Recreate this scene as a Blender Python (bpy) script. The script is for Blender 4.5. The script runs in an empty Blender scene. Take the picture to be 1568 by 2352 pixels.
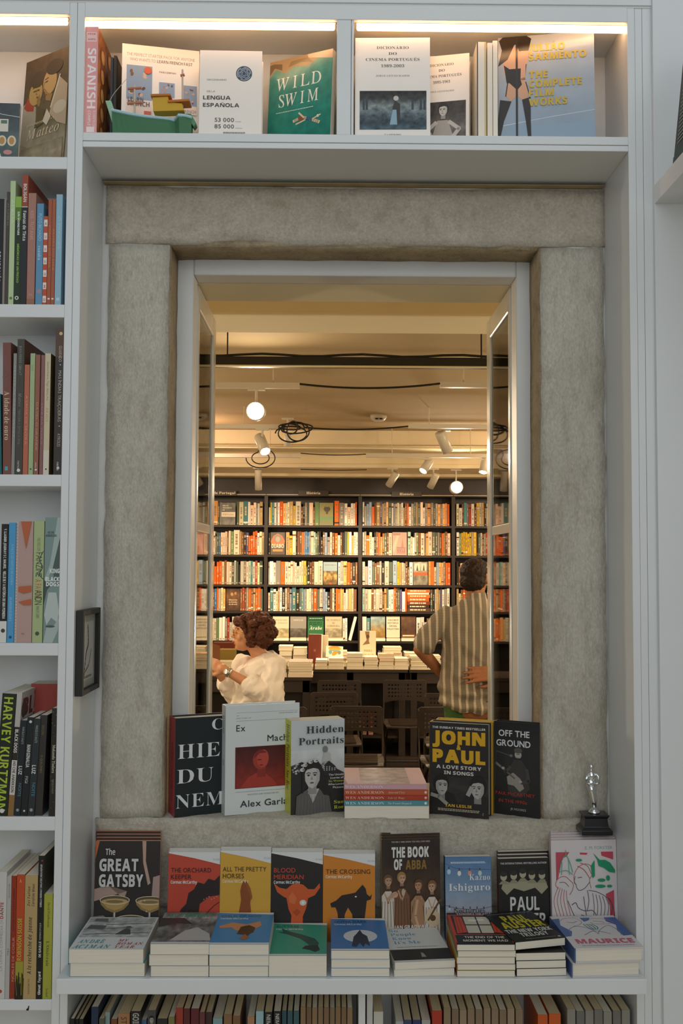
import bpy, bmesh, math, random
from mathutils import Vector, Matrix, noise

rnd = random.Random(7)
SC = bpy.context.scene
COL = SC.collection
rad = math.radians

# ------------------------------------------------------------------ camera
F_PX = 2300.0
CAM = Vector((-0.05, -2.1594, 1.80))
YAW, PIT, ROL = rad(.56), rad(2.84), rad(.26)
_f = Vector((math.sin(YAW) * math.cos(PIT), math.cos(YAW) * math.cos(PIT), math.sin(PIT)))
_r = Vector((math.cos(YAW), -math.sin(YAW), 0))
_u = _r.cross(_f)
C_R = _r * math.cos(ROL) + _u * math.sin(ROL)
C_U = _u * math.cos(ROL) - _r * math.sin(ROL)
C_F = _f
cam = bpy.data.cameras.new('camera')
cam.sensor_fit = 'VERTICAL'
cam.sensor_height = 36.0
cam.sensor_width = 24.0
cam.lens = F_PX / 2352 * 36.0
cam.clip_start = .05
cam_o = bpy.data.objects.new('camera', cam)
COL.objects.link(cam_o)
_m = Matrix((C_R, C_U, -C_F)).transposed().to_4x4()
_m.translation = CAM
cam_o.matrix_world = _m
SC.camera = cam_o

# ------------------------------------------------------------------ exposure, world, daylight
SC.view_settings.view_transform = 'Standard'
SC.view_settings.look = 'None'
SC.view_settings.gamma = 1.0
SC.view_settings.use_curve_mapping = False
SC.view_settings.exposure = 0.0
SC.cycles.max_bounces = 10
SC.cycles.diffuse_bounces = 5
SC.cycles.transparent_max_bounces = 12
SC.cycles.sample_clamp_indirect = 4.0
SC.cycles.use_denoising = True
w = bpy.data.worlds.new('world')
SC.world = w
w.use_nodes = True
w.node_tree.nodes['Background'].inputs[0].default_value = (.93, .97, 1.0, 1)
w.node_tree.nodes['Background'].inputs[1].default_value = .19


def lamp(name, kind, loc, energy, color, target=None, **kw):
    d = bpy.data.lights.new(name, kind)
    d.energy = energy
    d.color = color
    for k, v in kw.items():
        setattr(d, k, v)
    o = bpy.data.objects.new(name, d)
    COL.objects.link(o)
    o.location = loc
    if target is not None:
        o.rotation_euler = (Vector(target) - Vector(loc)).to_track_quat('-Z', 'Y').to_euler()
    return o


# daylight from the glazed roof of the front room, behind and above the photographer
lamp('skylight', 'AREA', (.2, -2.5, 4.25), 30, (.90, .96, 1.0), (0, -.2, 1.6), shape='RECTANGLE', size=4.5, size_y=3.0)
# added frontal fill from across the room, brightening the recess round the window
lamp('front_fill', 'AREA', (.1, -4.9, 2.75), 53, (.93, .97, 1.0), (0, 0, 1.9), shape='RECTANGLE', size=4.0, size_y=2.2)


# ------------------------------------------------------------------ pixel helpers
def at(px, py, Y):
    d = C_R * ((px - 784) / F_PX) + C_U * ((1176 - py) / F_PX) + C_F
    return CAM + d * ((Y - CAM.y) / d.y)


def at_z(px, py, Z):
    d = C_R * ((px - 784) / F_PX) + C_U * ((1176 - py) / F_PX) + C_F
    return CAM + d * ((Z - CAM.z) / d.z)


def pix(P):
    d = Vector(P) - CAM
    k = d.dot(C_F)
    return 784 + F_PX * d.dot(C_R) / k, 1176 - F_PX * d.dot(C_U) / k


def solve(f, lo, hi):
    a = f(lo)
    for _ in range(50):
        m = (lo + hi) / 2
        b = f(m)
        if (b > 0) == (a > 0):
            lo = m
        else:
            hi = m
    return (lo + hi) / 2


# ------------------------------------------------------------------ colour and materials
def lin(c):
    if isinstance(c, str):
        c = c.lstrip('#')
        if len(c) == 3:
            c = ''.join(x * 2 for x in c)
        c = [int(c[i:i + 2], 16) / 255 for i in (0, 2, 4)]
        return tuple(x / 12.92 if x <= .04045 else ((x + .055) / 1.055) ** 2.4 for x in c)
    return tuple(c[:3])


def mat(name, color=(.8, .8, .8), rough=.5, metal=0., spec=.5, attr=False, noise_s=0, noise_a=0., bump=0., bump_s=40, emit=None, coat=0.):
    m = bpy.data.materials.new(name)
    m.use_nodes = True
    nt = m.node_tree
    b = nt.nodes['Principled BSDF']
    b.inputs['Roughness'].default_value = rough
    b.inputs['Metallic'].default_value = metal
    b.inputs['Specular IOR Level'].default_value = spec
    b.inputs['Coat Weight'].default_value = coat
    b.inputs['Base Color'].default_value = (*lin(color), 1)
    src = None
    tc = nt.nodes.new('ShaderNodeTexCoord')
    if attr:
        a = nt.nodes.new('ShaderNodeAttribute')
        a.attribute_name = 'Col'
        src = a.outputs['Color']
    if noise_a:
        n = nt.nodes.new('ShaderNodeTexNoise')
        n.inputs['Scale'].default_value = noise_s
        n.inputs['Detail'].default_value = 6
        nt.links.new(tc.outputs['Object'], n.inputs['Vector'])
        r = nt.nodes.new('ShaderNodeMapRange')
        r.inputs[1].default_value = .3
        r.inputs[2].default_value = .7
        r.inputs[3].default_value = 1 - noise_a
        r.inputs[4].default_value = 1 + noise_a * .5
        nt.links.new(n.outputs['Fac'], r.inputs[0])
        x = nt.nodes.new('ShaderNodeVectorMath')
        x.operation = 'SCALE'
        if src:
            nt.links.new(src, x.inputs[0])
        else:
            x.inputs[0].default_value = lin(color)
        nt.links.new(r.outputs[0], x.inputs['Scale'])
        src = x.outputs[0]
    if src:
        nt.links.new(src, b.inputs['Base Color'])
    if bump:
        n = nt.nodes.new('ShaderNodeTexNoise')
        n.inputs['Scale'].default_value = bump_s
        n.inputs['Detail'].default_value = 8
        nt.links.new(tc.outputs['Object'], n.inputs['Vector'])
        bp = nt.nodes.new('ShaderNodeBump')
        bp.inputs['Strength'].default_value = bump
        bp.inputs['Distance'].default_value = .01
        nt.links.new(n.outputs['Fac'], bp.inputs['Height'])
        nt.links.new(bp.outputs[0], b.inputs['Normal'])
    if emit:
        b.inputs['Emission Color'].default_value = (*lin(emit[0]), 1)
        b.inputs['Emission Strength'].default_value = emit[1]
    return m


def stone_mat(name, c1, c2, c3, bump, seed=0, streak=(1, 1, 1)):
    m = bpy.data.materials.new(name)
    m.use_nodes = True
    nt = m.node_tree
    b = nt.nodes['Principled BSDF']
    b.inputs['Roughness'].default_value = .85
    b.inputs['Specular IOR Level'].default_value = .25
    tc = nt.nodes.new('ShaderNodeTexCoord')
    mp = nt.nodes.new('ShaderNodeMapping')
    mp.inputs['Location'].default_value = (seed * 1.7, seed * .9, seed * 2.3)
    mp.inputs['Scale'].default_value = streak
    nt.links.new(tc.outputs['Object'], mp.inputs['Vector'])

    def nz(scale, detail, rough=.6):
        n = nt.nodes.new('ShaderNodeTexNoise')
        n.inputs['Scale'].default_value = scale
        n.inputs['Detail'].default_value = detail
        n.inputs['Roughness'].default_value = rough
        nt.links.new(mp.outputs[0], n.inputs['Vector'])
        return n
    big, fine, mid = nz(5, 8, .65), nz(160, 6, .75), nz(26, 10, .7)
    r1 = nt.nodes.new('ShaderNodeValToRGB')
    r1.color_ramp.elements[0].position = .34
    r1.color_ramp.elements[0].color = (*lin(c1), 1)
    r1.color_ramp.elements[1].position = .64
    r1.color_ramp.elements[1].color = (*lin(c2), 1)
    nt.links.new(big.outputs['Fac'], r1.inputs[0])
    r2 = nt.nodes.new('ShaderNodeValToRGB')
    r2.color_ramp.elements[0].position = .36
    r2.color_ramp.elements[0].color = (*lin(c3), 1)
    r2.color_ramp.elements[1].position = .50
    r2.color_ramp.elements[1].color = (1, 1, 1, 1)
    nt.links.new(mid.outputs['Fac'], r2.inputs[0])
    mx = nt.nodes.new('ShaderNodeMix')
    mx.data_type = 'RGBA'
    mx.blend_type = 'MULTIPLY'
    mx.inputs[0].default_value = .32
    nt.links.new(r1.outputs[0], mx.inputs[6])
    nt.links.new(r2.outputs[0], mx.inputs[7])
    r3 = nt.nodes.new('ShaderNodeMapRange')
    r3.inputs[1].default_value = .3
    r3.inputs[2].default_value = .7
    r3.inputs[3].default_value = .78
    r3.inputs[4].default_value = 1.15
    nt.links.new(fine.outputs['Fac'], r3.inputs[0])
    sc = nt.nodes.new('ShaderNodeVectorMath')
    sc.operation = 'SCALE'
    nt.links.new(mx.outputs[2], sc.inputs[0])
    nt.links.new(r3.outputs[0], sc.inputs['Scale'])
    nt.links.new(sc.outputs[0], b.inputs['Base Color'])
    ad = nt.nodes.new('ShaderNodeMath')
    ad.operation = 'MULTIPLY_ADD'
    ad.inputs[1].default_value = .5
    nt.links.new(fine.outputs['Fac'], ad.inputs[0])
    nt.links.new(mid.outputs['Fac'], ad.inputs[2])
    bp = nt.nodes.new('ShaderNodeBump')
    bp.inputs['Strength'].default_value = bump
    bp.inputs['Distance'].default_value = .008
    nt.links.new(ad.outputs[0], bp.inputs['Height'])
    nt.links.new(bp.outputs[0], b.inputs['Normal'])
    return m


def page_mat(name, color):
    m = mat(name, color, .9, spec=.2)
    nt = m.node_tree
    b = nt.nodes['Principled BSDF']
    tc = nt.nodes.new('ShaderNodeTexCoord')
    mp = nt.nodes.new('ShaderNodeMapping')
    mp.inputs['Scale'].default_value = (6, 900, 6)
    n = nt.nodes.new('ShaderNodeTexNoise')
    n.inputs['Scale'].default_value = 1.0
    n.inputs['Detail'].default_value = 2
    r = nt.nodes.new('ShaderNodeMapRange')
    r.inputs[3].default_value = .78
    r.inputs[4].default_value = 1.12
    x = nt.nodes.new('ShaderNodeVectorMath')
    x.operation = 'SCALE'
    x.inputs[0].default_value = lin(color)
    nt.links.new(tc.outputs['Object'], mp.inputs[0])
    nt.links.new(mp.outputs[0], n.inputs['Vector'])
    nt.links.new(n.outputs['Fac'], r.inputs[0])
    nt.links.new(r.outputs[0], x.inputs['Scale'])
    nt.links.new(x.outputs[0], b.inputs['Base Color'])
    return m


def glass_mat(name, ior=1.5):
    m = bpy.data.materials.new(name)
    m.use_nodes = True
    nt = m.node_tree
    nt.nodes.remove(nt.nodes['Principled BSDF'])
    out = nt.nodes['Material Output']
    tr = nt.nodes.new('ShaderNodeBsdfTransparent')
    tr.inputs[0].default_value = (.93, .95, .93, 1)
    gl = nt.nodes.new('ShaderNodeBsdfGlossy')
    gl.inputs['Roughness'].default_value = .02
    fr = nt.nodes.new('ShaderNodeFresnel')
    fr.inputs[0].default_value = ior
    mx = nt.nodes.new('ShaderNodeMixShader')
    nt.links.new(fr.outputs[0], mx.inputs[0])
    nt.links.new(tr.outputs[0], mx.inputs[1])
    nt.links.new(gl.outputs[0], mx.inputs[2])
    nt.links.new(mx.outputs[0], out.inputs['Surface'])
    return m


PRINT = mat('printed_card', attr=True, rough=.45, spec=.4)
GLOSS = mat('glossy_print', attr=True, rough=.22, spec=.5)
MATTE = mat('matte_colour', attr=True, rough=.7, spec=.3)
PAGES = page_mat('page_edges', '#e6dfcd')
PAGES_W = page_mat('white_page_edges', '#f0efea')
PAGES_T = page_mat('tanned_page_edges', '#d8c7a2')
WHITE = mat('white_melamine', '#dde0e0', .32, spec=.5, noise_s=3, noise_a=.03)
WHITE_PAINT = mat('white_wall_paint', '#d9d9d5', .7, noise_s=6, noise_a=.05, bump=.15, bump_s=60)
WINDOW_PAINT = mat('white_window_paint', '#d5d6d3', .42, spec=.5, noise_s=5, noise_a=.04, bump=.08, bump_s=40)
LEAF_PAINT = mat('gloss_white_paint', '#d2d0c6', .16, spec=.6)
STONE = stone_mat('worn_limestone', '#c9c0ad', '#dcd3c3', '#b0a898', .9, 1)
STONE_B = stone_mat('worn_limestone_upright', '#c6bfae', '#dcd6c7', '#b4ad9f', .9, 2, (1.4, 1.4, .6))
STONE_S = stone_mat('rough_sill_limestone', '#c9c1ae', '#ddd6c4', '#b3aa96', 1.0, 5)
STONE_R = stone_mat('brown_reveal_limestone', '#a39074', '#bfae8f', '#93826a', .8, 7)
DARK_WOOD = mat('dark_shelving', '#2a2018', .5, noise_s=12, noise_a=.2)
TABLE_WOOD = mat('dark_brown_table', '#30241a', .55, noise_s=8, noise_a=.2)
CEIL = mat('dimmed_ceiling_paint', '#b09a72', .85, noise_s=2, noise_a=.06, bump=.1, bump_s=20)  # the ceiling's dimness is put into this darker ochre
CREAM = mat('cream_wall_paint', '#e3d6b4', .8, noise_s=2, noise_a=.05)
FLOORW = mat('dark_floor_boards', '#241a12', .5, noise_s=5, noise_a=.25)
FLOORF = mat('pale_floor_boards', '#e2cfae', .6, noise_s=4, noise_a=.1)
BLACK_PLASTIC = mat('black_plastic', '#15140f', .5)
METAL_WHITE = mat('white_lamp_metal', '#cfc8b8', .35, spec=.5)
CHAIR_M = mat('brown_black_plastic', '#2d2118', .45, spec=.5)
CHAIR_L = mat('dark_steel_tube', '#2b241d', .4, metal=.6)
GLASS = glass_mat('window_glass')
CHROME = mat('chrome', '#e8ebea', .08, metal=1.)
SILVER = mat('aluminium', '#c9c9c6', .35, metal=.9)
SKIN_W = mat('skin_light', '#c98f68', .5, noise_s=30, noise_a=.05)
SKIN_M = mat('skin_tanned', '#9a6340', .5, noise_s=30, noise_a=.06)


# ------------------------------------------------------------------ mesh builder
class MB:
    def __init__(self):
        self.v, self.f, self.c = [], [], []

    def poly(self, pts, c='#fff'):
        n = len(self.v)
        self.v += [tuple(p) for p in pts]
        self.f.append(tuple(range(n, n + len(pts))))
        self.c.append(lin(c))

    def mesh(self, vs, fs, c='#fff'):
        n = len(self.v)
        self.v += [tuple(p) for p in vs]
        c = lin(c)
        for f in fs:
            self.f.append(tuple(i + n for i in f))
            self.c.append(c)

    def box(self, x0, x1, y0, y1, z0, z1, c='#fff', M=None):
        vs = [Vector((x, y, z)) for z in (z0, z1) for y in (y0, y1) for x in (x0, x1)]
        if M is not None:
            vs = [M @ p for p in vs]
        self.mesh(vs, [(0, 2, 3, 1), (4, 5, 7, 6), (0, 1, 5, 4), (2, 6, 7, 3), (0, 4, 6, 2), (1, 3, 7, 5)], c)
        return self

    def prism(self, a, b, c='#fff'):
        """two equal outlines (3d), joined by side faces and capped"""
        n = len(a)
        vs = list(a) + list(b)
        fs = [tuple(range(n))[::-1], tuple(range(n, 2 * n))]
        fs += [(i, (i + 1) % n, n + (i + 1) % n, n + i) for i in range(n)]
        self.mesh(vs, fs, c)
        return self

    def rings(self, rs, c='#fff', caps=True):
        n = len(rs[0])
        vs = [p for r in rs for p in r]
        fs = []
        for k in range(len(rs) - 1):
            for i in range(n):
                j = (i + 1) % n
                fs.append((k * n + i, k * n + j, (k + 1) * n + j, (k + 1) * n + i))
        if caps:
            fs.append(tuple(range(n))[::-1])
            fs.append(tuple(range((len(rs) - 1) * n, len(rs) * n)))
        self.mesh(vs, fs, c)
        return self

    def tube(self, pts, r, c='#fff', n=8):
        pts = [Vector(p) for p in pts]
        rs = []
        up = Vector((.13, .31, .94))
        for i, p in enumerate(pts):
            d = (pts[min(i + 1, len(pts) - 1)] - pts[max(i - 1, 0)]).normalized()
            a = d.cross(up)
            if a.length < .05:
                a = d.cross(Vector((1, 0, 0)))
            a.normalize()
            b = d.cross(a).normalized()
            q = r[i] if isinstance(r, (list, tuple)) else r
            rs.append([p + (a * math.cos(t) + b * math.sin(t)) * q for t in [2 * math.pi * k / n for k in range(n)]])
        return self.rings(rs, c)

    def lathe(self, prof, o=(0, 0, 0), c='#fff', n=24, M=None):
        o = Vector(o)
        rs = [[o + Vector((r * math.cos(2 * math.pi * k / n), r * math.sin(2 * math.pi * k / n), z)) for k in range(n)] for r, z in prof]
        if M is not None:
            rs = [[M @ p for p in r] for r in rs]
        return self.rings(rs, c)

    def ball(self, o, r, c='#fff', nu=12, nv=8, M=None):
        o = Vector(o)
        r = (r, r, r) if not isinstance(r, (tuple, list)) else r
        rs = []
        for j in range(nv + 1):
            t = math.pi * (j + .02) / (nv + .04)
            rs.append([Vector((r[0] * math.sin(t) * math.cos(2 * math.pi * k / nu), r[1] * math.sin(t) * math.sin(2 * math.pi * k / nu), -r[2] * math.cos(t))) for k in range(nu)])
        if M is not None:
            rs = [[M @ p for p in q] for q in rs]
        return self.rings([[o + p for p in q] for q in rs], c)

    def data(self, name, m, smooth=False):
        me = bpy.data.meshes.new(name)
        me.from_pydata(self.v, [], self.f)
        a = me.color_attributes.new('Col', 'FLOAT_COLOR', 'CORNER')
        buf = []
        for f, c in zip(self.f, self.c):
            if isinstance(c, list):
                for q in c:
                    buf += [q[0], q[1], q[2], 1.0]
            else:
                buf += [c[0], c[1], c[2], 1.0] * len(f)
        if len(buf) == len(a.data) * 4:
            a.data.foreach_set('color', buf)
        me.materials.append(m)
        if smooth:
            me.polygons.foreach_set('use_smooth', [True] * len(me.polygons))
        me.update()
        return me

    def build(self, name, m, parent=None, smooth=False, label=None, bevel=0):
        o = bpy.data.objects.new(name, self.data(name, m, smooth))
        COL.objects.link(o)
        if parent is not None:
            o.parent = parent
        if label:
            o['label'] = label
        if bevel:
            b = o.modifiers.new('bevel', 'BEVEL')
            b.width = bevel
            b.segments = 2
            b.limit_method = 'ANGLE'
        return o


def thing(name, label, cat, loc=(0, 0, 0), M=None, group=None):
    o = bpy.data.objects.new(name, None)
    COL.objects.link(o)
    o.empty_display_size = .05
    if M is not None:
        o.matrix_world = M
    else:
        o.location = loc
    o['label'] = label
    o['category'] = cat
    if group:
        o['group'] = group
    return o


def tag(o, label, cat, group=None, kind=None):
    o['label'] = label
    o['category'] = cat
    if group:
        o['group'] = group
    if kind:
        o['kind'] = kind
    return o


def struct(o):
    o['kind'] = 'structure'
    return o


def T(x, y=None, z=None):
    return Matrix.Translation(Vector((x, y, z)) if y is not None else Vector(x))


def RX(a):
    return Matrix.Rotation(a, 4, 'X')


def RY(a):
    return Matrix.Rotation(a, 4, 'Y')


def RZ(a):
    return Matrix.Rotation(a, 4, 'Z')


# ------------------------------------------------------------------ lettering
_fc = bpy.data.curves.new('lettering', 'FONT')
_fc.resolution_u = 3
_fo = bpy.data.objects.new('lettering', _fc)
ALPH = {'serif': (0x1D41A, 0x1D400, 0x1D7CE), 'italic': (0x1D44E, 0x1D434, None), 'bolditalic': (0x1D482, 0x1D468, None),
        'script': (0x1D4EA, 0x1D4D0, None), 'bold': (0x1D5EE, 0x1D5D4, 0x1D7EC), 'mono': (0x1D68A, 0x1D670, 0x1D7F6),
        'slant': (0x1D656, 0x1D63C, 0x1D7EC)}
ACC = {'Á': 'A/', 'á': 'a/', 'É': 'E/', 'é': 'e/', 'Í': 'I/', 'í': 'i/', 'Ó': 'O/', 'ó': 'o/', 'Ê': 'E^', 'ê': 'e^', 'Ã': 'A~', 'ã': 'a~', 'Ñ': 'N~', 'À': 'A\\', 'à': 'a\\', 'Ü': 'U"'}
_gl = {}


def glyph(ch, style, off):
    k = (ch, style, off)
    if k in _gl:
        return _gl[k]
    s = ch
    if style in ALPH:
        a, A, d = ALPH[style]
        if 'a' <= ch <= 'z':
            s = chr(a + ord(ch) - 97)
            if style == 'italic' and ch == 'h':
                s = '\u210e'
        elif 'A' <= ch <= 'Z':
            s = chr(A + ord(ch) - 65)
        elif '0' <= ch <= '9' and d:
            s = chr(d + ord(ch) - 48)
    _fc.body = s
    _fc.offset = min(off, 0)
    me = _fo.to_mesh()
    vs = [(v.co.x, v.co.y) for v in me.vertices]
    fs = [tuple(p.vertices) for p in me.polygons]
    _fo.to_mesh_clear()
    if vs:
        x0, x1 = min(p[0] for p in vs), max(p[0] for p in vs)
        vs = [(p[0] - x0, p[1]) for p in vs]
        wd = x1 - x0
        if off > 0:                      # bolder: the letter struck several times, a little apart
            n, V2, F2 = len(vs), [], []
            for q, (a, b) in enumerate(((-.8, -.8), (.8, .8), (-.8, .8), (.8, -.8))):
                F2 += [tuple(i + len(V2) for i in f) for f in fs]
                V2 += [(p[0] + (a + 1) * off, p[1] + b * off, q) for p in vs]
            vs, fs = V2, F2
            wd += 2 * off
    else:
        wd = .22
    _gl[k] = (vs, fs, wd)
    return _gl[k]


def set_text(s, style='plain', gap=.09, off=0., shear=0.):
    """laid-out text: vertices, faces, width, for a font size of one (capitals about .69 high)"""
    x, V, Fs = 0., [], []
    for ch in s:
        acc = None
        if ch in ACC and style in ALPH:
            ch, acc = ACC[ch]
        if ch == ' ':
            x += .26
            continue
        vs, fs, wd = glyph(ch, style, off)
        n = len(V)
        V += [(p[0] + x, p[1], p[2] if len(p) > 2 else 0) for p in vs]
        Fs += [tuple(i + n for i in f) for f in fs]
        if acc:
            top = max(p[1] for p in vs) + .05
            cx = x + wd / 2
            n = len(V)
            if acc in '/\\':
                q = 1 if acc == '/' else -1
                V += [(cx - .07 * q, top, 0), (cx + .02 * q, top, 0), (cx + .14 * q, top + .15, 0), (cx + .04 * q, top + .15, 0)]
            else:
                V += [(cx - .17, top + .02, 0), (cx - .12, top, 0), (cx + .17, top + .10, 0), (cx + .12, top + .14, 0)]
            Fs.append((n, n + 1, n + 2, n + 3))
        x += wd + gap
    if shear:
        V = [(p[0] + p[1] * shear, p[1], p[2]) for p in V]
    return V, Fs, max(x - gap, .01)


class Art:
    """draws on a rectangle of a mesh: x and y run 0..1 over it; every stroke lies a hair above the last"""

    def __init__(self, mb, P, w, h, n, eps=.00005):
        self.mb, self.P, self.w, self.h, self.n, self.e, self.k = mb, P, w, h, Vector(n).normalized(), eps, 0

    def up(self):
        self.k += 1
        return self.n * (self.e * self.k)

    def pt(self, x, y, d):
        return self.P(x, y) + d

    def poly(self, pts, c):
        pts = [tuple(p) for p in pts]
        for ax, lim, sg in ((0, 0, 1), (0, 1, -1), (1, 0, 1), (1, 1, -1)):     # nothing is printed past the edges
            if all((p[ax] - lim) * sg >= 0 for p in pts):
                continue
            out = []
            for a, b in zip(pts, pts[1:] + pts[:1]):
                da, db = (a[ax] - lim) * sg, (b[ax] - lim) * sg
                if da >= 0:
                    out.append(a)
                if (da >= 0) != (db >= 0):
                    t = da / (da - db)
                    out.append((a[0] + (b[0] - a[0]) * t, a[1] + (b[1] - a[1]) * t))
            pts = out
            if len(pts) < 3:
                return
        d = self.up()
        self.mb.poly([self.pt(x, y, d) for x, y in pts], c)

    def rect(self, x0, y0, x1, y1, c):
        self.poly([(x0, y0), (x1, y0), (x1, y1), (x0, y1)], c)

    def ell(self, x, y, rx, ry, c, n=20, rot=0, a0=0, a1=360):
        """radii as shares of the width, both"""
        q = []
        full = abs(a1 - a0) >= 360
        for i in range(n if full else n + 1):
            t = rad(a0 + (a1 - a0) * i / n)
            X, Y = rx * math.cos(t), ry * math.sin(t)
            X, Y = X * math.cos(rot) - Y * math.sin(rot), X * math.sin(rot) + Y * math.cos(rot)
            q.append((x + X, y + Y * self.w / self.h))
        self.poly(q, c)

    def line(self, pts, wd, c):
        """a stroke through points; wd as a share of the width"""
        d = self.up()
        asp = self.h / self.w
        q = [Vector((x, y * asp)) for x, y in pts]
        for a, b in zip(q, q[1:]):
            t = b - a
            if t.length < 1e-6:
                continue
            t.normalize()
            nn = Vector((-t.y, t.x)) * wd / 2
            a2, b2 = a - t * wd * .25, b + t * wd * .25
            self.mb.poly([self.pt(p.x, p.y / asp, d) for p in (a2 - nn, b2 - nn, b2 + nn, a2 + nn)], c)

    def curve(self, pts, wd, c, n=5):
        out = []
        P = [pts[0]] + list(pts) + [pts[-1]]
        for i in range(1, len(P) - 2):
            for k in range(n):
                t = k / n
                p0, p1, p2, p3 = P[i - 1], P[i], P[i + 1], P[i + 2]
                out.append(tuple(.5 * (2 * p1[j] + (p2[j] - p0[j]) * t + (2 * p0[j] - 5 * p1[j] + 4 * p2[j] - p3[j]) * t * t + (3 * p1[j] - p0[j] - 3 * p2[j] + p3[j]) * t ** 3) for j in (0, 1)))
        out.append(pts[-1])
        self.line(out, wd, c)

    def text(self, s, x, y, h, c, style='plain', w=None, al='l', rot=0, gap=.09, off=0., shear=0.):
        """capitals h high (a share of the height; of the width when the lines run along the height); w fits the line to a width"""
        V, Fs, W = set_text(s, style, gap, off, shear)
        H = (self.w if rot in (90, -90) else self.h) * h / .69
        L = (self.h if rot in (90, -90) else self.w)
        sx = H if w is None else w * L / W
        a = {'l': 0, 'c': -W / 2, 'r': -W}[al]
        d = self.up()
        r = rad(rot)
        cs, sn = math.cos(r), math.sin(r)
        out = []
        for px, py, lay in V:
            X, Y = (px + a) * sx, py * H
            X, Y = X * cs - Y * sn, X * sn + Y * cs
            out.append(self.pt(x + X / self.w, y + Y / self.h, d + self.n * (self.e * .4 * lay)))
        if off > 0:
            self.k += 2
        self.mb.mesh(out, Fs, c)

    def greek(self, x, y, w, h, c, lines=1, gap=.5, seed=0):
        """small print too fine to read: rows of short dashes"""
        r = random.Random(seed)
        d = self.up()
        for k in range(lines):
            X = x
            yy = y - k * h * (1 + gap)
            while X < x + w * .98:
                l = min((.6 + r.random() * 1.6) * h * self.h / self.w * 1.5, x + w - X)
                self.mb.poly([self.pt(a, b, d) for a, b in ((X, yy), (X + l, yy), (X + l, yy + h), (X, yy + h))], c)
                X += l + h * self.h / self.w * .5

    def photo(self, x0, y0, x1, y1, cols, nx, ny, seed=0, var=.25):
        """a mottled picture field: cols is a list of row colours from bottom to top"""
        r = random.Random(seed)
        d = self.up()
        nx, ny = int(nx * 1.5) + 2, int(ny * 1.5) + 2
        L = [lin(c) for c in cols]
        V, C, Fs = [], [], []
        for j in range(ny + 1):
            g = j / ny * (len(L) - 1)
            a = L[int(g)]
            b = L[min(int(g) + 1, len(L) - 1)]
            for i in range(nx + 1):
                q = 1 + (noise.noise((i * .25 + seed, j * .25, seed * .7)) + noise.noise((i * .6 + seed, j * .6, 9)) * .6 + (r.random() - .5) * .35) * var * 2
                C.append(tuple(max(0, (a[k] + (b[k] - a[k]) * (g - int(g))) * q) for k in range(3)))
                V.append(self.pt(x0 + (x1 - x0) * i / nx, y0 + (y1 - y0) * j / ny, d))
        w_ = nx + 1
        Fs = [(j * w_ + i, j * w_ + i + 1, (j + 1) * w_ + i + 1, (j + 1) * w_ + i) for j in range(ny) for i in range(nx)]
        n = len(self.mb.v)
        self.mb.v += [tuple(p) for p in V]
        for f in Fs:
            self.mb.f.append(tuple(q + n for q in f))
            self.mb.c.append([C[q] for q in f])


# ------------------------------------------------------------------ books
def book(label, M, w, h, t, cover='#ddd', spine=None, back=None, hard=False, pages=None, art=None, sart=None, group=None, gloss=False, edge=None, ribbon=False):
    """spine along x = 0, front cover on y = 0 looking to -y, standing on z = 0"""
    root = thing('book', label, 'book', M=M, group=group)
    ct, ov = (.0024, .0035) if hard else (.0006, .0002)
    mb = MB()
    mb.box(0, w, 0, ct, 0, h, edge or cover)
    mb.box(0, w, t - ct, t, 0, h, back or cover)
    mb.box(-.0002, ct, 0, t, 0, h, spine or cover)
    d = .00003
    A = Art(mb, lambda x, y: Vector((x * w, -d, y * h)), w, h, (0, -1, 0))
    A.rect(0, 0, 1, 1, cover)
    if art:
        art(A)
    if sart:
        S = Art(mb, lambda x, y: Vector((-.00025, t * (1 - x), y * h)), t, h, (-1, 0, 0))
        sart(S)
    mb.build('cover', GLOSS if gloss else PRINT, root)
    pb = MB().box(ct, w - ov, ct, t - ct, ov, h - ov, '#fff')
    pb.build('page_block', pages or PAGES, root)
    if ribbon:
        MB().prism([Vector((.012, t * .5, .004)), Vector((.002, t * .5 - .003, .001)), Vector((-.004, t * .5, -.022)), Vector((-.003, t * .5 + .004, -.022))],
                   [Vector((.012, t * .5 + .005, .004)), Vector((.002, t * .5 + .002, .001)), Vector((-.0045, t * .5 + .001, -.022)), Vector((-.0035, t * .5 + .005, -.022))], '#111').build('ribbon', MATTE, root, label='black ribbon marker hanging from the spine')
    return root


def face_book(label, xl, xr, ytop, Y, zb, yaw=0, lean=0, t=.02, roll=0, **kw):
    """a book shown cover on: left and right edge and top in pixels, at depth Y on a surface at zb"""
    R3 = RZ(rad(yaw)) @ RX(rad(-lean)) @ RY(rad(roll))
    R = R3.to_3x3()
    X = solve(lambda q: pix((q, Y, zb))[0] - xl, -3, 3)
    P0 = Vector((X, Y, zb))
    w = solve(lambda q: pix(P0 + R @ Vector((q, 0, 0)))[0] - xr, .001, 2)
    h = solve(lambda q: pix(P0 + R @ Vector((0, 0, q)))[1] - ytop, .01, 2)
    return book(label, T(P0 + Vector((0, 0, .0004 + t * math.sin(rad(abs(lean)))))) @ R3, w, h, t, **kw)


def spine_book(label, x0, x1, ytop, Y, zb, depth=.15, roll=0, yaw=0, **kw):
    """a book shown spine on, its spine between two pixel columns at its foot"""
    yb = pix((at(x0, 1288, Y).x, Y, zb))[1]
    xa, xb = at(x0, yb, Y).x, at(x1, yb, Y).x
    h = at(x1, ytop, Y).z - zb
    M = T((xb - .0002, Y, zb + .0004)) @ RY(rad(roll)) @ RZ(rad(90 + yaw))
    return book(label, M, depth, h, xb - xa - .0004, **kw)


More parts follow.
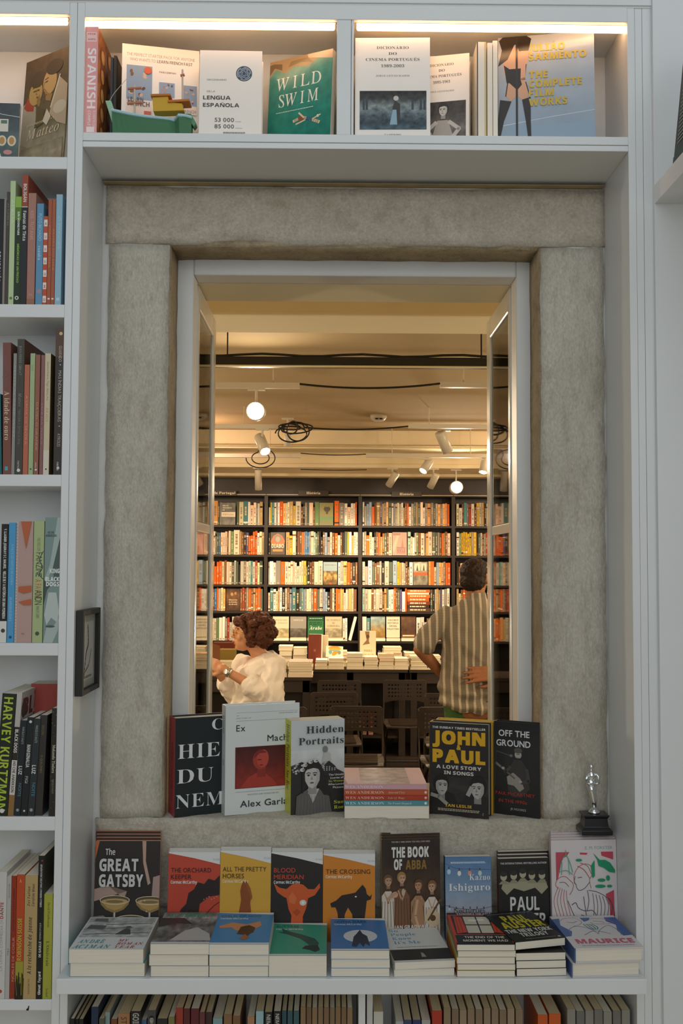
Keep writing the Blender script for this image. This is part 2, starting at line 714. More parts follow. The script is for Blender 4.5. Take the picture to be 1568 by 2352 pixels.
def flat_book(label, xl, xr, Yf, ztop, depth, t, yaw=0, **kw):
    """a book lying on its back, cover up, its foot towards the viewer at depth Yf between two pixel columns"""
    R3 = RZ(rad(yaw)) @ RX(rad(-90))
    X = solve(lambda q: pix((q, Yf, ztop))[0] - xl, -3, 3)
    P0 = Vector((X, Yf, ztop))
    R = RZ(rad(yaw)).to_3x3()
    w = solve(lambda q: pix(P0 + R @ Vector((q, 0, 0)))[0] - xr, .001, 2)
    return book(label, T(P0) @ R3, w, depth, t, **kw)

# ================================================================== the place
YW = .196                       # face of the old stone surround
Z_SILL = at(800, 1881, .19).z
YF = -.074                      # the display board juts out in front of the uprights
Z_BRD = at(800, 2249, YF).z
Z_UP = at(800, 309, 0).z        # upper shelf, top
Z_SOF = at(816, 342, 0).z       # underside over the opening
IN_L, IN_R = -.6, .6
BT = .0165                      # board thickness of the side panels

# ---- window wall between the two rooms
ox0, ox1 = at(401, 1000, .316).x, at(1224, 1000, .316).x
jx0, jx1 = at(383, 1000, YW).x, at(1243, 1000, YW).x
oz1 = at(800, 601, .316).z
fx0_, fx1_ = at(448, 1000, .37).x, at(1177, 1000, .37).x
lz0 = at(800, 562, YW).z


def plain(name, boxes, m, kind='structure', bevel=0):
    mb = MB()
    for b in boxes:
        mb.box(*b)
    o = mb.build(name, m, bevel=bevel)
    if kind:
        o['kind'] = kind
    return o


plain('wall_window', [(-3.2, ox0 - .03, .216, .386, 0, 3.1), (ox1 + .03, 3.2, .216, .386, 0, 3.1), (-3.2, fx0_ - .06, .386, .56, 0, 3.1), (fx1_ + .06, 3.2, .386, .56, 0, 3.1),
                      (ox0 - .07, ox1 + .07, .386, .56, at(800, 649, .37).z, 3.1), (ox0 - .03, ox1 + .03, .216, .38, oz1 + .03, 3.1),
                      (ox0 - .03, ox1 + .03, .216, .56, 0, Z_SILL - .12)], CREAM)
plain('wall_front', [(-3.2, ox0 - .04, .203, .2155, 0, 3.1), (ox1 + .04, 3.2, .203, .2155, 0, 3.1), (ox0 - .04, ox1 + .04, .203, .2155, oz1 + .04, 3.1), (ox0 - .04, ox1 + .04, .203, .2155, 0, Z_SILL - .12)], WHITE_PAINT)


def rough_block(name, x0, x1, y0, y1, z0, z1, m, amp=.004, step=.03, seed=0, chip=()):
    """a hewn stone: a box cut into a grid, its skin pushed about"""
    bm = bmesh.new()
    bmesh.ops.create_cube(bm, size=1)
    for v in bm.verts:
        v.co = Vector((x0 if v.co.x < 0 else x1, y0 if v.co.y < 0 else y1, z0 if v.co.z < 0 else z1))
    for ax, L in ((0, x1 - x0), (1, y1 - y0), (2, z1 - z0)):
        n = max(1, int(L / step))
        for k in range(1, n):
            p = [x0, y0, z0]
            p[ax] += L * k / n
            nn = [0, 0, 0]
            nn[ax] = 1
            bmesh.ops.bisect_plane(bm, geom=bm.verts[:] + bm.edges[:] + bm.faces[:], plane_co=p, plane_no=nn)
    for v in bm.verts:
        q = v.co * 14 + Vector((seed * 3.1, seed, 0))
        d = noise.noise_vector(q) * amp + noise.noise_vector(v.co * 55 + Vector((seed, 0, 5))) * amp * .6
        edge = (abs(v.co.y - y0) < 1e-5) + (abs(v.co.x - x0) < 1e-5) + (abs(v.co.x - x1) < 1e-5) + (abs(v.co.z - z0) < 1e-5) + (abs(v.co.z - z1) < 1e-5)
        if edge > 1:
            d = d * 1.6 + Vector(((.5 * (x0 + x1) - v.co.x), 0, 0)).normalized() * 0
        for cx, cw, ch in chip:
            if abs(v.co.z - z0) < 1e-5 and abs(v.co.y - y0) < .02 and abs(v.co.x - cx) < cw:
                d.z += ch * (1 - abs(v.co.x - cx) / cw) ** .6
                d.y += ch * .5
        v.co += d
    me = bpy.data.meshes.new(name)
    bm.to_mesh(me)
    bm.free()
    me.materials.append(m)
    me.polygons.foreach_set('use_smooth', [True] * len(me.polygons))
    o = bpy.data.objects.new(name, me)
    COL.objects.link(o)
    return struct(o)


zl1 = at(800, 432, YW).z
rough_block('trim_1', at(243, 480, YW).x, at(1390, 480, YW).x, YW, .33, lz0, zl1, STONE, .0018, .02, 1, chip=((at(560, 560, YW).x, .10, .018), (at(860, 560, YW).x, .05, .008), (at(1180, 560, YW).x, .04, .006)))['label'] = 'grey limestone lintel with a chipped lower edge'
rough_block('trim_2', at(240, 1200, YW).x, jx0, YW, .316, Z_SILL, lz0 - .003, STONE_B, .0022, .025, 2)
rough_block('trim_3', jx1, at(1391, 1200, YW).x, YW, .316, Z_SILL, lz0 - .003, STONE_B, .0022, .025, 3)
rough_block('trim_4', at(222, 1900, YW).x, at(1398, 1900, YW).x, .190, .57, Z_SILL - .20, Z_SILL, STONE_S, .0035, .013, 4)
rough_block('trim_5', at(222, 1900, YW).x, at(1398, 1900, YW).x, .20, .3, Z_BRD - .05, Z_SILL - .195, STONE_S, .005, .025, 6)
# browner reveals inside the stone opening
rough_block('trim_6', jx0 - .012, jx0 + .003, YW + .004, .32, Z_SILL, lz0 - .004, STONE_R, .0015, .03, 7)
rough_block('trim_7', jx1 - .003, jx1 + .012, YW + .004, .32, Z_SILL, lz0 - .004, STONE_R, .0015, .03, 8)
rough_block('trim_8', jx0, jx1, YW + .012, .32, lz0 - .004, lz0 + .012, STONE_R, .002, .03, 9)
# narrow wooden ledge between soffit and lintel
plain('trim_9', [(-.597, .597, .178, .21, zl1 + .004, at(800, 421, .18).z)], mat('yellowed_pine', '#a8946a', .6, noise_s=20, noise_a=.2))

# ---- white window frame in the opening and its two leaves
fx0, fx1 = at(448, 1000, .37).x, at(1177, 1000, .37).x
fz1 = at(800, 649, .37).z
win = thing('window_1', 'white painted window frame set in the stone opening', 'window', (0, .34, Z_SILL))
win['kind'] = 'structure'
del win['category']
o_ = T(0, -.34, -Z_SILL)


def wpart(name, boxes, bevel=.003):
    mb = MB()
    for b in boxes:
        mb.box(*b, M=o_)
    return mb.build(name, WINDOW_PAINT, win, bevel=bevel)


wpart('jamb', [(jx0 - .01, fx0, .312, .385, Z_SILL - .002, fz1 + .09)], .004)
wpart('jamb', [(fx1, jx1 + .01, .312, .385, Z_SILL - .002, fz1 + .09)], .004)
wpart('head', [(fx0, fx1, .312, .385, fz1, fz1 + .09)], .004)
wpart('reveal', [(fx0 - .06, fx0 - .045, .386, .56, Z_SILL, fz1 + .02)], 0)
wpart('reveal', [(fx1 + .045, fx1 + .06, .386, .56, Z_SILL, fz1 + .02)], 0)


def leaf(hx, side):
    """casement leaf opened into the far room at right angles to the frame; side +1: its sash lies to +x of the hinge line"""
    y0, y1 = .39, .39 + .385
    z0, z1 = Z_SILL + .02, fz1 - .003
    x0, x1 = sorted((hx, hx - side * .034))
    r = thing('window_sash', 'open glazed casement leaf hinged on the %s jamb' % ('left' if side > 0 else 'right'), 'window', (hx, y0, z0))
    M = T(-hx, -y0, -z0)
    zb = [z0, z0 + .07]
    zm = at(449, 1207, .39).z
    zm2 = z0 + .62
    MB().box(x0, x1, y0, y0 + .028, z0, z1, M=M).build('stile', LEAF_PAINT, r, bevel=.004)
    MB().box(x0, x1, y1 - .06, y1, z0, z1, M=M).build('stile', LEAF_PAINT, r, bevel=.004)
    MB().box(x0, x1, y0 + .028, y1 - .06, z1 - .06, z1, M=M).build('rail', LEAF_PAINT, r, bevel=.004)
    MB().box(x0, x1, y0 + .028, y1 - .06, z0, z0 + .08, M=M).build('rail', LEAF_PAINT, r, bevel=.004)
    MB().box(x0 + .004, x1 - .004, y0 + .028, y1 - .06, zm - .014, zm + .014, M=M).build('glazing_bar', LEAF_PAINT, r, bevel=.004)
    xm = hx - side * .007
    for a, b in ((z0 + .08, zm - .014), (zm + .014, z1 - .06)):
        MB().box(xm - .002, xm + .002, y0 + .028, y1 - .06, a, b, M=M).build('glass_pane', GLASS, r)
    for q in (z0 + .25, z1 - .25, (z0 + z1) / 2):
        MB().lathe([(.003, -.025), (.003, .025)], (hx - side * .012, y0 - .001, q), n=10, M=M).build('hinge', LEAF_PAINT, r)
    return r


leaf(fx0 + .003, 1)
leaf(fx1 - .003, -1)

# ---- white bookcase built round the opening
DP = .185
case = thing('bookcase', 'white bookcase built round the stone window with lit top compartments', 'bookcase', (0, 0, 0))


def cpart(parent, name, boxes, bevel=.0012, m=None):
    mb = MB()
    for b in boxes:
        mb.box(*b)
    return mb.build(name, m or WHITE, parent, bevel=bevel)


ZTOP = at(800, 12, 0).z
ZR = at(480, 42, 0).z           # underside of top rail
zu0 = Z_SOF
cpart(case, 'side_panel', [(IN_L - BT, IN_L, 0, DP + .012, 0, ZTOP)])
cpart(case, 'side_panel', [(IN_R, IN_R + BT, 0, DP + .012, 0, ZTOP)])
cpart(case, 'filler_strip', [(IN_R + BT + .0006, IN_R + BT * 2, 0.0015, DP, 0, ZTOP)])
cpart(case, 'soffit', [(IN_L, IN_R, .001, DP + .012, Z_SOF, Z_SOF + .013)])
cpart(case, 'shelf', [(IN_L, IN_R, -.0005, DP, Z_SOF + .0136, Z_UP)])
dv0, dv1 = at(773, 200, 0).x, at(812, 200, 0).x
dvm = at(806, 200, 0).x
cpart(case, 'divider', [(dv0, dvm - .0004, .0005, DP, Z_UP, ZR), (dvm + .0004, dv1, .001, DP, Z_UP, ZR)])
cpart(case, 'top_panel', [(IN_L, IN_R, .006, DP, ZR + .012, ZTOP)])
cpart(case, 'top_rail', [(IN_L, IN_R, -.001, .012, ZR, ZTOP)])
cpart(case, 'back_panel', [(IN_L, IN_R, DP - .006, DP, Z_UP, ZTOP)])
cpart(case, 'display_shelf', [(at(129, 2249, YF).x, at(1486, 2249, YF).x, YF, -.0008, Z_BRD - .031, Z_BRD), (IN_L + .0004, IN_R - .0004, -.0008, .205, Z_BRD - .031, Z_BRD)], .0015)
md0, md1 = at(823, 2310, 0).x, at(839, 2310, 0).x
cpart(case, 'divider', [(md0, md1, .002, DP, 0, Z_BRD - .031)])
cpart(case, 'back_panel', [(IN_L, IN_R, DP, DP + .012, 0, Z_BRD - .031)])
cpart(case, 'lower_shelf', [(IN_L, md0, .004, DP, .56, .585), (md1, IN_R, .004, DP, .56, .585)], .001)
plain('trim_10', [(-1.3, .66, .0, .03, ZTOP, ZTOP + .25), (-1.3, .66, -.004, .004, ZTOP + .004, ZTOP + .3)], WHITE, bevel=.001)

# ---- left bookcase
lx1 = IN_L - BT - .0006
left = thing('bookcase', 'white bookcase of comics beside the window unit, cropped by the frame edge', 'bookcase', (0, 0, 0))
cpart(left, 'side_panel', [(lx1 - BT, lx1, 0, DP, 0, ZTOP)])
LX0 = -1.2
lzs = {}
for k, (a, b) in {'t': (360, 388), 'A': (699, 729), 'B': (1090, 1117), 'C': (1477, 1506), 'D': (1876, 1908), 'E': (2296, 2321)}.items():
    z1, z0 = at(100, a, 0).z, at(100, b, 0).z
    lzs[k] = z1
    cpart(left, 'shelf', [(LX0, lx1 - BT, 0, DP, z0, z1)])
cpart(left, 'top_panel', [(LX0, lx1 - BT, .006, DP, ZR + .012, ZTOP)])
cpart(left, 'top_rail', [(LX0, lx1 - BT, -.001, .012, ZR + .006, ZTOP)])
cpart(left, 'back_panel', [(LX0, lx1 - BT, DP - .006, DP, 0, ZTOP)])

# ---- shelving along the side wall on the other hand, with its end panel
rx = at(1507, 1200, 0).x
right = thing('bookcase', 'white bookcase along the side wall, running towards the viewer', 'bookcase', (rx, 0, 0))
ro = T(-rx, 0, 0)


def rpart(name, boxes, bevel=.001):
    mb = MB()
    for b in boxes:
        mb.box(*b, M=ro)
    return mb.build(name, WHITE, right, bevel=bevel)


rpart('end_panel', [(rx + .0, rx + .4, -.012, .01, 0, 3.1)])
rz0 = solve(lambda q: pix((rx, -.012, q))[1] - 468, 1.5, 3)
rpart('shelf', [(rx, rx + .35, -1.2, -.0125, rz0, rz0 + .042)])
rpart('back_panel', [(rx + .35, rx + .37, -1.2, -.0125, 0, 3.1)])
plain('trim_11', [(IN_R + BT * 2 + .0006, rx + .001, .002, .03, 0, 3.1)], WHITE)

# ---- strip lights under the top rail
EM = bpy.data.materials.new('glowing_diffuser')
EM.use_nodes = True
_e = EM.node_tree.nodes['Principled BSDF']
_e.inputs['Emission Color'].default_value = (1, .54, .25, 1)
_e.inputs['Emission Strength'].default_value = 9.5
for lab, xa, xb, dz in (('long glowing strip light over the shelf with the toy boat', 190, 771, 0), ('long glowing strip light over the shelf with the film dictionaries', 817, 1439, 0), ('glowing strip light over the picture books by the frame edge', -200, 156, .006)):
    a, b = at(xa, 50, .016).x, at(xb, 50, .016).x
    a = max(a, LX0 + .01)
    r = thing('strip_light', lab, 'light', (a, .02, ZR))
    M = T(-a, -.02, -ZR)
    z1 = ZR + dz
    MB().box(a, b, .0125, .030, z1 - .0005, z1 + .011, M=M).build('channel', SILVER, r)
    MB().box(a + .002, b - .002, .014, .029, z1 - .0115, z1 - .0006, M=M).build('diffuser', EM, r, label='glowing warm diffuser', bevel=.004)

# ---- small black picture frame on the inner face of the side panel
fr = thing('picture_frame', 'small black picture frame hung on the inner side panel', 'picture frame', (IN_L, .09, 1.6))
M = T(-IN_L, -.09, -1.6)
y0, y1, z0, z1 = .012, .172, 1.508, 1.692
b = .012
mb = MB()
for q in ((y0, y0 + b, z0, z1), (y1 - b, y1, z0, z1), (y0 + b, y1 - b, z0, z0 + b), (y0 + b, y1 - b, z1 - b, z1)):
    mb.box(IN_L + .0005, IN_L + .017, *q, M=M)
mb.build('frame', BLACK_PLASTIC, fr, bevel=.0015)
mb = MB()
mb.box(IN_L + .0005, IN_L + .007, y0 + b, y1 - b, z0 + b, z1 - b, '#9c9c96', M=M)
A = Art(mb, lambda x, y: M @ Vector((IN_L + .0071, y0 + b + (y1 - y0 - 2 * b) * x, z0 + b + (z1 - z0 - 2 * b) * y)), y1 - y0 - 2 * b, z1 - z0 - 2 * b, (1, 0, 0))
A.rect(.1, .1, .9, .9, '#b9b9b3')
A.curve([(.3, .15), (.4, .45), (.55, .6), (.5, .85)], .05, '#6a6a66')
A.curve([(.3, .2), (.6, .3), (.75, .5)], .03, '#6a6a66')
A.greek(.2, .14, .6, .012, '#555', 2)
mb.build('print', PRINT, fr, label='grey print under glass')

# ---- floors and the far room
plain('floor_front', [(-3.2, 3.2, -5.5, .205, -.05, 0)], FLOORF)
plain('floor_back', [(-3.4, 3.4, .205, 9.2, -.05, -.002)], FLOORW)
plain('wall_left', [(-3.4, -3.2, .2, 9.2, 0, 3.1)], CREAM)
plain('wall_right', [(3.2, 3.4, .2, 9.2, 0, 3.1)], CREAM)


def D(Zc):
    return Zc + CAM.y


def zat(py, Zc):
    return at(800, py, D(Zc)).z


plain('wall_back', [(-3.2, 3.2, D(10.75), D(10.85), 0, 3.1)], mat('dark_brown_wall', '#3a2c1f', .7))
ZC = 2.98
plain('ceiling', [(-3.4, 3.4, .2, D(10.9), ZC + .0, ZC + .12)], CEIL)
# a plastered beam just inside, then the stepped coves before the shelves
plain('trim_12', [(-3.2, 3.2, D(3.76), D(4.06), zat(725, 3.76), ZC)], CREAM, bevel=.01)  # cream beam and coves: their lit look is put into the colour
zc1 = zat(1030, 8.95)
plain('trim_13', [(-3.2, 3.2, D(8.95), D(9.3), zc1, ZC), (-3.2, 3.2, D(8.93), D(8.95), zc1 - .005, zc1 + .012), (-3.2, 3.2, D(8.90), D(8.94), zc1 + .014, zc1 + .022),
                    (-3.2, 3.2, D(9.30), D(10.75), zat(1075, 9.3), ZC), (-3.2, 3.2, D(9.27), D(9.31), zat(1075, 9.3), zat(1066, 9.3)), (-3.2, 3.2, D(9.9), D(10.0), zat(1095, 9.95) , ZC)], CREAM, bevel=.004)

# ================================================================== books on the lit upper shelf
def face(A, x, y, s, skin, hair, dark, turn=0, shirt=None, lip=None):
    """a small printed portrait: hair, shaded face, brows, eyes, nose, mouth, neck; s in shares of the width"""
    k = A.w / A.h
    def q(a, b):
        return (x + a * s, y + b * s * k)
    L = lin(skin)
    shade = tuple(c * .55 for c in L)
    half = tuple(c * .8 for c in L)
    if shirt:
        A.poly([q(-2.1, -3.6), q(-1.7, -2.0), (q(-.5, -1.4)), q(.5, -1.4), q(1.7, -2.0), q(2.1, -3.6)], shirt)
    A.poly([q(-.42, -1.7), q(.42, -1.7), q(.4, -.6), q(-.4, -.6)], shade)
    A.ell(*q(-.06 * turn, .25), 1.02 * s, 1.2 * s, hair)
    A.poly([q(-.74, .2), q(-.7, -.45), q(-.42, -.95), q(0, -1.18), q(.42, -.95), q(.7, -.45), q(.74, .2), q(.6, .7), q(0, .9), q(-.6, .7)], skin)
    t = -1 if turn > 0 else 1
    A.poly([q(.74 * t, .2), q(.7 * t, -.45), q(.42 * t, -.95), q(.05 * t, -1.15), q(.34 * t, -.5), q(.42 * t, .1), q(.38 * t, .7), q(.6 * t, .7)], half)
    A.poly([q(-.8, .3), q(-.72, .75), q(0, 1.1), q(.72, .75), q(.8, .3), q(.55, .62), q(.1, .72), q(-.5, .6)], hair)
    for e in (-1, 1):
        ex = .31 * e + .14 * turn
        A.ell(*q(ex, .06), .17 * s, .10 * s, half, 10)
        A.ell(*q(ex, .05), .10 * s, .08 * s, dark, 9)
        A.line([q(ex - .2, .24), q(ex, .3), q(ex + .2, .24)], .07 * s, dark)
        A.line([q(ex - .18, .12), q(ex + .18, .12)], .04 * s, dark)
    A.poly([q(.14 * turn, .05), q(.14 * turn + .12 * t, -.34), q(.14 * turn - .12, -.36), q(.14 * turn - .02, -.1)], shade)
    A.ell(*q(.1 * turn, -.64), .2 * s, .07 * s, lip or shade, 12)
    A.line([q(.1 * turn - .18, -.63), q(.1 * turn + .18, -.63)], .035 * s, dark)


def a_matteo(A):
    A.photo(0, 0, 1, 1, ['#8a7b5c', '#9a9078', '#6f6545', '#5a4d36', '#4c4230', '#5c4a36'], 26, 40, 3, .12)
    A.poly([(0, .25), (0, .6), (.1, .63), (.3, .55), (.33, .3), (.2, .2)], '#a39c88')
    A.poly([(.02, .58), (.1, .66), (.26, .6), (.25, .52), (.1, .54)], '#a3452f')
    A.ell(.27, .68, .15, .19, '#b09357')
    A.ell(.3, .8, .17, .13, '#4a3d2b')
    A.line([(.22, .7), (.28, .7)], .02, '#4d3a22')
    A.line([(.3, .64), (.34, .63)], .03, '#8a4a32')
    A.poly([(.3, .6), (.36, .66), (.4, .58), (.36, .54)], '#8f7442'); A.line([(.2, .73), (.26, .74)], .015, '#3f301e'); A.line([(.31, .735), (.36, .73)], .015, '#3f301e'); A.line([(.31, .7), (.35, .7)], .02, '#4d3a22'); A.line([(.3, .71), (.28, .67), (.31, .665)], .012, '#8a6c3c')
    A.ell(.58, .74, .15, .2, '#bd9a62'); A.poly([(.46, .7), (.52, .58), (.62, .56), (.66, .62), (.56, .64)], '#9a7846'); A.line([(.47, .77), (.54, .78)], .016, '#3f301e'); A.line([(.48, .745), (.53, .75)], .02, '#4d3a22'); A.line([(.46, .75), (.44, .69), (.48, .68)], .014, '#8a6c3c'); A.line([(.47, .63), (.53, .63)], .018, '#7a4a34')
    A.ell(.66, .86, .18, .12, '#3f3426')
    A.poly([(.62, .45), (.78, .76), (.98, .66), (1, .3), (.8, .35)], '#b8a488')
    A.line([(.64, .5), (.8, .77)], .025, '#d5cdb5')
    A.ell(.84, .48, .14, .1, '#c7bda3')
    A.poly([(.3, .35), (.36, .55), (.5, .5), (.5, .38)], '#5b5330')
    A.poly([(.48, .4), (.56, .5), (.66, .42), (.58, .35)], '#cfc6ad')
    A.text('JEAN-PIERRE GIBRAT', .12, .39, .018, '#cfc4a4', w=.62)
    A.text('Matteo', .14, .27, .085, '#d6cba8', 'italic', w=.72)
    A.photo(.04, 0, .96, .2, ['#94826a', '#a5987e', '#8b8466'], 20, 9, 8, .16)


z = lzs['t']
face_book('cream graphic novel with two painted faces on its cover, in the top corner compartment', 41, 145, 146, .10, z, yaw=-34, lean=4, t=.016, cover='#6b5f45', spine='#7a6c50', hard=True, art=a_matteo)
def a_ship(A):
    A.photo(0, 0, 1, 1, ['#4b5a58', '#5b6c6c', '#495659', '#3d474e'], 14, 16, 5, .12)
    A.rect(.55, .5, .75, .72, '#d9d4c6'); A.rect(.58, .64, .72, .7, '#5c7a68')
    for x in (.62, .84):
        A.ell(x, .34, .1, .13, '#d9cfb6'); A.ell(x, .34, .06, .09, '#b98f54')
    A.ell(.76, .14, .1, .06, '#c98b86')
    A.line([(.3, .88), (.6, .8), (1, .76)], .015, '#c9cdc8')
    A.curve([(.4, .1), (.5, .2), (.6, .05)], .05, '#dfe0d4')
face_book('small slate-blue comic with food drawings, at the frame edge', -60, 41, 236, .02, z, yaw=3, lean=4, t=.01, cover='#4b5a58', art=a_ship)


def s_spanish(A):
    A.rect(0, 0, 1, 1, '#e8a3a0')
    A.rect(.1, .86, .9, .95, '#f0c9c4')
    A.text('FREE', .5, .925, .014, '#b65a60', 'bold', al='c', w=.6); A.text('APPS', .5, .875, .014, '#b65a60', 'bold', al='c', w=.6)
    A.text('SPANISH', .22, .80, .62, '#f8eceb', 'bold', rot=-90, w=.56)
    A.text('IN 3 MONTHS COURSE', .68, .22, .2, '#f5dcd9', 'bold', rot=-90, w=.18); A.text('COMPLETE', .3, .22, .2, '#f5dcd9', 'bold', rot=-90, w=.18)
    A.rect(.2, .02, .8, .07, '#f5e4e2')
def a_tiles(A):
    A.photo(0, 0, 1, 1, ['#b06a3a', '#c98a4f', '#a86a3c', '#8f5c36'], 14, 20, 4, .3)
    for k in range(10):
        A.ell(.3 + (k % 2) * .45, .08 + k * .09, .16, .16, '#8a4f2a'); A.ell(.3 + (k % 2) * .45, .08 + k * .09, .1, .1, '#d9a869')
spine_book('thick pink language course with a patterned orange cover, first in its compartment', 192, 222, 62, .012, Z_UP, .15, cover='#b06a3a', spine='#e8a3a0', art=a_tiles, sart=s_spanish, pages=PAGES)
spine_book('thin navy book standing behind the pink language course', 251, 257, 132, .06, Z_UP, .11, cover='#2c3440')
spine_book('black book standing between the navy book and the white language guide', 258, 265, 128, .06, Z_UP, .11, cover='#25241f')


def a_french(A):
    A.text('THE PERFECT STARTER PACK FOR ANYONE', .06, .885, .03, '#a3897c', w=.88)
    A.text('WHO WANTS TO', .10, .835, .03, '#a3897c', w=.33); A.text('LEARN FRENCH FAST', .45, .835, .03, '#7a6660', 'bold', w=.46)
    A.text('PAGE COMPANY', .48, .735, .017, '#8a7a74', 'bold', w=.22)
    for x, y, wd, hh in ((.06, .29, .33, .5), (.48, .42, .2, .22), (.78, .33, .19, .3)):
        A.rect(x, y, x + wd, y + hh, '#8fa3ba')
        r = random.Random(int(x * 100))
        for k in range(9):
            A.ell(x + wd * (.15 + .7 * r.random()), y + hh * (.35 + .58 * r.random()), wd * .09, wd * .06, r.choice(['#5a4a44', '#c98a60', '#7a5b4b', '#d9b79a']), 8, r.random() * 3)
        A.rect(x, y, x + wd, y + hh * .3, '#f1ddd0')
    A.ell(.335, .745, .05, .05, '#d8623a'); A.ell(.43 + .1, .46, .03, .03, '#f0e9dc')
    A.text('LEARN', .08, .42, .04, '#6a6460', 'bold', w=.2); A.text('FRENCH', .08, .375, .045, '#6a6460', 'bold', w=.28); A.text('FRENCH', .79, .35, .03, '#8a8480', w=.17)
    A.rect(.29, .29, .38, .33, '#cf6a58')
face_book('wide white language guide with blue picture panels, behind the toy boat', 277, 456, 101, .055, Z_UP, yaw=11, lean=4, t=.02, cover='#f1ece4', spine='#33506b', hard=True, art=a_french)


def a_lengua(A):
    A.ell(.71, .735, .13, .13, '#3d5068', 32)
    for k, r in enumerate((.108, .085, .06, .035)):
        for s in range(3):
            q = [(.71 + r * math.cos(t), .735 + r * A.w / A.h * math.sin(t)) for t in [(s * 2.1 + k * .7 + .23 * i) for i in range(8)]]
            A.line(q, .01, '#c4cbd2')
    A.text('DICCIONARIO', .12, .65, .018, '#7a7a78', w=.31); A.text('DE LA', .12, .515, .018, '#7a7a78', w=.13)
    A.text('LENGUA', .06, .43, .042, '#474747', 'bold', w=.44); A.text('ESPAÑOLA', .06, .345, .042, '#474747', 'bold', w=.58)
    A.text('53 000', .25, .175, .045, '#4a4a4a', w=.31); A.text('85 000', .25, .10, .045, '#4a4a4a', w=.31)
    A.text('entradas', .58, .175, .012, '#8a8a86'); A.text('acepciones', .58, .10, .012, '#8a8a86')
    A.greek(.39, .05, .35, .008, '#8a8a86', 2)
face_book('white Spanish dictionary with a dark blue circle emblem, beside the toy boat', 456, 600, 118, .025, Z_UP, yaw=1, lean=3, t=.045, cover='#f2ede4', hard=True, art=a_lengua, pages=PAGES)


def a_swim(A):
    A.photo(0, 0, 1, 1, ['#1d6f62', '#23806f', '#2c8674', '#3f8a78', '#4f9484', '#6f9a80'], 24, 30, 6, .12)
    A.poly([(0, .82), (.1, .9), (.25, .84), (.4, .9), (.62, .87), (.8, .95), (1, .93), (1, 1), (0, 1)], '#a5865e')
    A.poly([(0, .84), (.08, .92), (.2, .88), (.2, .95), (.06, .97), (0, .96)], '#6f5a3e'); A.poly([(.3, .9), (.5, .93), (.7, .9), (.6, .97), (.34, .96)], '#87704c')
    A.poly([(.62, .96), (1, .9), (1, 1), (.6, 1)], '#d8b793')
    A.text('WILD', .15, .655, .135, '#f0efe0', 'italic', w=.7, shear=-.24); A.text('SWIM', .17, .465, .135, '#f0efe0', 'italic', w=.66, shear=-.24)
    A.greek(.13, .4, .6, .008, '#cfe0cf', 1, seed=2)
    A.curve([(.42, .28), (.55, .3), (.68, .27), (.82, .22)], .045, '#e3cfae'); A.ell(.54, .3, .05, .05, '#8a5a3c'); A.ell(.8, .29, .02, .02, '#fff')
    A.line([(.58, .3), (.5, .36)], .025, '#e3cfae'); A.line([(.6, .27), (.46, .24)], .02, '#e3cfae'); A.line([(.7, .26), (.84, .3)], .02, '#e3cfae'); A.line([(.63, .285), (.7, .27)], .05, '#3a6a80')
    A.text('RIVER, LAKE, LIDO AND SEA', .22, .055, .018, '#bfe0cc', 'mono', w=.62); A.text('SWIMS FOR EVERYONE', .24, .02, .018, '#bfe0cc', 'mono', w=.56)
face_book('green swimming guide with a floating swimmer on the cover, next to the shelf divider', 612, 757, 146, .10, Z_UP, yaw=-25, lean=4, t=.02, cover='#237563', art=a_swim, gloss=True)


def a_dic(y1, y2):
    def f(A):
        for s, y, wd in (('DICIONÁRIO', .885, .43), ('DO', .825, .11), ('CINEMA PORTUGUÊS', .765, .72), ('%d-%d' % (y1, y2), .70, .31)):
            A.text(s, .5, y, .028, '#54504c', 'serif', w=wd, al='c')
        A.text('JORGE LEITÃO RAMOS', .5, .605, .017, '#8d857c', 'serif', w=.45, al='c')
        if y1 > 1950:
            A.photo(.06, .07, .95, .46, ['#46606a', '#2f3f48', '#5a6a70', '#7d8a8a', '#3a3d3a', '#242422'], 36, 24, 9, .4)
            A.poly([(.47, .12), (.5, .3), (.53, .36), (.6, .33), (.6, .18), (.56, .12)], '#3d3a38'); A.poly([(.46, .12), (.5, .27), (.55, .27), (.56, .12)], '#8fb0c0'); A.ell(.545, .385, .035, .035, '#c9c6c0')
            for x in (.1, .14, .75, .86, .91):
                A.poly([(x, .27), (x + .03, .27), (x + .03, .36), (x + .015, .38), (x, .36)], '#3b4650')
            A.text('CAMINHO', .5, .005, .02, '#5b5752', 'serif', w=.22, al='c')
        else:
            A.photo(.06, .07, .94, .5, ['#575350', '#6d6863', '#4a4643', '#3d3a38'], 26, 20, 4, .25)
            A.poly([(.3, .07), (.38, .22), (.42, .3), (.62, .3), (.66, .22), (.74, .07)], '#aaa49c')
            A.line([(.4, .28), (.24, .2), (.36, .1)], .07, '#c2bdb5'); A.line([(.64, .28), (.82, .2), (.68, .1)], .07, '#c2bdb5')
            face(A, .53, .41, .10, '#c9c4bc', '#2f2c2a', '#3a3634', -1)
    return f
face_book('white film dictionary with a dark blue-toned photograph, nearest the shelf divider', 815, 988, 91, .02, Z_UP, yaw=-1.5, lean=3.5, t=.055, cover='#f3eee6', hard=True, art=a_dic(1989, 2003))
face_book('second white film dictionary with a grey portrait, half hidden behind the first', 950, 1077, 136, .09, Z_UP, yaw=-12, lean=3, t=.04, cover='#f1ebe2', hard=True, art=a_dic(1895, 1961))
spine_book('cream book with a dark edge, spine out between dictionary and blue art book', 1095, 1117, 97, .03, Z_UP, .12, cover='#ece4d2', spine='#efe6d6', sart=lambda A: (A.rect(0, 0, .12, 1, '#4a4238'), A.rect(.8, 0, 1, 1, '#d8bf86')))
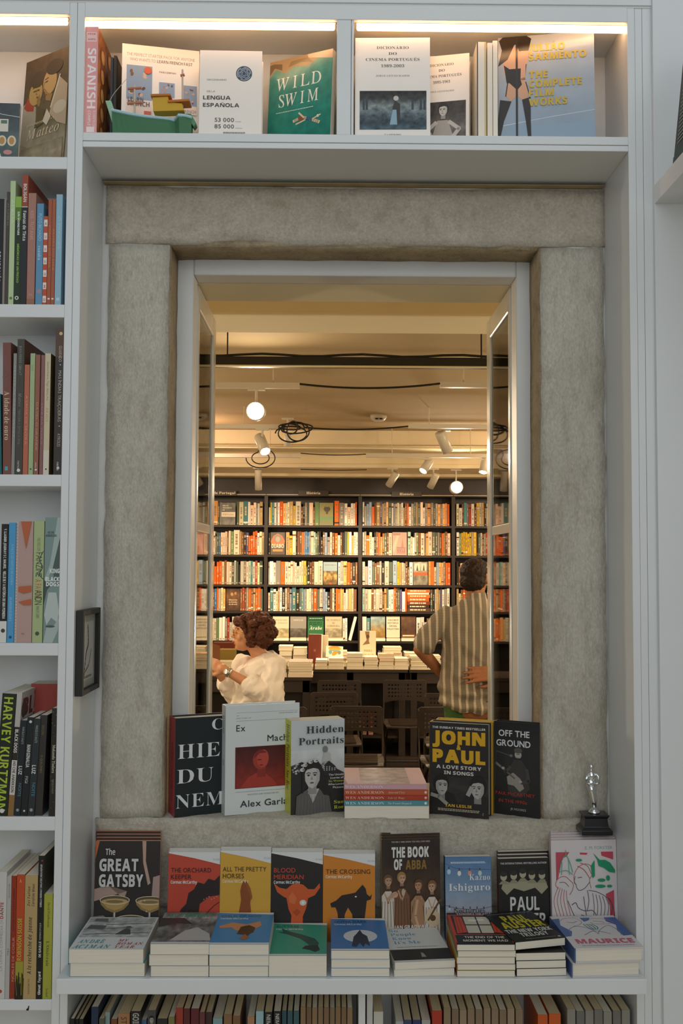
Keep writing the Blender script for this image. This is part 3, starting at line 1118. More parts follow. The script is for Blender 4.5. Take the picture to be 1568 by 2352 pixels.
spine_book('narrow cream book, spine out, second beside the blue art book', 1119, 1131, 99, .03, Z_UP, .12, cover='#efe6d4')
spine_book('narrow cream book, spine out, touching the blue art book', 1132, 1143, 94, .03, Z_UP, .12, cover='#f2ead9')


def a_art(A):
    A.photo(0, 0, 1, 1, ['#8aa0b4', '#93a6b8', '#9fabb8', '#a3adb8', '#a2abb8'], 12, 18, 2, .03)
    A.poly([(0, .18), (.55, .24), (1, .28), (1, .275), (.5, .23), (0, .172)], '#c3d3da'); A.rect(0, 0, 1, .17, '#8ea6ba')
    L, S = '#2c2624', '#c99f80'
    A.poly([(.03, .92), (.06, .68), (.10, .57), (.27, .57), (.29, .68), (.33, .86), (.25, .9), (.12, .9)], S)
    A.poly([(.06, .74), (.09, .57), (.28, .57), (.30, .74), (.25, .7), (.12, .7)], L)
    A.poly([(.01, .97), (.04, .88), (.0, .73), (.1, .79), (.17, .92), (.3, .97), (.3, 1.0), (.05, 1.0)], '#30261f'); A.poly([(.18, .97), (.22, .86), (.32, .86), (.35, .97), (.3, 1), (.2, 1)], '#2b221d')
    A.poly([(.1, .57), (.07, .46), (.13, .4), (.2, .45), (.27, .39), (.32, .45), (.28, .57)], S); A.poly([(.12, .57), (.27, .57), (.2, .5)], L)
    A.line([(.27, .85), (.26, .6), (.3, .47)], .05, S)
    A.poly([(.02, .42), (.14, .4), (.06, .22), (.02, .06), (-.0, .06), (0, .25)], L); A.poly([(.25, .41), (.34, .43), (.34, .2), (.345, .06), (.31, .06), (.29, .2)], L)
    A.poly([(.30, .06), (.35, .06), (.37, .01), (.31, .01)], '#1f1b1a')
    A.line([(.1, .57), (.08, .45)], .01, L); A.line([(.29, .57), (.33, .44)], .01, L)
    A.rect(.185, 0, .207, 1, '#2e2d2b')
    for s, y in (('JULIÃO', .85), ('SARMENTO', .765), ('THE', .6), ('COMPLETE', .515), ('FILM', .43), ('WORKS', .345)):
        A.text(s, .32, y, .062, '#c2a83e', 'bold', off=.03, w={'JULIÃO': .38, 'SARMENTO': .6, 'THE': .2, 'COMPLETE': .55, 'FILM': .26, 'WORKS': .4}[s])
face_book('large blue-grey art book with yellow lettering, at the end of the lit shelf', 1144, 1367, 90, .06, Z_UP, yaw=-10, lean=4, t=.03, cover='#9aa7b6', hard=True, art=a_art, gloss=True)

# ---- painted wooden toy boat
bt = thing('toy_boat', 'painted wooden toy boat with green hull and yellow cabin', 'toy', (at(350, 300, .02).x, .03, Z_UP + .002))
B0 = Vector((at(350, 300, .02).x, .03, Z_UP))
def bp(px, py, dy=0.):
    q = at(px, py, .03 + dy)
    return q - B0
zk = 0.0
hull = MB()
xl_, xr_ = bp(262, 290).x, bp(441, 290).x
n = 14
rs = []
for i in range(n + 1):
    t = i / n
    x = xl_ + (xr_ - xl_) * t
    hw = .034 * math.sin(math.pi * min(1, .10 + t * 1.1) ** .7) ** .5 if t < .82 else .034 * (1 - ((t - .82) / .18) ** 2 * .55)
    hw = max(hw, .006)
    zt = .033 + (.016 if t < .5 else .006) * (t - .5) ** 2 * 4
    x0 = x - (.012 if t < .1 else 0) * (1 - t * 10)
    rs.append([Vector((x, -hw, zt)), Vector((x, -hw * .95, zt - .006)), Vector((x, -hw * .62, 0)), Vector((x, hw * .62, 0)), Vector((x, hw * .95, zt - .006)), Vector((x, hw, zt)), Vector((x, hw * .85, zt - .004)), Vector((x, -hw * .85, zt - .004))])
hull.rings(rs, '#4f7f5e')
ho = hull.build('hull', MATTE, bt, bevel=.001)
gw = MB()
for s in (-1, 1):
    gw.tube([r[0 if s < 0 else 5] + Vector((0, 0, .001)) for r in rs], .0034, '#a9d0da', 6)
gw.rings([[r[6] + Vector((0, 0, .0005)), r[7] + Vector((0, 0, .0005)), r[7] + Vector((0, 0, .002)), r[6] + Vector((0, 0, .002))] for r in rs], '#8fc0cc')
gw.build('deck', MATTE, bt, label='pale blue deck and rim')
p1, p2, p3, p4 = bp(243, 236), bp(256, 236), bp(276, 298), bp(262, 298)
MB().prism([p + Vector((0, -.007, 0)) for p in (p1, p2, p3, p4)], [p + Vector((0, .007, 0)) for p in (p1, p2, p3, p4)], '#9cc3a4').build('bow_post', MATTE, bt, label='pale green raised bow', bevel=.001)
q1, q2, q3, q4 = bp(425, 268), bp(440, 268), bp(452, 290), bp(446, 298)
MB().prism([p + Vector((0, -.012, 0)) for p in (q1, q2, q3, q4)], [p + Vector((0, .012, 0)) for p in (q1, q2, q3, q4)], '#5f8f6e').build('stern_post', MATTE, bt, bevel=.001)
a1, a2, a3, a4 = bp(352, 232), bp(389, 229), bp(424, 262), bp(354, 264)
MB().prism([p + Vector((0, -.014, 0)) for p in (a1, bp(388, 230), bp(390, 243), bp(420, 246), bp(424, 262), a4)], [p + Vector((0, .014, 0)) for p in (a1, bp(388, 230), bp(390, 243), bp(420, 246), bp(424, 262), a4)], '#d3a83b').build('cabin', MATTE, bt, label='yellow cabin', bevel=.0008)
c = MB()
for px0, px1, py0, py1 in ((349, 394, 226, 221), (388, 437, 240, 233)):
    u0, u1 = bp(px0, py0), bp(px1, py1 + 3)
    c.prism([u0 + Vector((0, -.018, 0)), u1 + Vector((0, -.018, -.001)), u1 + Vector((.001, -.018, -.006)), u0 + Vector((0, -.018, -.005))], [u0 + Vector((0, .018, 0)), u1 + Vector((0, .018, -.001)), u1 + Vector((.001, .018, -.006)), u0 + Vector((0, .018, -.005))], '#c07a3f')
c.build('cabin_roof', MATTE, bt, label='orange cabin roof', bevel=.0008)
for px, tp, arms in ((309, 198, ((206, 26), (240, 28))), (419, 162, ((176, 8),))):
    r_ = MB().tube([bp(px, 262), bp(px, tp)], .0022, '#cfc2b0', 8).build('mast', MATTE, bt)
    for ay, aw in arms:
        MB().tube([bp(px - aw * .6, ay), bp(px + aw * .6, ay - 2)], .003, '#b9795f', 8).build('yard', MATTE, r_, label='brown cross spar')
MB().tube([bp(250, 236), bp(262, 216), bp(300, 172)], .0006, '#c9c4b8', 5).build('rigging', MATTE, bt)

# ================================================================== black book leaning on the side shelf
def a_back(A):
    A.rect(0, 0, 1, 1, '#26302d')
    for k in range(26):
        A.greek(.1, .93 - k * .032, .8 - (.25 if k % 9 == 8 else 0), .011, '#8f9690', 1, seed=k)
    A.rect(0, 0, 1, .05, '#1d3a33')
book('black book with small print, leaning face out on the side-wall shelf', T((rx + .006, solve(lambda q: pix((rx + .006, q, rz0 + .043))[0] - 1546, -1.2, 0), rz0 + .0465)) @ RZ(rad(-90)) @ RX(rad(-6)), .17, .27, .03, cover='#232b29', art=a_back)

# ================================================================== books in the left bookcase
def stext(s, c, h=.5, x=.5, y=.93, w=None, style='plain', up=False, off=0.):
    """spine lettering down (or up) the spine: h share of the spine's width"""
    def f(A):
        if up:
            A.text(s, x + h / 2, y, h, c, style, w=w, rot=90, off=off)
        else:
            A.text(s, x - h / 2, y, h, c, style, w=w, rot=-90, off=off)
    return f


def many(*fs):
    return lambda A: [f(A) for f in fs]


def block(y0, y1, c, x0=0, x1=1):
    return lambda A: A.rect(x0, y0, x1, y1, c)


def dot(y, c, r=.2, x=.5):
    return lambda A: A.ell(x, y, r, r, c, 12)


z = lzs['A']
spine_book('black book with white lettering at the frame edge, upper comics shelf', -14, 4, 457, .004, z, cover='#1d1d1d', sart=stext('SOMOS NÓS', '#ddd', .5, .5, .5))
spine_book('thin grey book between two darker ones at the frame edge', 4.5, 10, 459, .006, z, cover='#8f8b86')
spine_book('dark brown book beside the pale green one, upper comics shelf', 10.4, 18, 441, .006, z, cover='#4c453c', sart=stext('AS SOMBRAS', '#8a8276', .5, .5, .9, .2))
spine_book('tall pale green comic left of the black and green one', 18.4, 30.6, 416, .004, z, .16, cover='#b9cf9f', sart=many(stext('AMÉLIA', '#cfe2bd', .5, .5, .85, .2), dot(.05, '#6f7c5f', .3)), back='#5f8f82')
spine_book('black comic with a lime green top and green lettering', 31, 45, 452, .004, z, .15, cover='#8fb84a', sart=many(block(0, .78, '#23301e'), block(.78, .9, '#557a2c'), stext('SUN-WOONG PARK', '#e8efdf', .34, .55, .86, .22, 'bold'), stext('MEMÓRIAS DE UM FREIXO', '#8fc25a', .34, .55, .56, .36, 'bold'), dot(.06, '#dfe6d6', .33), dot(.06, '#23301e', .18)))
spine_book('tallest comic on its shelf, rust red above black with white lettering', 45.3, 59.6, 402, .004, z, .16, cover='#9c4a33', sart=many(block(0, .75, '#23272b'), block(.748, .755, '#c9c9c4'), stext('BOLIGÁN', '#e8ded6', .5, .5, .93, .14, 'bold'), stext('Faenas de Tinta', '#d8d8d4', .5, .5, .72, .23, 'bold')))
spine_book('dusty pink comic right of the rust red one', 60.5, 78.6, 444, .004, z, .15, cover='#a87a6b', sart=many(stext('KEIS  TUTANIS', '#c9a093', .42, .5, .84, .26), stext('Z', '#c9a093', .4, .5, .1), block(.0, .05, '#9c6a55')))
spine_book('mid-blue comic with pale lettering beside a red-and-white spine', 80.6, 96.3, 468, .006, z, .15, cover='#5f95b8', sart=many(stext('PUTO BICHADO', '#a9d0e2', .46, .5, .9, .27), stext('cuzaka', '#c3e2ee', .46, .5, .58, .14), dot(.13, '#a08f9f', .35)))
def sq(A):
    for k, yy in enumerate((.93, .78, .64, .50, .36, .22, .07)):
        A.rect(.08, yy - .045, .92, yy + .03, '#e6e0da')
        A.text(['A', 'CA', 'SA', 'DAS', 'SUA', 'I', 'ED'][k], .5, yy - .03, .03, '#c25a3a', 'bold', al='c', w=.5)
spine_book('red comic spine with a ladder of white squares', 96.6, 106.6, 497, .006, z, .15, cover='#c0522f', sart=sq)
spine_book('terracotta comic, first of two alike with orange lettering', 107, 115.6, 458, .006, z, .15, cover='#a85a3c', sart=many(stext('CONTOS DO MAR', '#d98a52', .4, .5, .75, .4), block(.05, .065, '#ddd', .2, .8)), group=None)
spine_book('terracotta comic, second of two alike, touching the light blue one', 116, 124.4, 458, .006, z, .15, cover='#a65d40', sart=many(stext('ALMAS DO MAR', '#d98a52', .4, .5, .72, .4), block(.05, .065, '#ddd', .2, .8)))
spine_book('light blue wrapped comic at the end of the upper comics shelf', 125, 139.5, 447, .004, z, .15, cover='#93b9cc', sart=many(stext('O PRINCIPE', '#aacfdd', .4, .5, .8, .3), dot(.05, '#b9d6e0', .3)), edge='#b9cdd2')

z = lzs['B']
spine_book('teal book cut by the frame edge, beside the brown leaning one', -9, 4.6, 905, .02, z, .14, cover='#1f6a6c', roll=-2)
spine_book('brown comic with large cream lettering, leaning slightly', 6.5, 25.5, 787, .004, z, .16, cover='#7d4c40', roll=-1.2, sart=many(stext('comitê apóio', '#6f5d68', .62, .5, .9, .24, 'script'), stext('A idade de ouro', '#cdbf9a', .62, .5, .63, .37, 'serif'), block(.03, .06, '#45a9b8', .25, .6)))
spine_book('thin grey comic right of the brown one with cream lettering', 25.5, 33.2, 812, .005, z, .15, cover='#8f908a', sart=stext('CENTRAL PARK WEST', '#aeb0a8', .5, .5, .9, .6))
spine_book('dark grey comic with an orange-brown cover, taller than its neighbours', 34, 50.6, 779, .004, z, .16, cover='#6b3f2a', spine='#46443c', sart=many(stext('JEAN-PIERRE GIBRAT', '#8a8a80', .34, .45, .95, .22), stext('Matteo', '#8f9088', .44, .5, .6, .1, 'italic'), stext('TERCEIRA ÉPOCA 1936', '#77786f', .3, .45, .48, .26), stext('nemo', '#bbb', .36, .5, .1), dot(.03, '#ddd', .24)))
spine_book('short salmon comic beside the dark grey one', 51.6, 63.6, 838, .006, z, .15, cover='#bb6a50', sart=stext('A LEOA DE SINTRA', '#d99a80', .36, .5, .72, .45))
spine_book('pale lime comic between salmon and rose-brown spines', 64.6, 75.6, 812, .006, z, .15, cover='#a5b98a', sart=many(stext('RAIZ', '#7f946a', .4, .5, .9), dot(.045, '#4f5a40', .2)))
spine_book('rose-brown comic right of the pale lime one', 76.6, 87.6, 815, .006, z, .15, cover='#96604b', sart=many(stext('DAVID, O GRANDE', '#c99c88', .36, .5, .6, .4), stext('nemo', '#ddd', .36, .5, .1), dot(.04, '#ddd', .22)))
spine_book('narrow mauve comic beside the cream one', 89.6, 98, 816, .006, z, .15, cover='#8a5f5c', sart=stext('VOZ DA TERRA', '#b58a86', .36, .5, .6, .35))
spine_book('cream comic with faint red lettering and a brown painted cover', 98.4, 112, 812, .006, z, .15, cover='#6f5a36', spine='#cfc0a0', sart=many(stext('Gustavo Duarte, Tiago, Abreu, Ana', '#8a7a60', .34, .55, .93, .32), stext('BRASIL', '#c08a6a', .42, .5, .55, .12, 'italic'), block(0, .2, '#d8d0bd'), dot(.045, '#5a2f2a', .15)))
spine_book('tall brown-black comic with a cream crest, last on its shelf', 122, 146, 755, .003, z, .17, cover='#37302a', sart=many(block(.8, 1, '#5a3f33'), dot(.965, '#cdb88f', .17), stext('GUARNIDO', '#b5aa9a', .3, .48, .88, .11), stext('MAS ÍNDIAS TRAIÇOEIRAS', '#b5aa9a', .3, .48, .71, .35), stext('AYROLES', '#b5aa9a', .3, .48, .28, .09), stext('nemo', '#ccc', .26, .45, .085), dot(.045, '#ccc', .14, .45), dot(.75, '#ccc', .06), dot(.33, '#ccc', .06)))

z = lzs['C']
spine_book('black comic with white lettering over a white foot, cut by the frame edge', -2, 14.4, 1204, .003, z, .16, cover='#1c1c1a', sart=many(block(0, .18, '#dcdcd6'), stext('Y. LLAGNER-JOUDRAY E C. MAUREL', '#e2e2dc', .36, .55, .96, .34, 'bold'), stext('NELLIE BLY A HISTÓRIA DE UMA PIONEIRA', '#e2e2dc', .4, .55, .6, .4, 'bold'), dot(.1, '#44443f', .3)))
spine_book('bright blue comic spine left of the carrot cover', 15.2, 31.6, 1201, .003, z, .16, cover='#4f9ccb', sart=many(stext('A PAZ E OS VENTOS DE AGORA', '#8fc6e2', .34, .55, .82, .34), stext('ANA PESSOA E JOANA', '#bfe0f0', .34, .45, .38, .2, 'italic'), dot(.045, '#24527a', .22)))
def carrots(A):
    A.rect(0, 0, .12, 1, '#c3b5b0')
    for k in range(40):
        A.ell(.06, k / 40, .03, .02, '#7a6a66', 6)
    A.poly([(.28, 1), (.9, 1), (.6, .77)], '#b8623c'); A.poly([(.2, .46), (.96, .47), (.96, .42), (.5, .405), (.2, .42)], '#b8623c'); A.poly([(.2, .335), (.96, .36), (.96, .31), (.5, .31)], '#b8623c')
    A.ell(.5, .075, .1, .03, '#9a8078')
spine_book('thick pale pink book with orange carrots on its spine', 32.4, 72, 1198, .003, z, .16, cover='#b99a92', sart=carrots)
def fanz(A):
    stext('PABLO PEREZ E DORIS', '#6a7a50', .3, .5, .86, .11)(A)
    stext('FANZINE', '#3f4a30', .6, .55, .74, .2)(A); stext('A FAVOR', '#c0643a', .6, .5, .52, .16)(A); stext('ANDN', '#3f4a30', .7, .55, .43, .12)(A)
    stext('MARIA DO CARMO', '#6a7a50', .3, .5, .3, .1)(A); dot(.075, '#4a5638', .2)(A)
    A.curve([(.95, .75), (.6, .68), (.9, .62), (.6, .56), (1, .52)], .07, '#3f4a58')
spine_book('pale green book with scrawled dark lettering', 73, 97, 1197, .003, z, .16, cover='#a9b985', sart=fanz)
def king(A):
    A.poly([(0, .5), (.35, .62), (.8, 1), (1, 1), (1, .85), (.55, .6), (.2, .5)], '#a3b3ae'); A.poly([(.05, .22), (.3, .4), (.8, .4), (1, .25), (.9, .16), (.5, .2), (.2, .14)], '#bac4bf'); A.poly([(0, 0), (.2, .12), (.7, .14), (1, .2), (.95, .1), (.6, 0)], '#aab7b2')
    A.poly([(.55, .6), (1, .85), (1, .45), (.7, .45)], '#4c5c57'); A.poly([(0, .5), (0, .3), (.2, .42), (.4, .45)], '#48544f')
    A.text('HO CHE', .38, .87, .018, '#3f4d4a', 'bold', w=.4, al='c'); A.text('ANDERSON', .4, .845, .018, '#3f4d4a', 'bold', w=.7, al='c')
    A.text('KING', .98, .555, .032, '#e6ebe6', 'bold', w=.62, al='r', off=.02); A.text('BLACK', .98, .49, .032, '#e6ebe6', 'bold', w=.9, al='r', off=.02); A.text('DOGS', .98, .45, .032, '#e6ebe6', 'bold', w=.85, al='r', off=.02)
    A.ell(.45, .13, .3, .07, '#4c5a56', 16)
spine_book('thick grey-green book with white lettering at the end of its shelf', 98.4, 134.5, 1189, .003, z, .14, cover='#7d938f', sart=king)

z = lzs['D']
spine_book('red book standing far back behind the row of black comics', 66, 134, 1571, .10, z, .06, cover='#a04238')
spine_book('thick black book with giant lime green lettering', -16, 17, 1594, .004, z, .165, roll=3.2, cover='#22261c', sart=many(stext('HARVEY KURTZMAN', '#a9c23c', .62, .47, .97, .93, 'bold'), dot(.04, '#d8d8d2', .16, .6)))
def bla(A):
    A.rect(0, 0, 1, 1, '#b9b4ae')
    A.text('BLA', .06, .80, .14, '#5d3a34', 'bold', w=.86, off=.02)
    A.ell(.12, .86, .1, .12, '#4d403c'); A.rect(.55, .78, 1, .98, '#6b3a34'); A.text('LA', .5, .80, .14, '#b9b4ae', 'bold', w=.42, off=.02)
spine_book('white and black comic leaning beside the giant lime lettering', 17.6, 30, 1591, .004, z, .165, roll=3.2, cover='#b9b4ae', art=bla, sart=many(block(0, .72, '#2c2723'), block(0, .17, '#8f6a38'), block(.17, .45, '#cfcac4'), stext('BLACK DOGS', '#e2dfda', .6, .5, .70, .19, 'bold'), stext('HO CHE ANDERSON', '#3a342f', .5, .5, .44, .25, 'bold')))
def luz(A):
    stext('MARCELO D SALETE', '#9fa7a4', .36, .5, .93, .18)(A); stext('NOITE', '#4f8796', .46, .6, .34, .14)(A); stext('LUZ', '#d6dad6', .56, .45, .52, .09, 'bold')(A); dot(.06, '#8f9793', .26)(A)
spine_book('black comic with blue and white lettering, first of two alike', 32.4, 46.4, 1655, .005, z, .16, roll=3.0, cover='#20262a', sart=luz)
spine_book('black comic with bold white title between the two alike', 47, 62.5, 1648, .005, z, .16, roll=3.0, cover='#1d2022', sart=many(dot(.955, '#cfd2d0', .22), stext('MARGINALIA', '#d4d6d4', .5, .5, .72, .23, 'bold'), stext('FIGI', '#b9bcba', .4, .5, .4, .07), dot(.05, '#c2c5c3', .16)))
spine_book('black comic with blue and white lettering, second of two alike', 63.2, 78.6, 1651, .005, z, .16, roll=2.8, cover='#2b3133', sart=luz)
spine_book('charcoal comic with a faint gold word near its middle', 80, 97, 1643, .008, z, .16, roll=2.0, cover='#33312d', sart=many(stext('ANGOLA JANGA', '#7d6a42', .34, .5, .9, .1), stext('O QUILOMBO', '#8a6f3a', .3, .5, .6, .18)))
def muk(A):
    r = random.Random(3)
    for k in range(40):
        A.ell(r.random(), r.random(), .12, .08, r.choice(['#4d422c', '#5e4c2c', '#2a251d', '#6f5a30']), 7, r.random() * 3)
    stext('Mukanda Tiodora', '#c9c2b0', .42, .5, .66, .26, 'serif')(A); stext('MARCELO D SALETE', '#9a9280', .26, .5, .34, .13)(A)
spine_book('black comic flecked with gold, last of the black row', 111.5, 127.5, 1627, .004, z, .16, roll=.8, cover='#2b261f', sart=muk)

z = lzs['E']
spine_book('white book with grey and red lettering cut by the frame edge', -10, 10.4, 2003, .002, z, .165, cover='#c9c7c2', sart=many(stext('LA DIVINA COMMEDIA DI', '#9a9894', .3, .5, .22, .4, up=True), stext('DANTE', '#a03a34', .36, .5, .63, .13, 'bold', up=True), dot(.06, '#a8463a', .2)))
spine_book('light grey book with small dark lettering reading upward', 10.8, 21, 2013, .003, z, .165, cover='#b3b2ae', sart=many(stext('TMLP', '#6a6865', .4, .55, .35, .06, up=True), stext('GILLES ROCHIER', '#7a7874', .36, .55, .82, .12, up=True)))
spine_book('dark red book with pale lettering reading upward', 21.4, 33, 2012, .004, z, .165, cover='#9c3a20', spine='#93331c', sart=many(stext('NOBLES DE COEUR', '#c98f80', .5, .6, .14, .36, up=True), stext('GODELIAN DAM WEBER', '#5f1f12', .36, .5, .55, .35, up=True)))
def rob(A):
    A.rect(0, 0, 1, .30, '#a09a38'); r = random.Random(2)
    for k in range(26):
        x = r.random()
        A.line([(x, 0), (x + r.random() * .2 - .1, .1 + r.random() * .12)], .07, '#2a2417')
    A.rect(0, 0, 1, .03, '#2a2417')
    stext('ROBINSON SUISSE', '#c0b24a', .5, .5, .31, .34, 'bold', up=True)(A); A.poly([(.35, .93), (.5, .97), (.65, .93), (.5, .945)], '#e0a070')
spine_book('orange book with yellow lettering over a jungle silhouette', 33.4, 52, 2009, .002, z, .165, cover='#bc4b25', sart=rob)
spine_book('thick tan book with handwritten lettering and a ribbon marker', 52.4, 82, 2011, .002, z, .165, cover='#b59a68', sart=many(stext('A la recherche de Jeanne', '#4d4030', .3, .45, .2, .46, 'slant', up=True), stext('Zvi Tulian', '#5a4c38', .2, .32, .75, .16, 'slant', up=True), stext('Caroline Moon', '#5a4c38', .2, .66, .75, .18, 'slant', up=True), stext('casterm', '#6a5a42', .18, .4, .04, .12, up=True)), ribbon=True)
spine_book('tall black book with white lettering reading upward', 82.4, 96.5, 1966, .002, z, .165, cover='#3d3a2c', spine='#1a1a18', sart=many(dot(.965, '#b03a30', .14, .6), stext('GABELLA | REGNAULT | MALATINI | NEAU-DUFOUR', '#c9c9c4', .3, .5, .64, .3, 'bold', up=True), stext('DE GAULLE', '#dcdcd6', .36, .5, .29, .11, 'bold', up=True), stext('PREMIERE EPOQUE', '#b5b5b0', .26, .5, .41, .12, up=True), stext('Glenat  fayard', '#e2e2dc', .42, .5, .03, .16, 'bold', up=True)))
spine_book('short lime green book with dark lettering, last on the bottom shelf', 97, 117.5, 2054, .003, z, .14, cover='#a3a53c', sart=many(stext('David Prudhomme', '#5a5c24', .26, .55, .92, .24, 'serif'), stext("L'Oisivraie", '#4a4c20', .32, .5, .55, .24, 'serif'), stext('Soleil', '#5a5c24', .26, .5, .1, .08)))

# ================================================================== books on the stone sill
def a_cah(A):
    A.rect(0, 0, 1, 1, '#1c2224')
    for s, x, y, h, wd in (('C', .55, .86, .115, .17), ('HIERS', .04, .585, .15, 1.1), ('DU C', .03, .335, .145, .92), ('NEMA', .02, .085, .14, .95)):
        if s == 'HIERS':
            s, wd = 'HIER', .90
        A.text(s, x, y, h, '#d8dbda', 'serif', w=wd, off=-.01)
cah = face_book('black book with huge white serif letters and a red spine, beside the stone upright', 400, 552, 1651, .198, Z_SILL, yaw=25, lean=0, t=.05, cover='#1c2224', spine='#a4464a', art=a_cah, hard=True, sart=lambda A: A.text('CAHIERS DU CINEMA', .7, .15, .3, '#6e2a2e', w=.6, rot=90))


def a_exm(A):
    g = '#8f9694'
    A.line([(.14, .93), (.98, .93)], .004, g); A.text('A24', .14, .9, .011, '#6a706e', 'mono'); A.text('NEW YORK, NY', .14, .875, .011, '#6a706e', 'mono', w=.2); A.text('BOOK NUMBER 003', .72, .908, .011, '#6a706e', 'mono', w=.25)
    A.line([(.14, .855), (.98, .855)], .004, g)
    A.text('Ex', .14, .76, .058, '#2e3231', 'plain', off=.01); A.text('Machina', .56, .655, .058, '#2e3231', 'plain', w=.43, off=.01)
    A.rect(.13, .235, .92, .615, '#6a2620')
    A.photo(.14, .24, .91, .61, ['#8f2f26', '#7a2820', '#5d201c', '#451a18'], 22, 18, 5, .12)
    A.poly([(.2, .24), (.3, .33), (.42, .37), (.52, .37), (.64, .3), (.7, .24)], '#a63a2c')
    A.poly([(.42, .33), (.54, .33), (.54, .43), (.43, .43)], '#8a3026'); A.ell(.47, .49, .105, .125, '#a03a2c'); A.ell(.5, .5, .08, .115, '#b5483a', rot=-.1)
    A.poly([(.37, .5), (.40, .56), (.47, .585), (.55, .56), (.54, .55), (.46, .55)], '#7a2a22')
    A.line([(.43, .49), (.48, .49)], .012, '#591c18'); A.line([(.46, .44), (.5, .44)], .01, '#591c18')
    A.line([(.14, .205), (.98, .205)], .004, g); A.text('WRITTEN AND DIRECTED BY', .3, .17, .013, '#7a807e', 'mono', w=.42)
    A.text('Alex Garland', .2, .065, .058, '#2e3231', 'plain', w=.78, off=.01)
face_book('tall white book with a dark red picture panel, overlapping the black serif-lettered one', 516, 686, 1622, .215, Z_SILL, yaw=20, lean=0, t=.036, cover='#d3d8d6', hard=True, art=a_exm, pages=PAGES_W, sart=lambda A: (A.text('EX MACHINA', .35, .9, .3, '#777', w=.16, rot=-90), A.text('A24', .35, .5, .35, '#777', w=.05, rot=-90)))


def a_hid(A):
    A.photo(0, .26, 1, .68, ['#9b9c9a', '#b5b7b5', '#c3c6c4', '#cfd2d0'], 14, 12, 3, .05)
    A.poly([(0, 0), (1, 0), (1, .42), (.75, .5), (.5, .48), (.2, .56), (0, .52)], '#2d2c2b')
    r = random.Random(5)
    for k in range(60):
        A.ell(.02 + r.random() * .6, .44 + r.random() * .1, .022, .018, r.choice(['#b9b9b6', '#8d8d8a', '#4a4a48', '#d0d0cc']), 6)
    A.poly([(.55, .4), (.62, .52), (.7, .56), (.82, .5), (.9, .4)], '#2b2a2a'); A.poly([(.57, .55), (.62, .67), (.72, .64), (.74, .56)], '#b3b3b0'); A.ell(.63, .685, .05, .06, '#7d7a77')
    for k in range(16):
        A.ell(.56 + (k % 6) * .05, .46 + (k // 6) * .018, .014, .012, '#a9a9a5', 6)
    A.poly([(.08, 0), (.1, .2), (.3, .27), (.5, .27), (.7, .2), (.76, 0)], '#5d5b58'); A.poly([(.3, .27), (.4, .12), (.52, .27)], '#b3afaa')
    A.poly([(.2, .22), (.2, .45), (.3, .55), (.5, .56), (.6, .46), (.66, .28), (.75, .18), (.6, .2), (.5, .3), (.3, .3)], '#242222')
    face(A, .39, .41, .19, '#bdb9b4', '#242222', '#2a2726', -.5, None, '#6a5a57')
    for x, y in ((.25, .53), (.35, .56), (.45, .57), (.2, .48)):
        A.ell(x, y, .045, .035, '#c3c2bf', 9); A.ell(x + .02, y, .02, .015, '#6b6a68', 7)
    for k in range(10):
        A.line([(.16 + k * .055, .2), (.13 + k * .06, 0)], .006, '#7d7a76')
    A.text('Hidden', .97, .865, .075, '#35353a', 'serif', w=.70, al='r'); A.text('Portraits', .97, .745, .075, '#35353a', 'serif', w=.84, al='r')
    for i, s in enumerate(('The Untold', 'Stories of', 'Six Women', 'Who Loved', 'Picasso')):
        A.text(s, .97, .40 - i * .034, .021, '#b9bc3a' if i == 2 else '#d9dad6', 'plain', al='r', off=.01, w=[.28, .25, .28, .29, .2][i])
    A.text('Sue', .97, .10, .035, '#c3c840', 'serif', al='r', w=.18); A.text('Roe', .97, .045, .035, '#c3c840', 'serif', al='r', w=.18)
face_book('grey portrait book with a bright yellow spine, centre of the stone sill', 667, 790, 1657, .218, Z_SILL, yaw=18, lean=0, t=.05, cover='#c5cbca', spine='#c9c93a', art=a_hid, sart=stext('Hidden Portraits  Sue Roe', '#5a5a30', .5, .5, .95, .7, 'serif'), back='#c9c93a')

# ---- pile of spine-lettered film books
ys = [(1801, 1813, '#c99aa0', 'WES ANDERSON', '', '#e9cfd2', 'pink film book on top of the pile, misty landscape on its cover'),
      (1813.4, 1826, '#b5502f', 'WES ANDERSON', 'Asteroid City', '#e3c3b0', 'orange-red film book, second in the pile, under the pink one'),
      (1826.4, 1838, '#a83a22', 'WES ANDERSON', 'Isle of Dogs', '#e3bfb0', 'dark red film book between the orange and the teal ones'),
      (1838.4, 1851, '#4f8d94', 'WES ANDERSON', 'The French Dispatch', '#cfe3e2', 'teal film book resting on the thick cream-edged one')]
def a_wes(A):
    A.photo(0, 0, 1, 1, ['#c9b4b2', '#8f7c78', '#a5928f', '#c9bab6', '#b5a39f', '#c9b4b6'], 26, 26, 5, .25)
    A.rect(.0, .8, 1, 1, '#cfa9ae'); A.rect(.0, .0, 1, .2, '#cfa2a8')
    r = random.Random(4)
    for k in range(0):
        A.poly([(.2 + r.random() * .5, .2 + k * .07), (.5 + r.random() * .4, .22 + k * .07), (.3 + r.random() * .3, .26 + k * .07)], r.choice(['#8f7f78', '#d9c9c6', '#a3938c']))
def lying(label, xa, xb, yt, yb, Y, depth, **kw):
    """book lying cover up with its spine towards the viewer"""
    p, q = at(xa, yb, Y), at(xb, yb, Y)
    zt, zb_ = at((xa + xb) / 2, yt, Y).z, at((xa + xb) / 2, yb, Y).z
    M = Matrix(((0, 0, -1, q.x), (1, 0, 0, Y), (0, -1, 0, zt), (0, 0, 0, 1)))
    return book(label, M, depth, q.x - p.x, zt - zb_, **kw)
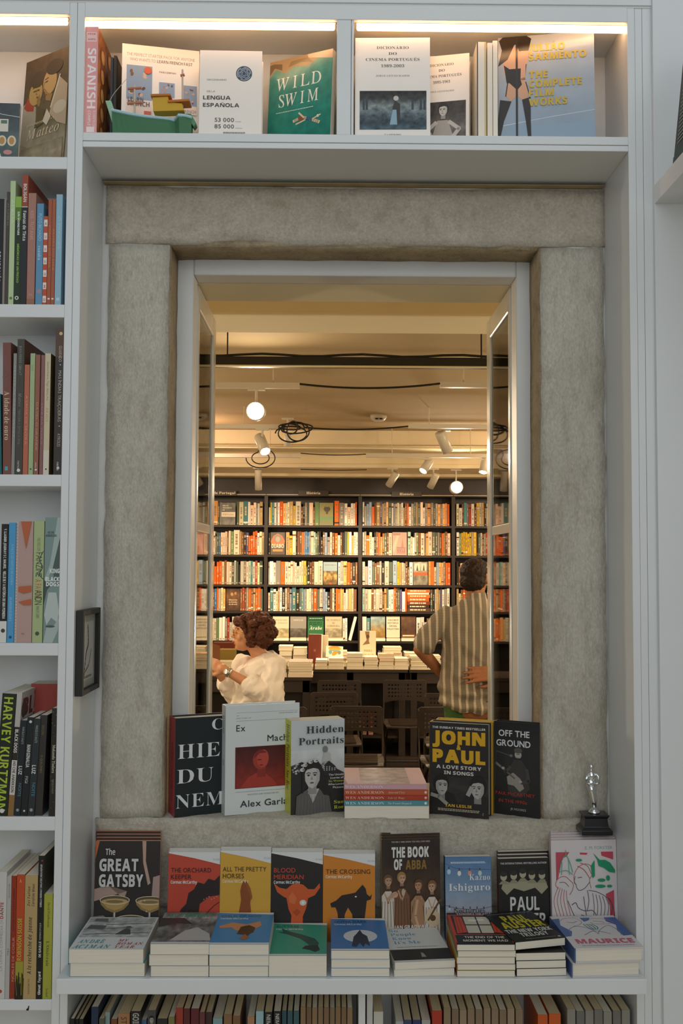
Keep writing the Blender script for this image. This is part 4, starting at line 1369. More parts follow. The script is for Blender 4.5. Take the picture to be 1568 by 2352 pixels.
for k, (yt, yb, c, t1, t2, tc, lab) in enumerate(ys):
    def sa(A, t1=t1, t2=t2, tc=tc, k=k):
        A.text(t1, .22, .985 if k else .99, .52, tc, 'serif', w=.46, rot=-90, off=-.012)
        if t2:
            A.text(t2, .28, .48, .4, tc, 'bolditalic', w=.2 if k < 3 else .28, rot=-90, off=-.01)
            A.ell(.5, .03, .25, .25, tc, 10)
    lying(lab, 790, 983 - (k == 0) * 3, yt, yb, .194 + .001 * k, .185, cover=c, art=a_wes if k == 0 else None, sart=sa)
# the lowest one lies with its page edges outwards
p = at(791, 1884, .195)
q = at(985, 1884, .195)
zt = at(888, 1851.5, .195).z
book('thick book at the bottom of the pile, cream page edges outward', Matrix(((0, 0, 1, p.x), (-1, 0, 0, .195 + .19), (0, -1, 0, zt), (0, 0, 0, 1))) , .19, q.x - p.x, zt - Z_SILL, cover='#d9cfc0', pages=PAGES)


def a_jp(A):
    A.rect(0, 0, 1, 1, '#242120')
    A.text('THE SUNDAY TIMES BESTSELLER', .5, .935, .022, '#c9c6bf', 'bold', w=.9, al='c', off=.015)
    A.text('JOHN', .5, .775, .125, '#d19f17', 'bold', w=.9, al='c', off=.05); A.text('&', .5, .715, .05, '#d19f17', 'bold', al='c', off=.04); A.text('PAUL', .5, .575, .125, '#d19f17', 'bold', w=.9, al='c', off=.05)
    A.text('A LOVE STORY', .5, .505, .035, '#c3c1ba', 'bold', w=.76, al='c', off=.02); A.text('IN SONGS', .5, .445, .035, '#c3c1ba', 'bold', w=.5, al='c', off=.02)
    A.photo(0, .12, 1, .43, ['#1d1b1a', '#2e2c2a', '#34312f', '#262423'], 14, 14, 2, .15)
    A.poly([(.0, .1), (.05, .24), (.2, .28), (.42, .24), (.5, .1)], '#191817'); A.poly([(.55, .1), (.62, .26), (.8, .27), (1, .22), (1, .1)], '#201e1d')
    face(A, .21, .32, .135, '#a5a19b', '#171615', '#2a2726', 1); face(A, .82, .31, .145, '#aaa69f', '#191817', '#2a2726', -1)
    A.line([(.04, .22), (.16, .2), (.3, .13)], .06, '#8f8b85'); A.line([(.66, .24), (.72, .32)], .07, '#9d9993')
    A.text('IAN LESLIE', .5, .10, .028, '#d0a326', 'bold', w=.44, al='c', off=.015)
    A.greek(.15, .07, .7, .010, '#a39a80', 2); A.text('f', .9, .03, .03, '#8a8780', 'serif')
def s_jp(A):
    A.text('JOHN & PAUL', .2, .95, .6, '#232120', 'bold', w=.8, rot=-90, off=.03)
jp = face_book('black book with fat yellow title lettering and two faces, front copy', 986, 1122, 1658, .236, Z_SILL, yaw=-19, lean=0, t=.034, cover='#242120', spine='#c9971b', hard=True, art=a_jp)
face_book('second copy of the yellow-lettered black book, just its yellow jacket showing behind', 1001, 1132, 1652, .273, Z_SILL, yaw=-19, lean=0, t=.03, cover='#c4941c', back='#d0a024', spine='#c9971b', hard=True, edge='#c9971b')


def a_off(A):
    A.photo(0, 0, 1, 1, ['#1c1c1c', '#242423', '#2a2a29', '#1c1d1e'], 12, 18, 3, .1)
    A.text('OFF THE', .1, .845, .065, '#d3d6d6', 'plain', w=.68, off=.02); A.text('GROUND', .05, .74, .065, '#d3d6d6', 'plain', w=.75, off=.02)
    A.poly([(.3, .28), (.34, .5), (.44, .6), (.6, .6), (.72, .52), (.78, .3), (.6, .2), (.4, .2)], '#3a3835')
    A.ell(.53, .655, .075, .085, '#a39d95'); A.ell(.53, .7, .09, .06, '#57514a'); A.line([(.5, .66), (.56, .66)], .012, '#2a2826'); A.line([(.5, .62), (.57, .615)], .015, '#3a302c')
    A.poly([(.28, .41), (.42, .46), (.58, .4), (.66, .3), (.56, .26), (.44, .32), (.3, .33)], '#8f8a82'); A.line([(.12, .52), (.45, .4)], .035, '#5f5a52'); A.line([(.04, .55), (.14, .515)], .05, '#77726a')
    A.line([(.36, .52), (.26, .46), (.2, .5)], .06, '#4a4743'); A.line([(.72, .5), (.76, .38), (.6, .36)], .07, '#45423f'); A.ell(.2, .5, .035, .03, '#a59f97'); A.ell(.58, .37, .035, .03, '#a59f97')
    A.line([(.05, .68), (.36, .64)], .02, '#4f4f4d'); A.ell(.38, .64, .035, .03, '#6a6a68'); A.line([(.05, .68), (.02, .3)], .015, '#3d3d3b')
    A.text('PAUL McCARTNEY', .03, .215, .034, '#a03226', 'plain', w=.86, off=.02); A.text('IN THE 1990s', .1, .135, .034, '#a03226', 'plain', w=.62, off=.02)
    A.text('JR MOORES', .36, .06, .022, '#9fa3a2', 'plain', w=.34, off=.01)
face_book('black book with a guitarist and red lettering, nearest the stone upright', 1135, 1240, 1656, .243, Z_SILL, yaw=-27, lean=0, t=.026, cover='#1d1e1e', hard=True, art=a_off, pages=PAGES_W, edge='#2a2a2a')

# ================================================================== books standing against the wall on the display shelf
def copies(n, labels, xl, xr, yt, Y, dt, yaw=0, lean=5, art=None, shift=0, top=None, group=None, jx=0, **kw):
    for k in range(n):
        face_book(labels[k], xl + (shift * k), xr + (shift * k), yt - (k * jx), Y + k * (dt + .0006) / math.cos(rad(lean)), Z_BRD, yaw=yaw, lean=lean, t=dt, art=art if k == 0 else top, group=group if k else None, **kw)


def glass_(A, x, y, s, a='#b59a6a'):
    k = A.w / A.h
    A.line([(x, y - s * .6 * k), (x - s * .03, y - s * 2.2 * k)], s * .13, '#a89a88'); A.line([(x + s * .03, y - s * .7 * k), (x, y - s * 2.2 * k)], s * .04, '#d9d0c0')
    A.poly([(x - s, y), (x - s * .92, y - s * .3 * k), (x - s * .6, y - s * .62 * k), (x - s * .15, y - s * .8 * k), (x + s * .15, y - s * .8 * k), (x + s * .6, y - s * .62 * k), (x + s * .92, y - s * .3 * k), (x + s, y)], '#8f7547')
    A.poly([(x - s * .8, y - s * .2 * k), (x - s * .5, y - s * .5 * k), (x, y - s * .68 * k), (x + s * .5, y - s * .5 * k), (x + s * .8, y - s * .2 * k)], '#b08f52')
    A.ell(x, y, s * 1.0, s * .30, '#d8cba8', 28); A.ell(x, y, s * .95, s * .26, '#5f4d34', 28); A.ell(x, y - s * .08 * k, s * .86, s * .18, a, 24); A.ell(x, y - s * .1 * k, s * .6, s * .1, '#7f6a42', 20)
    r = random.Random(int(x * 99))
    for k in range(14):
        A.ell(x + (r.random() - .5) * s * 1.2, y - (s * .15 + r.random() * s * .35) * k, s * .06, s * .05, r.choice(['#cdb98a', '#a08a58', '#5f4c30']), 6)
def a_gat(A):
    A.rect(0, 0, 1, 1, '#2c2522')
    A.poly([(0, .52), (.0, .4), (.5, .5), (.46, .42), (.2, .56)], '#a88e80'); A.poly([(.72, 1), (.78, 1), (.78, .8), (.86, .58), (.82, .56), (.74, .78)], '#b79683'); A.poly([(.88, .42), (1, .42), (1, .66), (.9, .64)], '#a88d86')
    A.poly([(0, 1), (.06, 1), (.0, .82)], '#b8663a'); A.rect(.0, 0, 1, .12, '#7d5f52')
    A.poly([(0, .25), (.15, .26), (.3, .18), (.42, .04), (.3, 0), (0, 0)], '#8f7f74'); 
    r = random.Random(3)
    for k in range(30):
        A.ell(.02 + r.random() * .25, .02 + r.random() * .2, .035, .03, r.choice(['#b7aca4', '#5a4e48', '#8d7f77', '#2c2624']), 7)
    glass_(A, .32, .415, .23); glass_(A, .86, .41, .22); glass_(A, .58, .22, .25, '#c09a6c')
    A.text('The', .16, .865, .06, '#c9cac6', 'bold', w=.15); A.text('GREAT', .07, .705, .115, '#c9cac6', 'bold', w=.6, off=.02); A.text('GATSBY', .07, .55, .115, '#c9cac6', 'bold', w=.68, off=.02)
copies(4, ['brown paperback with champagne glasses on its cover, front copy', 'brown champagne-glass paperback, second copy, showing its orange-pink top', 'brown champagne-glass paperback, third copy, behind the second', 'brown champagne-glass paperback, hindmost copy against the stone'],
       213, 363, 1933, .122, .0125, lean=4, jx=7.5, art=a_gat, cover='#3a2c26', pages=mat('pink_stained_page_edges', '#d69a78', .8), spine='#a5583a')

PW = '#d9dad6'
def up_(f, a, b):
    def g(A):
        P = A.P
        A.P = lambda x, y: P(x, a + b * y)
        f(A)
        A.P = P
    return g
def mcc(base, title, tcol, ycol, draw, yoff=0):
    def f(A):
        A.rect(0, 0, 1, 1, base)
        r = random.Random(len(title))
        for k in range(12):
            A.ell(.1 + .8 * r.random(), .1 + .6 * r.random(), .05 + .1 * r.random(), .03, base, 7)
        A.poly([(0, 1), (1, 1), (1, .86), (.5, .93), (0, .985)], PW)
        A.text('PICADOR', .86, .905, .022, '#a3a5a3', 'serif', w=.13)
        for k, s in enumerate(title):
            A.text(s[0], .05, .77 - k * .075, .05, tcol, 'plain', w=s[1], off=.012)
        A.text('Cormac McCarthy', .05, .77 - len(title) * .075 + .03 - .005, .032, ycol, 'bold', w=.51, off=.005)
        draw(A)
    return f
def d_train(A):
    k = '#2a1d19'
    A.poly([(0, .05), (0, .22), (.1, .32), (.2, .28), (.26, .36), (.36, .42), (.4, .54), (.5, .58), (.58, .66), (.7, .64), (.78, .7), (.9, .68), (1, .74), (1, .52), (.8, .5), (.62, .42), (.6, .3), (.5, .24), (.46, .34), (.4, .22), (.38, .34), (.3, .28), (.34, .2), (.3, .14), (.1, .12)], k)
    A.curve([(.45, .14), (.55, .22), (.62, .16), (.66, .06)], .012, k); A.curve([(.6, .3), (.75, .32), (.9, .4), (1, .44)], .012, k)
    for k_ in range(6):
        A.ell(.7 + k_ * .05, .47 + .015 * (k_ % 3), .008, .008, '#e0cfae', 6)
def d_horse(A):
    k = '#8f4a1c'
    A.poly([(.42, .55), (.4, .48), (.42, .36), (.38, .2), (.36, .0), (.4, .0), (.44, .14), (.5, .18), (.55, .0), (.6, .0), (.58, .14), (.64, .1), (.62, .2), (.6, .32), (.62, .42), (.58, .54), (.52, .62), (.5, .58), (.46, .62)], k)
    A.poly([(.5, .6), (.6, .52), (.64, .4), (.62, .36), (.56, .48)], '#9c5522')
def d_bull(A):
    k = '#cf5a26'
    A.poly([(.05, .68), (.12, .56), (.24, .5), (.3, .48), (.34, .34), (.40, .25), (.38, .02), (.46, .02), (.48, .14), (.54, .14), (.55, .02), (.62, .02), (.62, .24), (.68, .34), (.72, .48), (.85, .52), (.95, .62), (.94, .68), (.84, .6), (.72, .6), (.62, .66), (.5, .68), (.4, .66), (.3, .6), (.16, .62)], k)
    A.poly([(.34, .5), (.42, .56), (.5, .48), (.46, .4), (.36, .42)], '#d9703a'); A.ell(.62, .42, .065, .065, '#d5cfc8'); A.ell(.62, .42, .03, .03, '#efe9e0')
    A.poly([(.42, .3), (.5, .24), (.58, .3), (.5, .34)], '#b5481c')
def d_wolf(A):
    k = '#2a1e18'
    A.poly([(.14, .4), (.25, .44), (.36, .52), (.5, .54), (.62, .56), (.76, .68), (.82, .62), (.84, .54), (.9, .5), (.94, .54), (.92, .46), (.84, .44), (.82, .3), (.8, .18), (.78, .04), (.84, 0), (.54, 0), (.58, .1), (.56, .24), (.48, .34), (.42, .24), (.4, .1), (.42, 0), (.26, 0), (.3, .1), (.28, .26), (.24, .34), (.16, .34)], k)
    A.ell(.63, .5, .02, .02, '#d5d2cc', 8)
    for x in (.2, .26, .5, .9):
        A.line([(x, .0), (x + .03, .12)], .02, '#6b2f14')
sets = [(383, 502, '#bf4630', [('THE ORCHARD', .78), ('KEEPER', .4)], '#3a1d18', '#e9ddd6', d_train, 'red', 'black steam train', 1958),
        (503, 620, '#d3a23a', [('ALL THE PRETTY', .86), ('HORSES', .42)], '#57401c', '#ecdcb4', up_(d_horse, .16, .82), 'yellow', 'brown horse', 1955),
        (621, 740, '#26211f', [('BLOOD', .42), ('MERIDIAN', .58)], '#c2452a', '#dcd9d4', up_(d_bull, .08, .84), 'black', 'orange bull skull', 1958),
        (741, 861, '#cf8024', [('THE CROSSING', .86)], '#5a3417', '#ecdcc0', up_(d_wolf, .13, .76), 'orange', 'black wolf', 1962)]
for xl, xr, base, ti, tc, yc, dr, cn, what, yt in sets:
    copies(3, ['%s paperback with a %s on its white-topped cover, front copy' % (cn, what), 'second copy behind the %s paperback with the %s' % (cn, what), 'hindmost copy behind the %s paperback with the %s' % (cn, what)],
           xl, xr, yt, .124, .014, lean=4, jx=3, art=mcc(base, ti, tc, yc, dr), cover=PW, spine=base, pages=PAGES_W)


def a_abba(A):
    A.photo(0, 0, 1, 1, ['#2b2019', '#3a2a1f', '#4a3526', '#34261c', '#2c211b'], 20, 30, 5, .15)
    A.text('THE ONLY ABBA BOOK YOU WILL EVER NEED', .5, .965, .014, '#b0a48c', 'bold', w=.66, al='c')
    A.text('THE BOOK', .17, .82, .095, '#d8d6cf', 'bold', w=.64, off=.03); A.text('OF', .21, .70, .095, '#d8d6cf', 'bold', w=.14, off=.03); A.text('ABBA', .41, .70, .085, '#8a682c', 'bold', w=.36, off=.02)
    for x, y, sk, hr, sh, tn in ((.11, .59, '#b98f70', '#6a4a2a', '#cfc3b2', 1), (.34, .615, '#c39a7c', '#9a7642', '#7a5238', 1), (.62, .54, '#b98a68', '#5f3f24', '#a37a58', -1), (.85, .525, '#c2987a', '#7a5a34', '#d3c9bb', -1)):
        A.poly([(x - .13, y - .5), (x - .13, y - .16), (x - .05, y - .1), (x + .05, y - .1), (x + .13, y - .18), (x + .14, y - .5)], sh)
        A.line([(x - .06, y - .12), (x, y - .22), (x + .06, y - .12)], .02, sk)
        for q_ in range(5):
            A.line([(x - .1 + q_ * .045, y - .2), (x - .12 + q_ * .055, y - .45)], .008, '#4a3526')
        face(A, x, y, .075, sk, hr, '#3a2618', tn, None, '#8a4a3a')
    A.poly([(.48, .2), (.56, .4), (.68, .4), (.72, .14), (.6, .1)], '#a37a58'); A.line([(.6, .4), (.56, .25), (.62, .12)], .04, '#c69c7c'); A.ell(.22, .46, .05, .05, '#c9a080'); A.line([(.24, .48), (.1, .42)], .04, '#b98f70'); A.ell(.36, .48, .03, .06, '#b9a890')
    A.poly([(.72, .2), (.76, .3), (.86, .32), (.97, .26), (.97, .16), (.85, .12)], '#c9b392'); A.ell(.86, .22, .05, .05, '#5a4028'); A.line([(.78, .2), (.99, .4)], .03, '#5f4630')
    A.text('JAN GRADVALL', .5, .085 + .04, .032, '#cfcac0', 'bold', w=.6, al='c', off=.01)
    A.text('MELANCHOLY', .5, .04, .06, '#7a5c28', 'bold', w=.7, al='c'); A.text('UNDERCOVER', .5, -.0, .03, '#7a5c28', 'bold', w=.7, al='c')
copies(3, ['dark brown hardback with four singers and a bold white title, front copy', 'second copy behind the hardback with four singers', 'hindmost copy behind the hardback with four singers, white top edge'],
       877, 1012, 1930, .124, .018, yaw=6, lean=3, jx=6, art=a_abba, cover='#3a2b1f', spine='#8f7440', edge='#6f5830', pages=PAGES_W, hard=True)


def a_noc(A):
    A.photo(0, 0, 1, 1, ['#7f737c', '#9a8f98', '#a0a0aa', '#8fa0b2', '#7792ad', '#5f83a8', '#54799f'], 12, 24, 3, .05)
    A.greek(.12, .93, .76, .008, '#c9d2d8', 2)
    for y0, n, pts in ((.86, 4, [(0, .92), (.25, .86), (.6, .85), (1, .84)]), (.4, 6, [(0, .42), (.3, .38), (.7, .37), (1, .4)]), (.14, 6, [(0, .16), (.4, .1), (.8, .13), (1, .15)])):
        A.curve(pts, .008, '#3f4a58')
        for k in range(n):
            x = .08 + k * .9 / n
            yy = y0 + (.02 if k == 0 else 0) - .02
            A.line([(x, yy + .02), (x, yy - .01)], .02, '#3f3f44'); A.ell(x, yy - .04 if n == 4 else yy - .025, .04 if n == 4 else .022, .055 if n == 4 else .03, ['#a9cfd8', '#e2ded2', '#d59a7e', '#bcd0c2', '#e8e2d0', '#b8c4d0'][k], 12)
    A.text('Kazuo', .97, .72, .07, '#dadfe2', 'serif', w=.45, al='r'); A.text('Ishiguro', .97, .595, .085, '#dadfe2', 'serif', w=.9, al='r')
    A.text('Nocturnes', .17, .335, .05, '#4f4650', 'serif', w=.68)
face_book('small blue book with strings of coloured bulbs on its cover, standing alone', 1024, 1130, 1970, .128, Z_BRD, yaw=3, lean=4, t=.02, cover='#5a7fa3', spine='#37506d', art=a_noc)


def a_aus(A):
    A.rect(0, 0, 1, 1, '#1f1f1c'); A.text('THE INTERNATIONAL BESTSELLING AUTHOR', .5, .93, .022, '#bfbdb4', 'bold', w=.92, al='c')
    A.poly([(.05, .64), (.1, .74), (.25, .7), (.4, .72), (.5, .74), (.62, .72), (.78, .7), (.92, .74), (.98, .64), (.85, .56), (.72, .64), (.5, .6), (.3, .64), (.16, .56)], '#a19b80')
    for x, y in ((.1, .79), (.3, .8), (.48, .82), (.66, .8), (.86, .8)):
        A.ell(x, y - .01, .065, .075, '#a9a389'); A.ell(x, y + .025, .068, .05, '#2f2c24'); A.poly([(x - .1, y - .1), (x - .04, y - .06), (x + .04, y - .06), (x + .1, y - .1)], '#8f8a70')
    A.text('PAUL', .51, .37, .16, '#d4d3cd', 'bold', w=.58, al='c'); A.text('AUSTER', .5, .17, .16, '#d4d3cd', 'bold', w=.86, al='c')
    A.text('THE NEW YORK TRILOGY', .5, .08, .05, '#c0bd38', 'bold', w=.8, al='c')
copies(3, ['black paperback with a row of olive figures and tall white lettering, front copy', 'second copy behind the black paperback with olive figures', 'hindmost copy behind the black paperback with olive figures'],
       1147, 1263, 1974, .124, .015, yaw=5, lean=3, jx=8, art=a_aus, cover='#26231f', spine='#5b2f25', pages=PAGES)


def figures(A, ink, ink2, blk, hi):
    """two line-drawn figures embracing"""
    A.curve([(.36, .56), (.34, .64), (.4, .72), (.5, .76), (.6, .74), (.62, .66), (.58, .6), (.6, .52)], .009, ink); A.curve([(.36, .64), (.345, .58), (.37, .56), (.38, .53), (.42, .5), (.5, .52), (.58, .58)], .009, ink2)
    A.curve([(.4, .74), (.5, .7), (.58, .62)], .012, ink); A.curve([(.44, .77), (.55, .74), (.61, .66)], .01, ink); A.line([(.4, .625), (.46, .63)], .01, ink2)
    A.curve([(.1, .52), (.06, .56), (.1, .62), (.2, .64), (.28, .6), (.33, .56), (.31, .5), (.27, .46)], .009, ink); A.curve([(.12, .58), (.2, .58), (.26, .54)], .01, ink)
    for k in range(5):
        A.curve([(.1 + k * .03, .54 - k * .01), (.03 + k * .05, .4), (.08 + k * .05, .24), (.12 + k * .04, .12)], .008, ink)
    A.curve([(.56, .5), (.7, .48), (.88, .4), (.95, .26), (.9, .14), (.84, .08)], .009, ink2)
    for k in range(6):
        A.curve([(.62 + k * .05, .47 - k * .01), (.64 + k * .055, .34), (.62 + k * .05, .2), (.6 + k * .04, .12)], .008, ink2)
    A.curve([(.3, .36), (.36, .38), (.4, .33), (.5, .3), (.62, .3), (.68, .22), (.64, .14)], .01, ink2)
    for k in range(4):
        A.curve([(.44, .26 - k * .03), (.54, .24 - k * .03), (.66, .2 - k * .025)], .009, ink2)
    A.curve([(.26, .1), (.34, .04), (.46, .12), (.58, .06)], .009, ink2); A.curve([(.24, .4), (.3, .3), (.36, .2), (.3, .12)], .009, ink2)
    A.curve([(.48, .44), (.5, .34), (.52, .24)], .009, ink2); A.curve([(.54, .5), (.56, .4), (.53, .3)], .009, ink2)
def a_for(A):
    A.rect(0, 0, 1, 1, '#d3cccb')
    A.text('E. M. FORSTER', .94, .905, .03, '#7fa79c', 'plain', w=.42, al='r', off=.01)
    P = '#bf4a58'
    A.poly([(.07, .88), (.28, .88), (.24, .84), (.18, .82), (.14, .74), (.1, .62), (.07, .6)], P); A.poly([(.44, .875), (.56, .87), (.54, .85), (.44, .855)], P); A.poly([(.76, .88), (.95, .88), (.95, .8), (.86, .82), (.77, .84)], P)
    A.poly([(.95, .5), (.95, .05), (.82, .06), (.88, .2), (.88, .34), (.82, .46)], P); A.poly([(.06, .2), (.12, .14), (.22, .06), (.3, .05), (.3, .02), (.06, .02)], P)
    figures(A, '#b3685a', '#5a5054', '#3a3a3c', P)
    G = '#1f8f63'
    A.poly([(.64, .87), (.74, .8), (.82, .8), (.9, .77), (.97, .7), (.97, .67), (.88, .68), (.8, .72), (.72, .74), (.7, .8)], G); A.poly([(.6, .74), (.66, .8), (.66, .64), (.62, .62)], G); A.ell(.42, .8, .05, .02, G); A.ell(.76, .6, .06, .025, G); A.ell(.86, .62, .03, .04, G); A.ell(.74, .54, .08, .025, G); A.ell(.88, .54, .04, .02, G)
    A.curve([(.12, .7), (.16, .8), (.22, .85), (.28, .78), (.32, .68)], .012, '#5fa890'); A.line([(.22, .85), (.22, .9)], .012, '#5fa890'); A.curve([(.1, .68), (.22, .7), (.32, .66)], .01, '#5fa890'); A.line([(.16, .78), (.15, .66)], .01, '#5fa890'); A.line([(.26, .8), (.27, .66)], .01, '#5fa890')
copies(4, ['white book with a pink and green line drawing of a couple, front copy', 'second copy behind the white book with the drawn couple, pink top edge', 'third copy behind the white book with the drawn couple', 'hindmost copy behind the white book with the drawn couple'],
       1269, 1420, 1931, .124, .0135, yaw=3, lean=3, jx=6, art=a_for, cover='#d0c8c6', spine='#c9b7b8', edge='#b8505c', pages=PAGES_W, hard=True)

# ================================================================== flat piles along the front of the display shelf
def zpx(py, Y):
    return at(800, py, Y).z


def pile(names, xl, xr, Yf, yt, depth, cols, art, spines=None, yaws=None, hard=False, pages=None, jx=None, group=None):
    n = len(names)
    zt = zpx(yt, Yf)
    th = (zt - Z_BRD) / n
    for k in range(n):
        z1 = zt - th * k
        j = (jx[k] if jx else 0)
        if k and hasattr(names[k], 'startswith'):
            pass
        kw = {}
        b_ = flat_book(names[k], xl + j, xr + j, Yf + (0 if k == 0 else .002), z1, depth, th - .0004, yaw=(yaws[k] if yaws else 0), cover=cols[k % len(cols)], spine=(spines[k] if spines else None), art=art if k == 0 else None, hard=hard, pages=pages or PAGES, group=group if k else None)


def a_rom(A):
    A.rect(0, 0, 1, 1, '#d3d8d6')
    A.photo(.02, .36, .98, .98, ['#a9afad', '#b9bebb', '#8f9593', '#c3c8c5', '#a5aaa8', '#b9bebb'], 26, 18, 4, .25)
    for q in (((.05, .45), (.95, .5)), ((.1, .62), (.7, .66)), ((.3, .75), (.95, .8))):
        A.line(q, .02, '#4f5452')
    A.poly([(.5, .44), (.6, .62), (.68, .6), (.72, .44)], '#4a4f4d'); A.ell(.64, .66, .04, .06, '#5f6462'); A.poly([(.05, .62), (.3, .6), (.32, .72), (.08, .74)], '#5a605e'); A.poly([(.1, .86), (.3, .84), (.28, .95), (.1, .95)], '#6a706d')
    A.text('ANDRÉ', .06, .18, .10, '#3a9a98', 'bolditalic', w=.36); A.text('ACIMAN', .03, .03, .10, '#3a9a98', 'bolditalic', w=.5)
    for k, s in enumerate(('MY', 'ROMAN', 'YEAR')):
        A.text(s, .60, .225 - k * .095, .07, '#b8564e', 'bolditalic', w=[.14, .36, .26][k])
pile(['white memoir with a black-and-white street photograph, on top of its pile', 'lower copy under the white memoir, turquoise spine edge'], 158, 329, YF + .008, 2181, .185, ['#cfd4d2', '#3f9a9c'], a_rom, jx=[0, 3], spines=['#3f9a9c'] * 2)
def a_grey(A):
    A.photo(0, 0, 1, 1, ['#8a8c8a', '#4f514f', '#777976', '#5d5f5d', '#9a9c99', '#6a6c6a'], 24, 18, 7, .4)
    A.poly([(.3, .1), (.5, .4), (.7, .5), (.95, .3), (1, .1)], '#b3b4b0'); A.poly([(0, .5), (.3, .62), (.6, .6), (.4, .8), (0, .8)], '#3a3c3a'); A.rect(0, 0, 1, .05, '#cfd2d0')
    A.text('BITTERSWEET', .12, .84, .1, '#2f9a6a', 'bold', w=.8)
pile(['grey photographic book with green lettering, on top of its pile', 'middle copy under the grey photographic book', 'lowest copy under the grey photographic book'], 345, 480, YF + .008, 2168, .185, ['#8a8c8a', '#c9c9c3'], a_grey, jx=[0, -2, 1])
def mcf(base, title, tw, draw, tc):
    def f(A):
        A.rect(0, 0, 1, 1, base); A.poly([(0, 1), (1, 1), (1, .93), (0, .985)], PW); A.rect(0, 0, 1, .045, PW)
        A.text(title, .06, .85, .06, tc, 'plain', w=tw, off=.01); A.text('Cormac McCarthy', .06, .77, .045, '#d3e0e0', 'bold', w=.5); draw(A)
    return f
def d_child(A):
    A.poly([(.08, .55), (.3, .66), (.55, .6), (.78, .7), (.82, .56), (.7, .44), (.4, .4), (.3, .5), (.1, .48)], '#c98a62'); A.poly([(.42, .3), (.46, .52), (.6, .58), (.72, .5), (.7, .36), (.64, .3), (.6, .2), (.54, .28)], '#4a3428'); A.poly([(.48, .16), (.56, .3), (.64, .2), (.58, .12)], '#a5623a')
def d_fish(A):
    A.poly([(.1, .7), (.3, .72), (.55, .62), (.78, .5), (.86, .36), (.82, .22), (.72, .2), (.66, .34), (.52, .5), (.3, .62)], '#2d5a54'); A.poly([(.62, .28), (.56, .2), (.7, .16), (.8, .1), (.88, .16), (.84, .3)], '#2b3f3d'); A.poly([(.2, .7), (.16, .82), (.34, .7)], '#2d5a54')
def d_dark(A):
    A.ell(.52, .42, .3, .3, '#c9d0d6', 28); A.poly([(.36, .12), (.4, .4), (.46, .5), (.52, .62), (.56, .5), (.64, .42), (.68, .12), (.6, .2), (.56, .1), (.5, .22), (.44, .1)], '#26384f')
pile(['blue paperback with an orange and brown figure, on top of its pile', 'middle copy under the blue paperback with the orange figure', 'lowest copy under the blue paperback with the orange figure'], 480, 617, YF + .008, 2169, .185, ['#4a8ab5', PW], mcf('#3f86b8', 'CHILD OF GOD', .72, d_child, '#2a5577'), jx=[0, 1, -1])
pile(['green paperback with a dark fish, lying alone'], 617, 750, YF + .010, 2195, .185, ['#4f9c84'], mcf('#3f9c82', 'SUTTREE', .42, d_fish, '#245c4c'))
pile(['blue paperback with a white oval, on top of its pile', 'middle copy under the blue paperback with the oval', 'lowest copy under the blue paperback with the oval'], 760, 894, YF + .009, 2183, .185, ['#4a7fb5', PW], mcf('#3d78b0', 'OUTER DARK', .6, d_dark, '#24486f'), jx=[0, 1, 0])
def a_peo(A):
    A.rect(0, 0, 1, 1, '#d2d6d2'); A.rect(0, .05, 1, .36, '#2b2f31'); A.rect(0, 0, 1, .05, '#cfd0cb')
    for k, s in enumerate(('So', 'People', 'Know', "It's Me")):
        A.text(s, .12, .9 - k * .125, .085, '#5f9fc0', 'serif', w=[.16, .44, .34, .46][k])
    A.greek(.14, .42, .7, .012, '#7a8280', 1); A.poly([(.48, .12), (.5, .26), (.54, .22), (.56, .12)], '#8f9490')
pile(['pale book with blue lettering and a black band, on top of its pile', 'lower copy under the pale book with the black band'], 907, 1045, YF + .008, 2211, .185, ['#cfd3cf', '#c9c6bb'], a_peo, yaws=[6, 3], jx=[0, -2])
def a_end(A):
    A.rect(0, 0, 1, 1, '#241f1c'); A.rect(0, .05, 1, .93, '#c9441f'); A.rect(.02, .0, .98, .28, '#241f1c'); A.rect(.05, .3, .95, .9, '#2a2320')
    A.rect(.27, .34, .73, .86, '#cfc7b0'); A.rect(.49, .34, .515, .86, '#2a2320'); A.rect(.27, .58, .73, .61, '#2a2320'); A.ell(.42, .74, .08, .06, '#e9e4d2'); A.ell(.58, .76, .07, .06, '#e9e4d2')
    A.poly([(.07, .32), (.26, .36), (.24, .84), (.1, .88)], '#c9441f'); A.poly([(.93, .32), (.74, .36), (.76, .84), (.9, .88)], '#c9441f')
    for x in (.12, .18, .8, .86):
        A.line([(x, .36), (x + .01, .84)], .012, '#8f2f16')
    A.text('TOSHIKI OKADA', .5, .92, .05, '#d9d2c0', 'bold', w=.66, al='c'); A.text('THE END OF THE', .52, .17, .06, '#d9d2c0', 'bold', w=.7, al='c'); A.text('MOMENT WE HAD', .52, .07, .06, '#d9d2c0', 'bold', w=.78, al='c')
pile(['orange and black book with a window and curtains, on top of its pile', 'green-spined book second in the pile under the orange window cover', 'yellow-spined book third in the pile under the orange window cover', 'orange-spined book lowest but one under the orange window cover', 'lowest copy in the pile under the orange window cover'], 1049, 1182, YF + .008, 2169, .185, ['#241f1c', '#a8a03a', '#c9c6b8'], a_end, spines=['#b8401f', '#7f8f4a', '#c9a83a', '#c2622e', '#8a3a2a'], jx=[0, 2, 0, 1, 0])
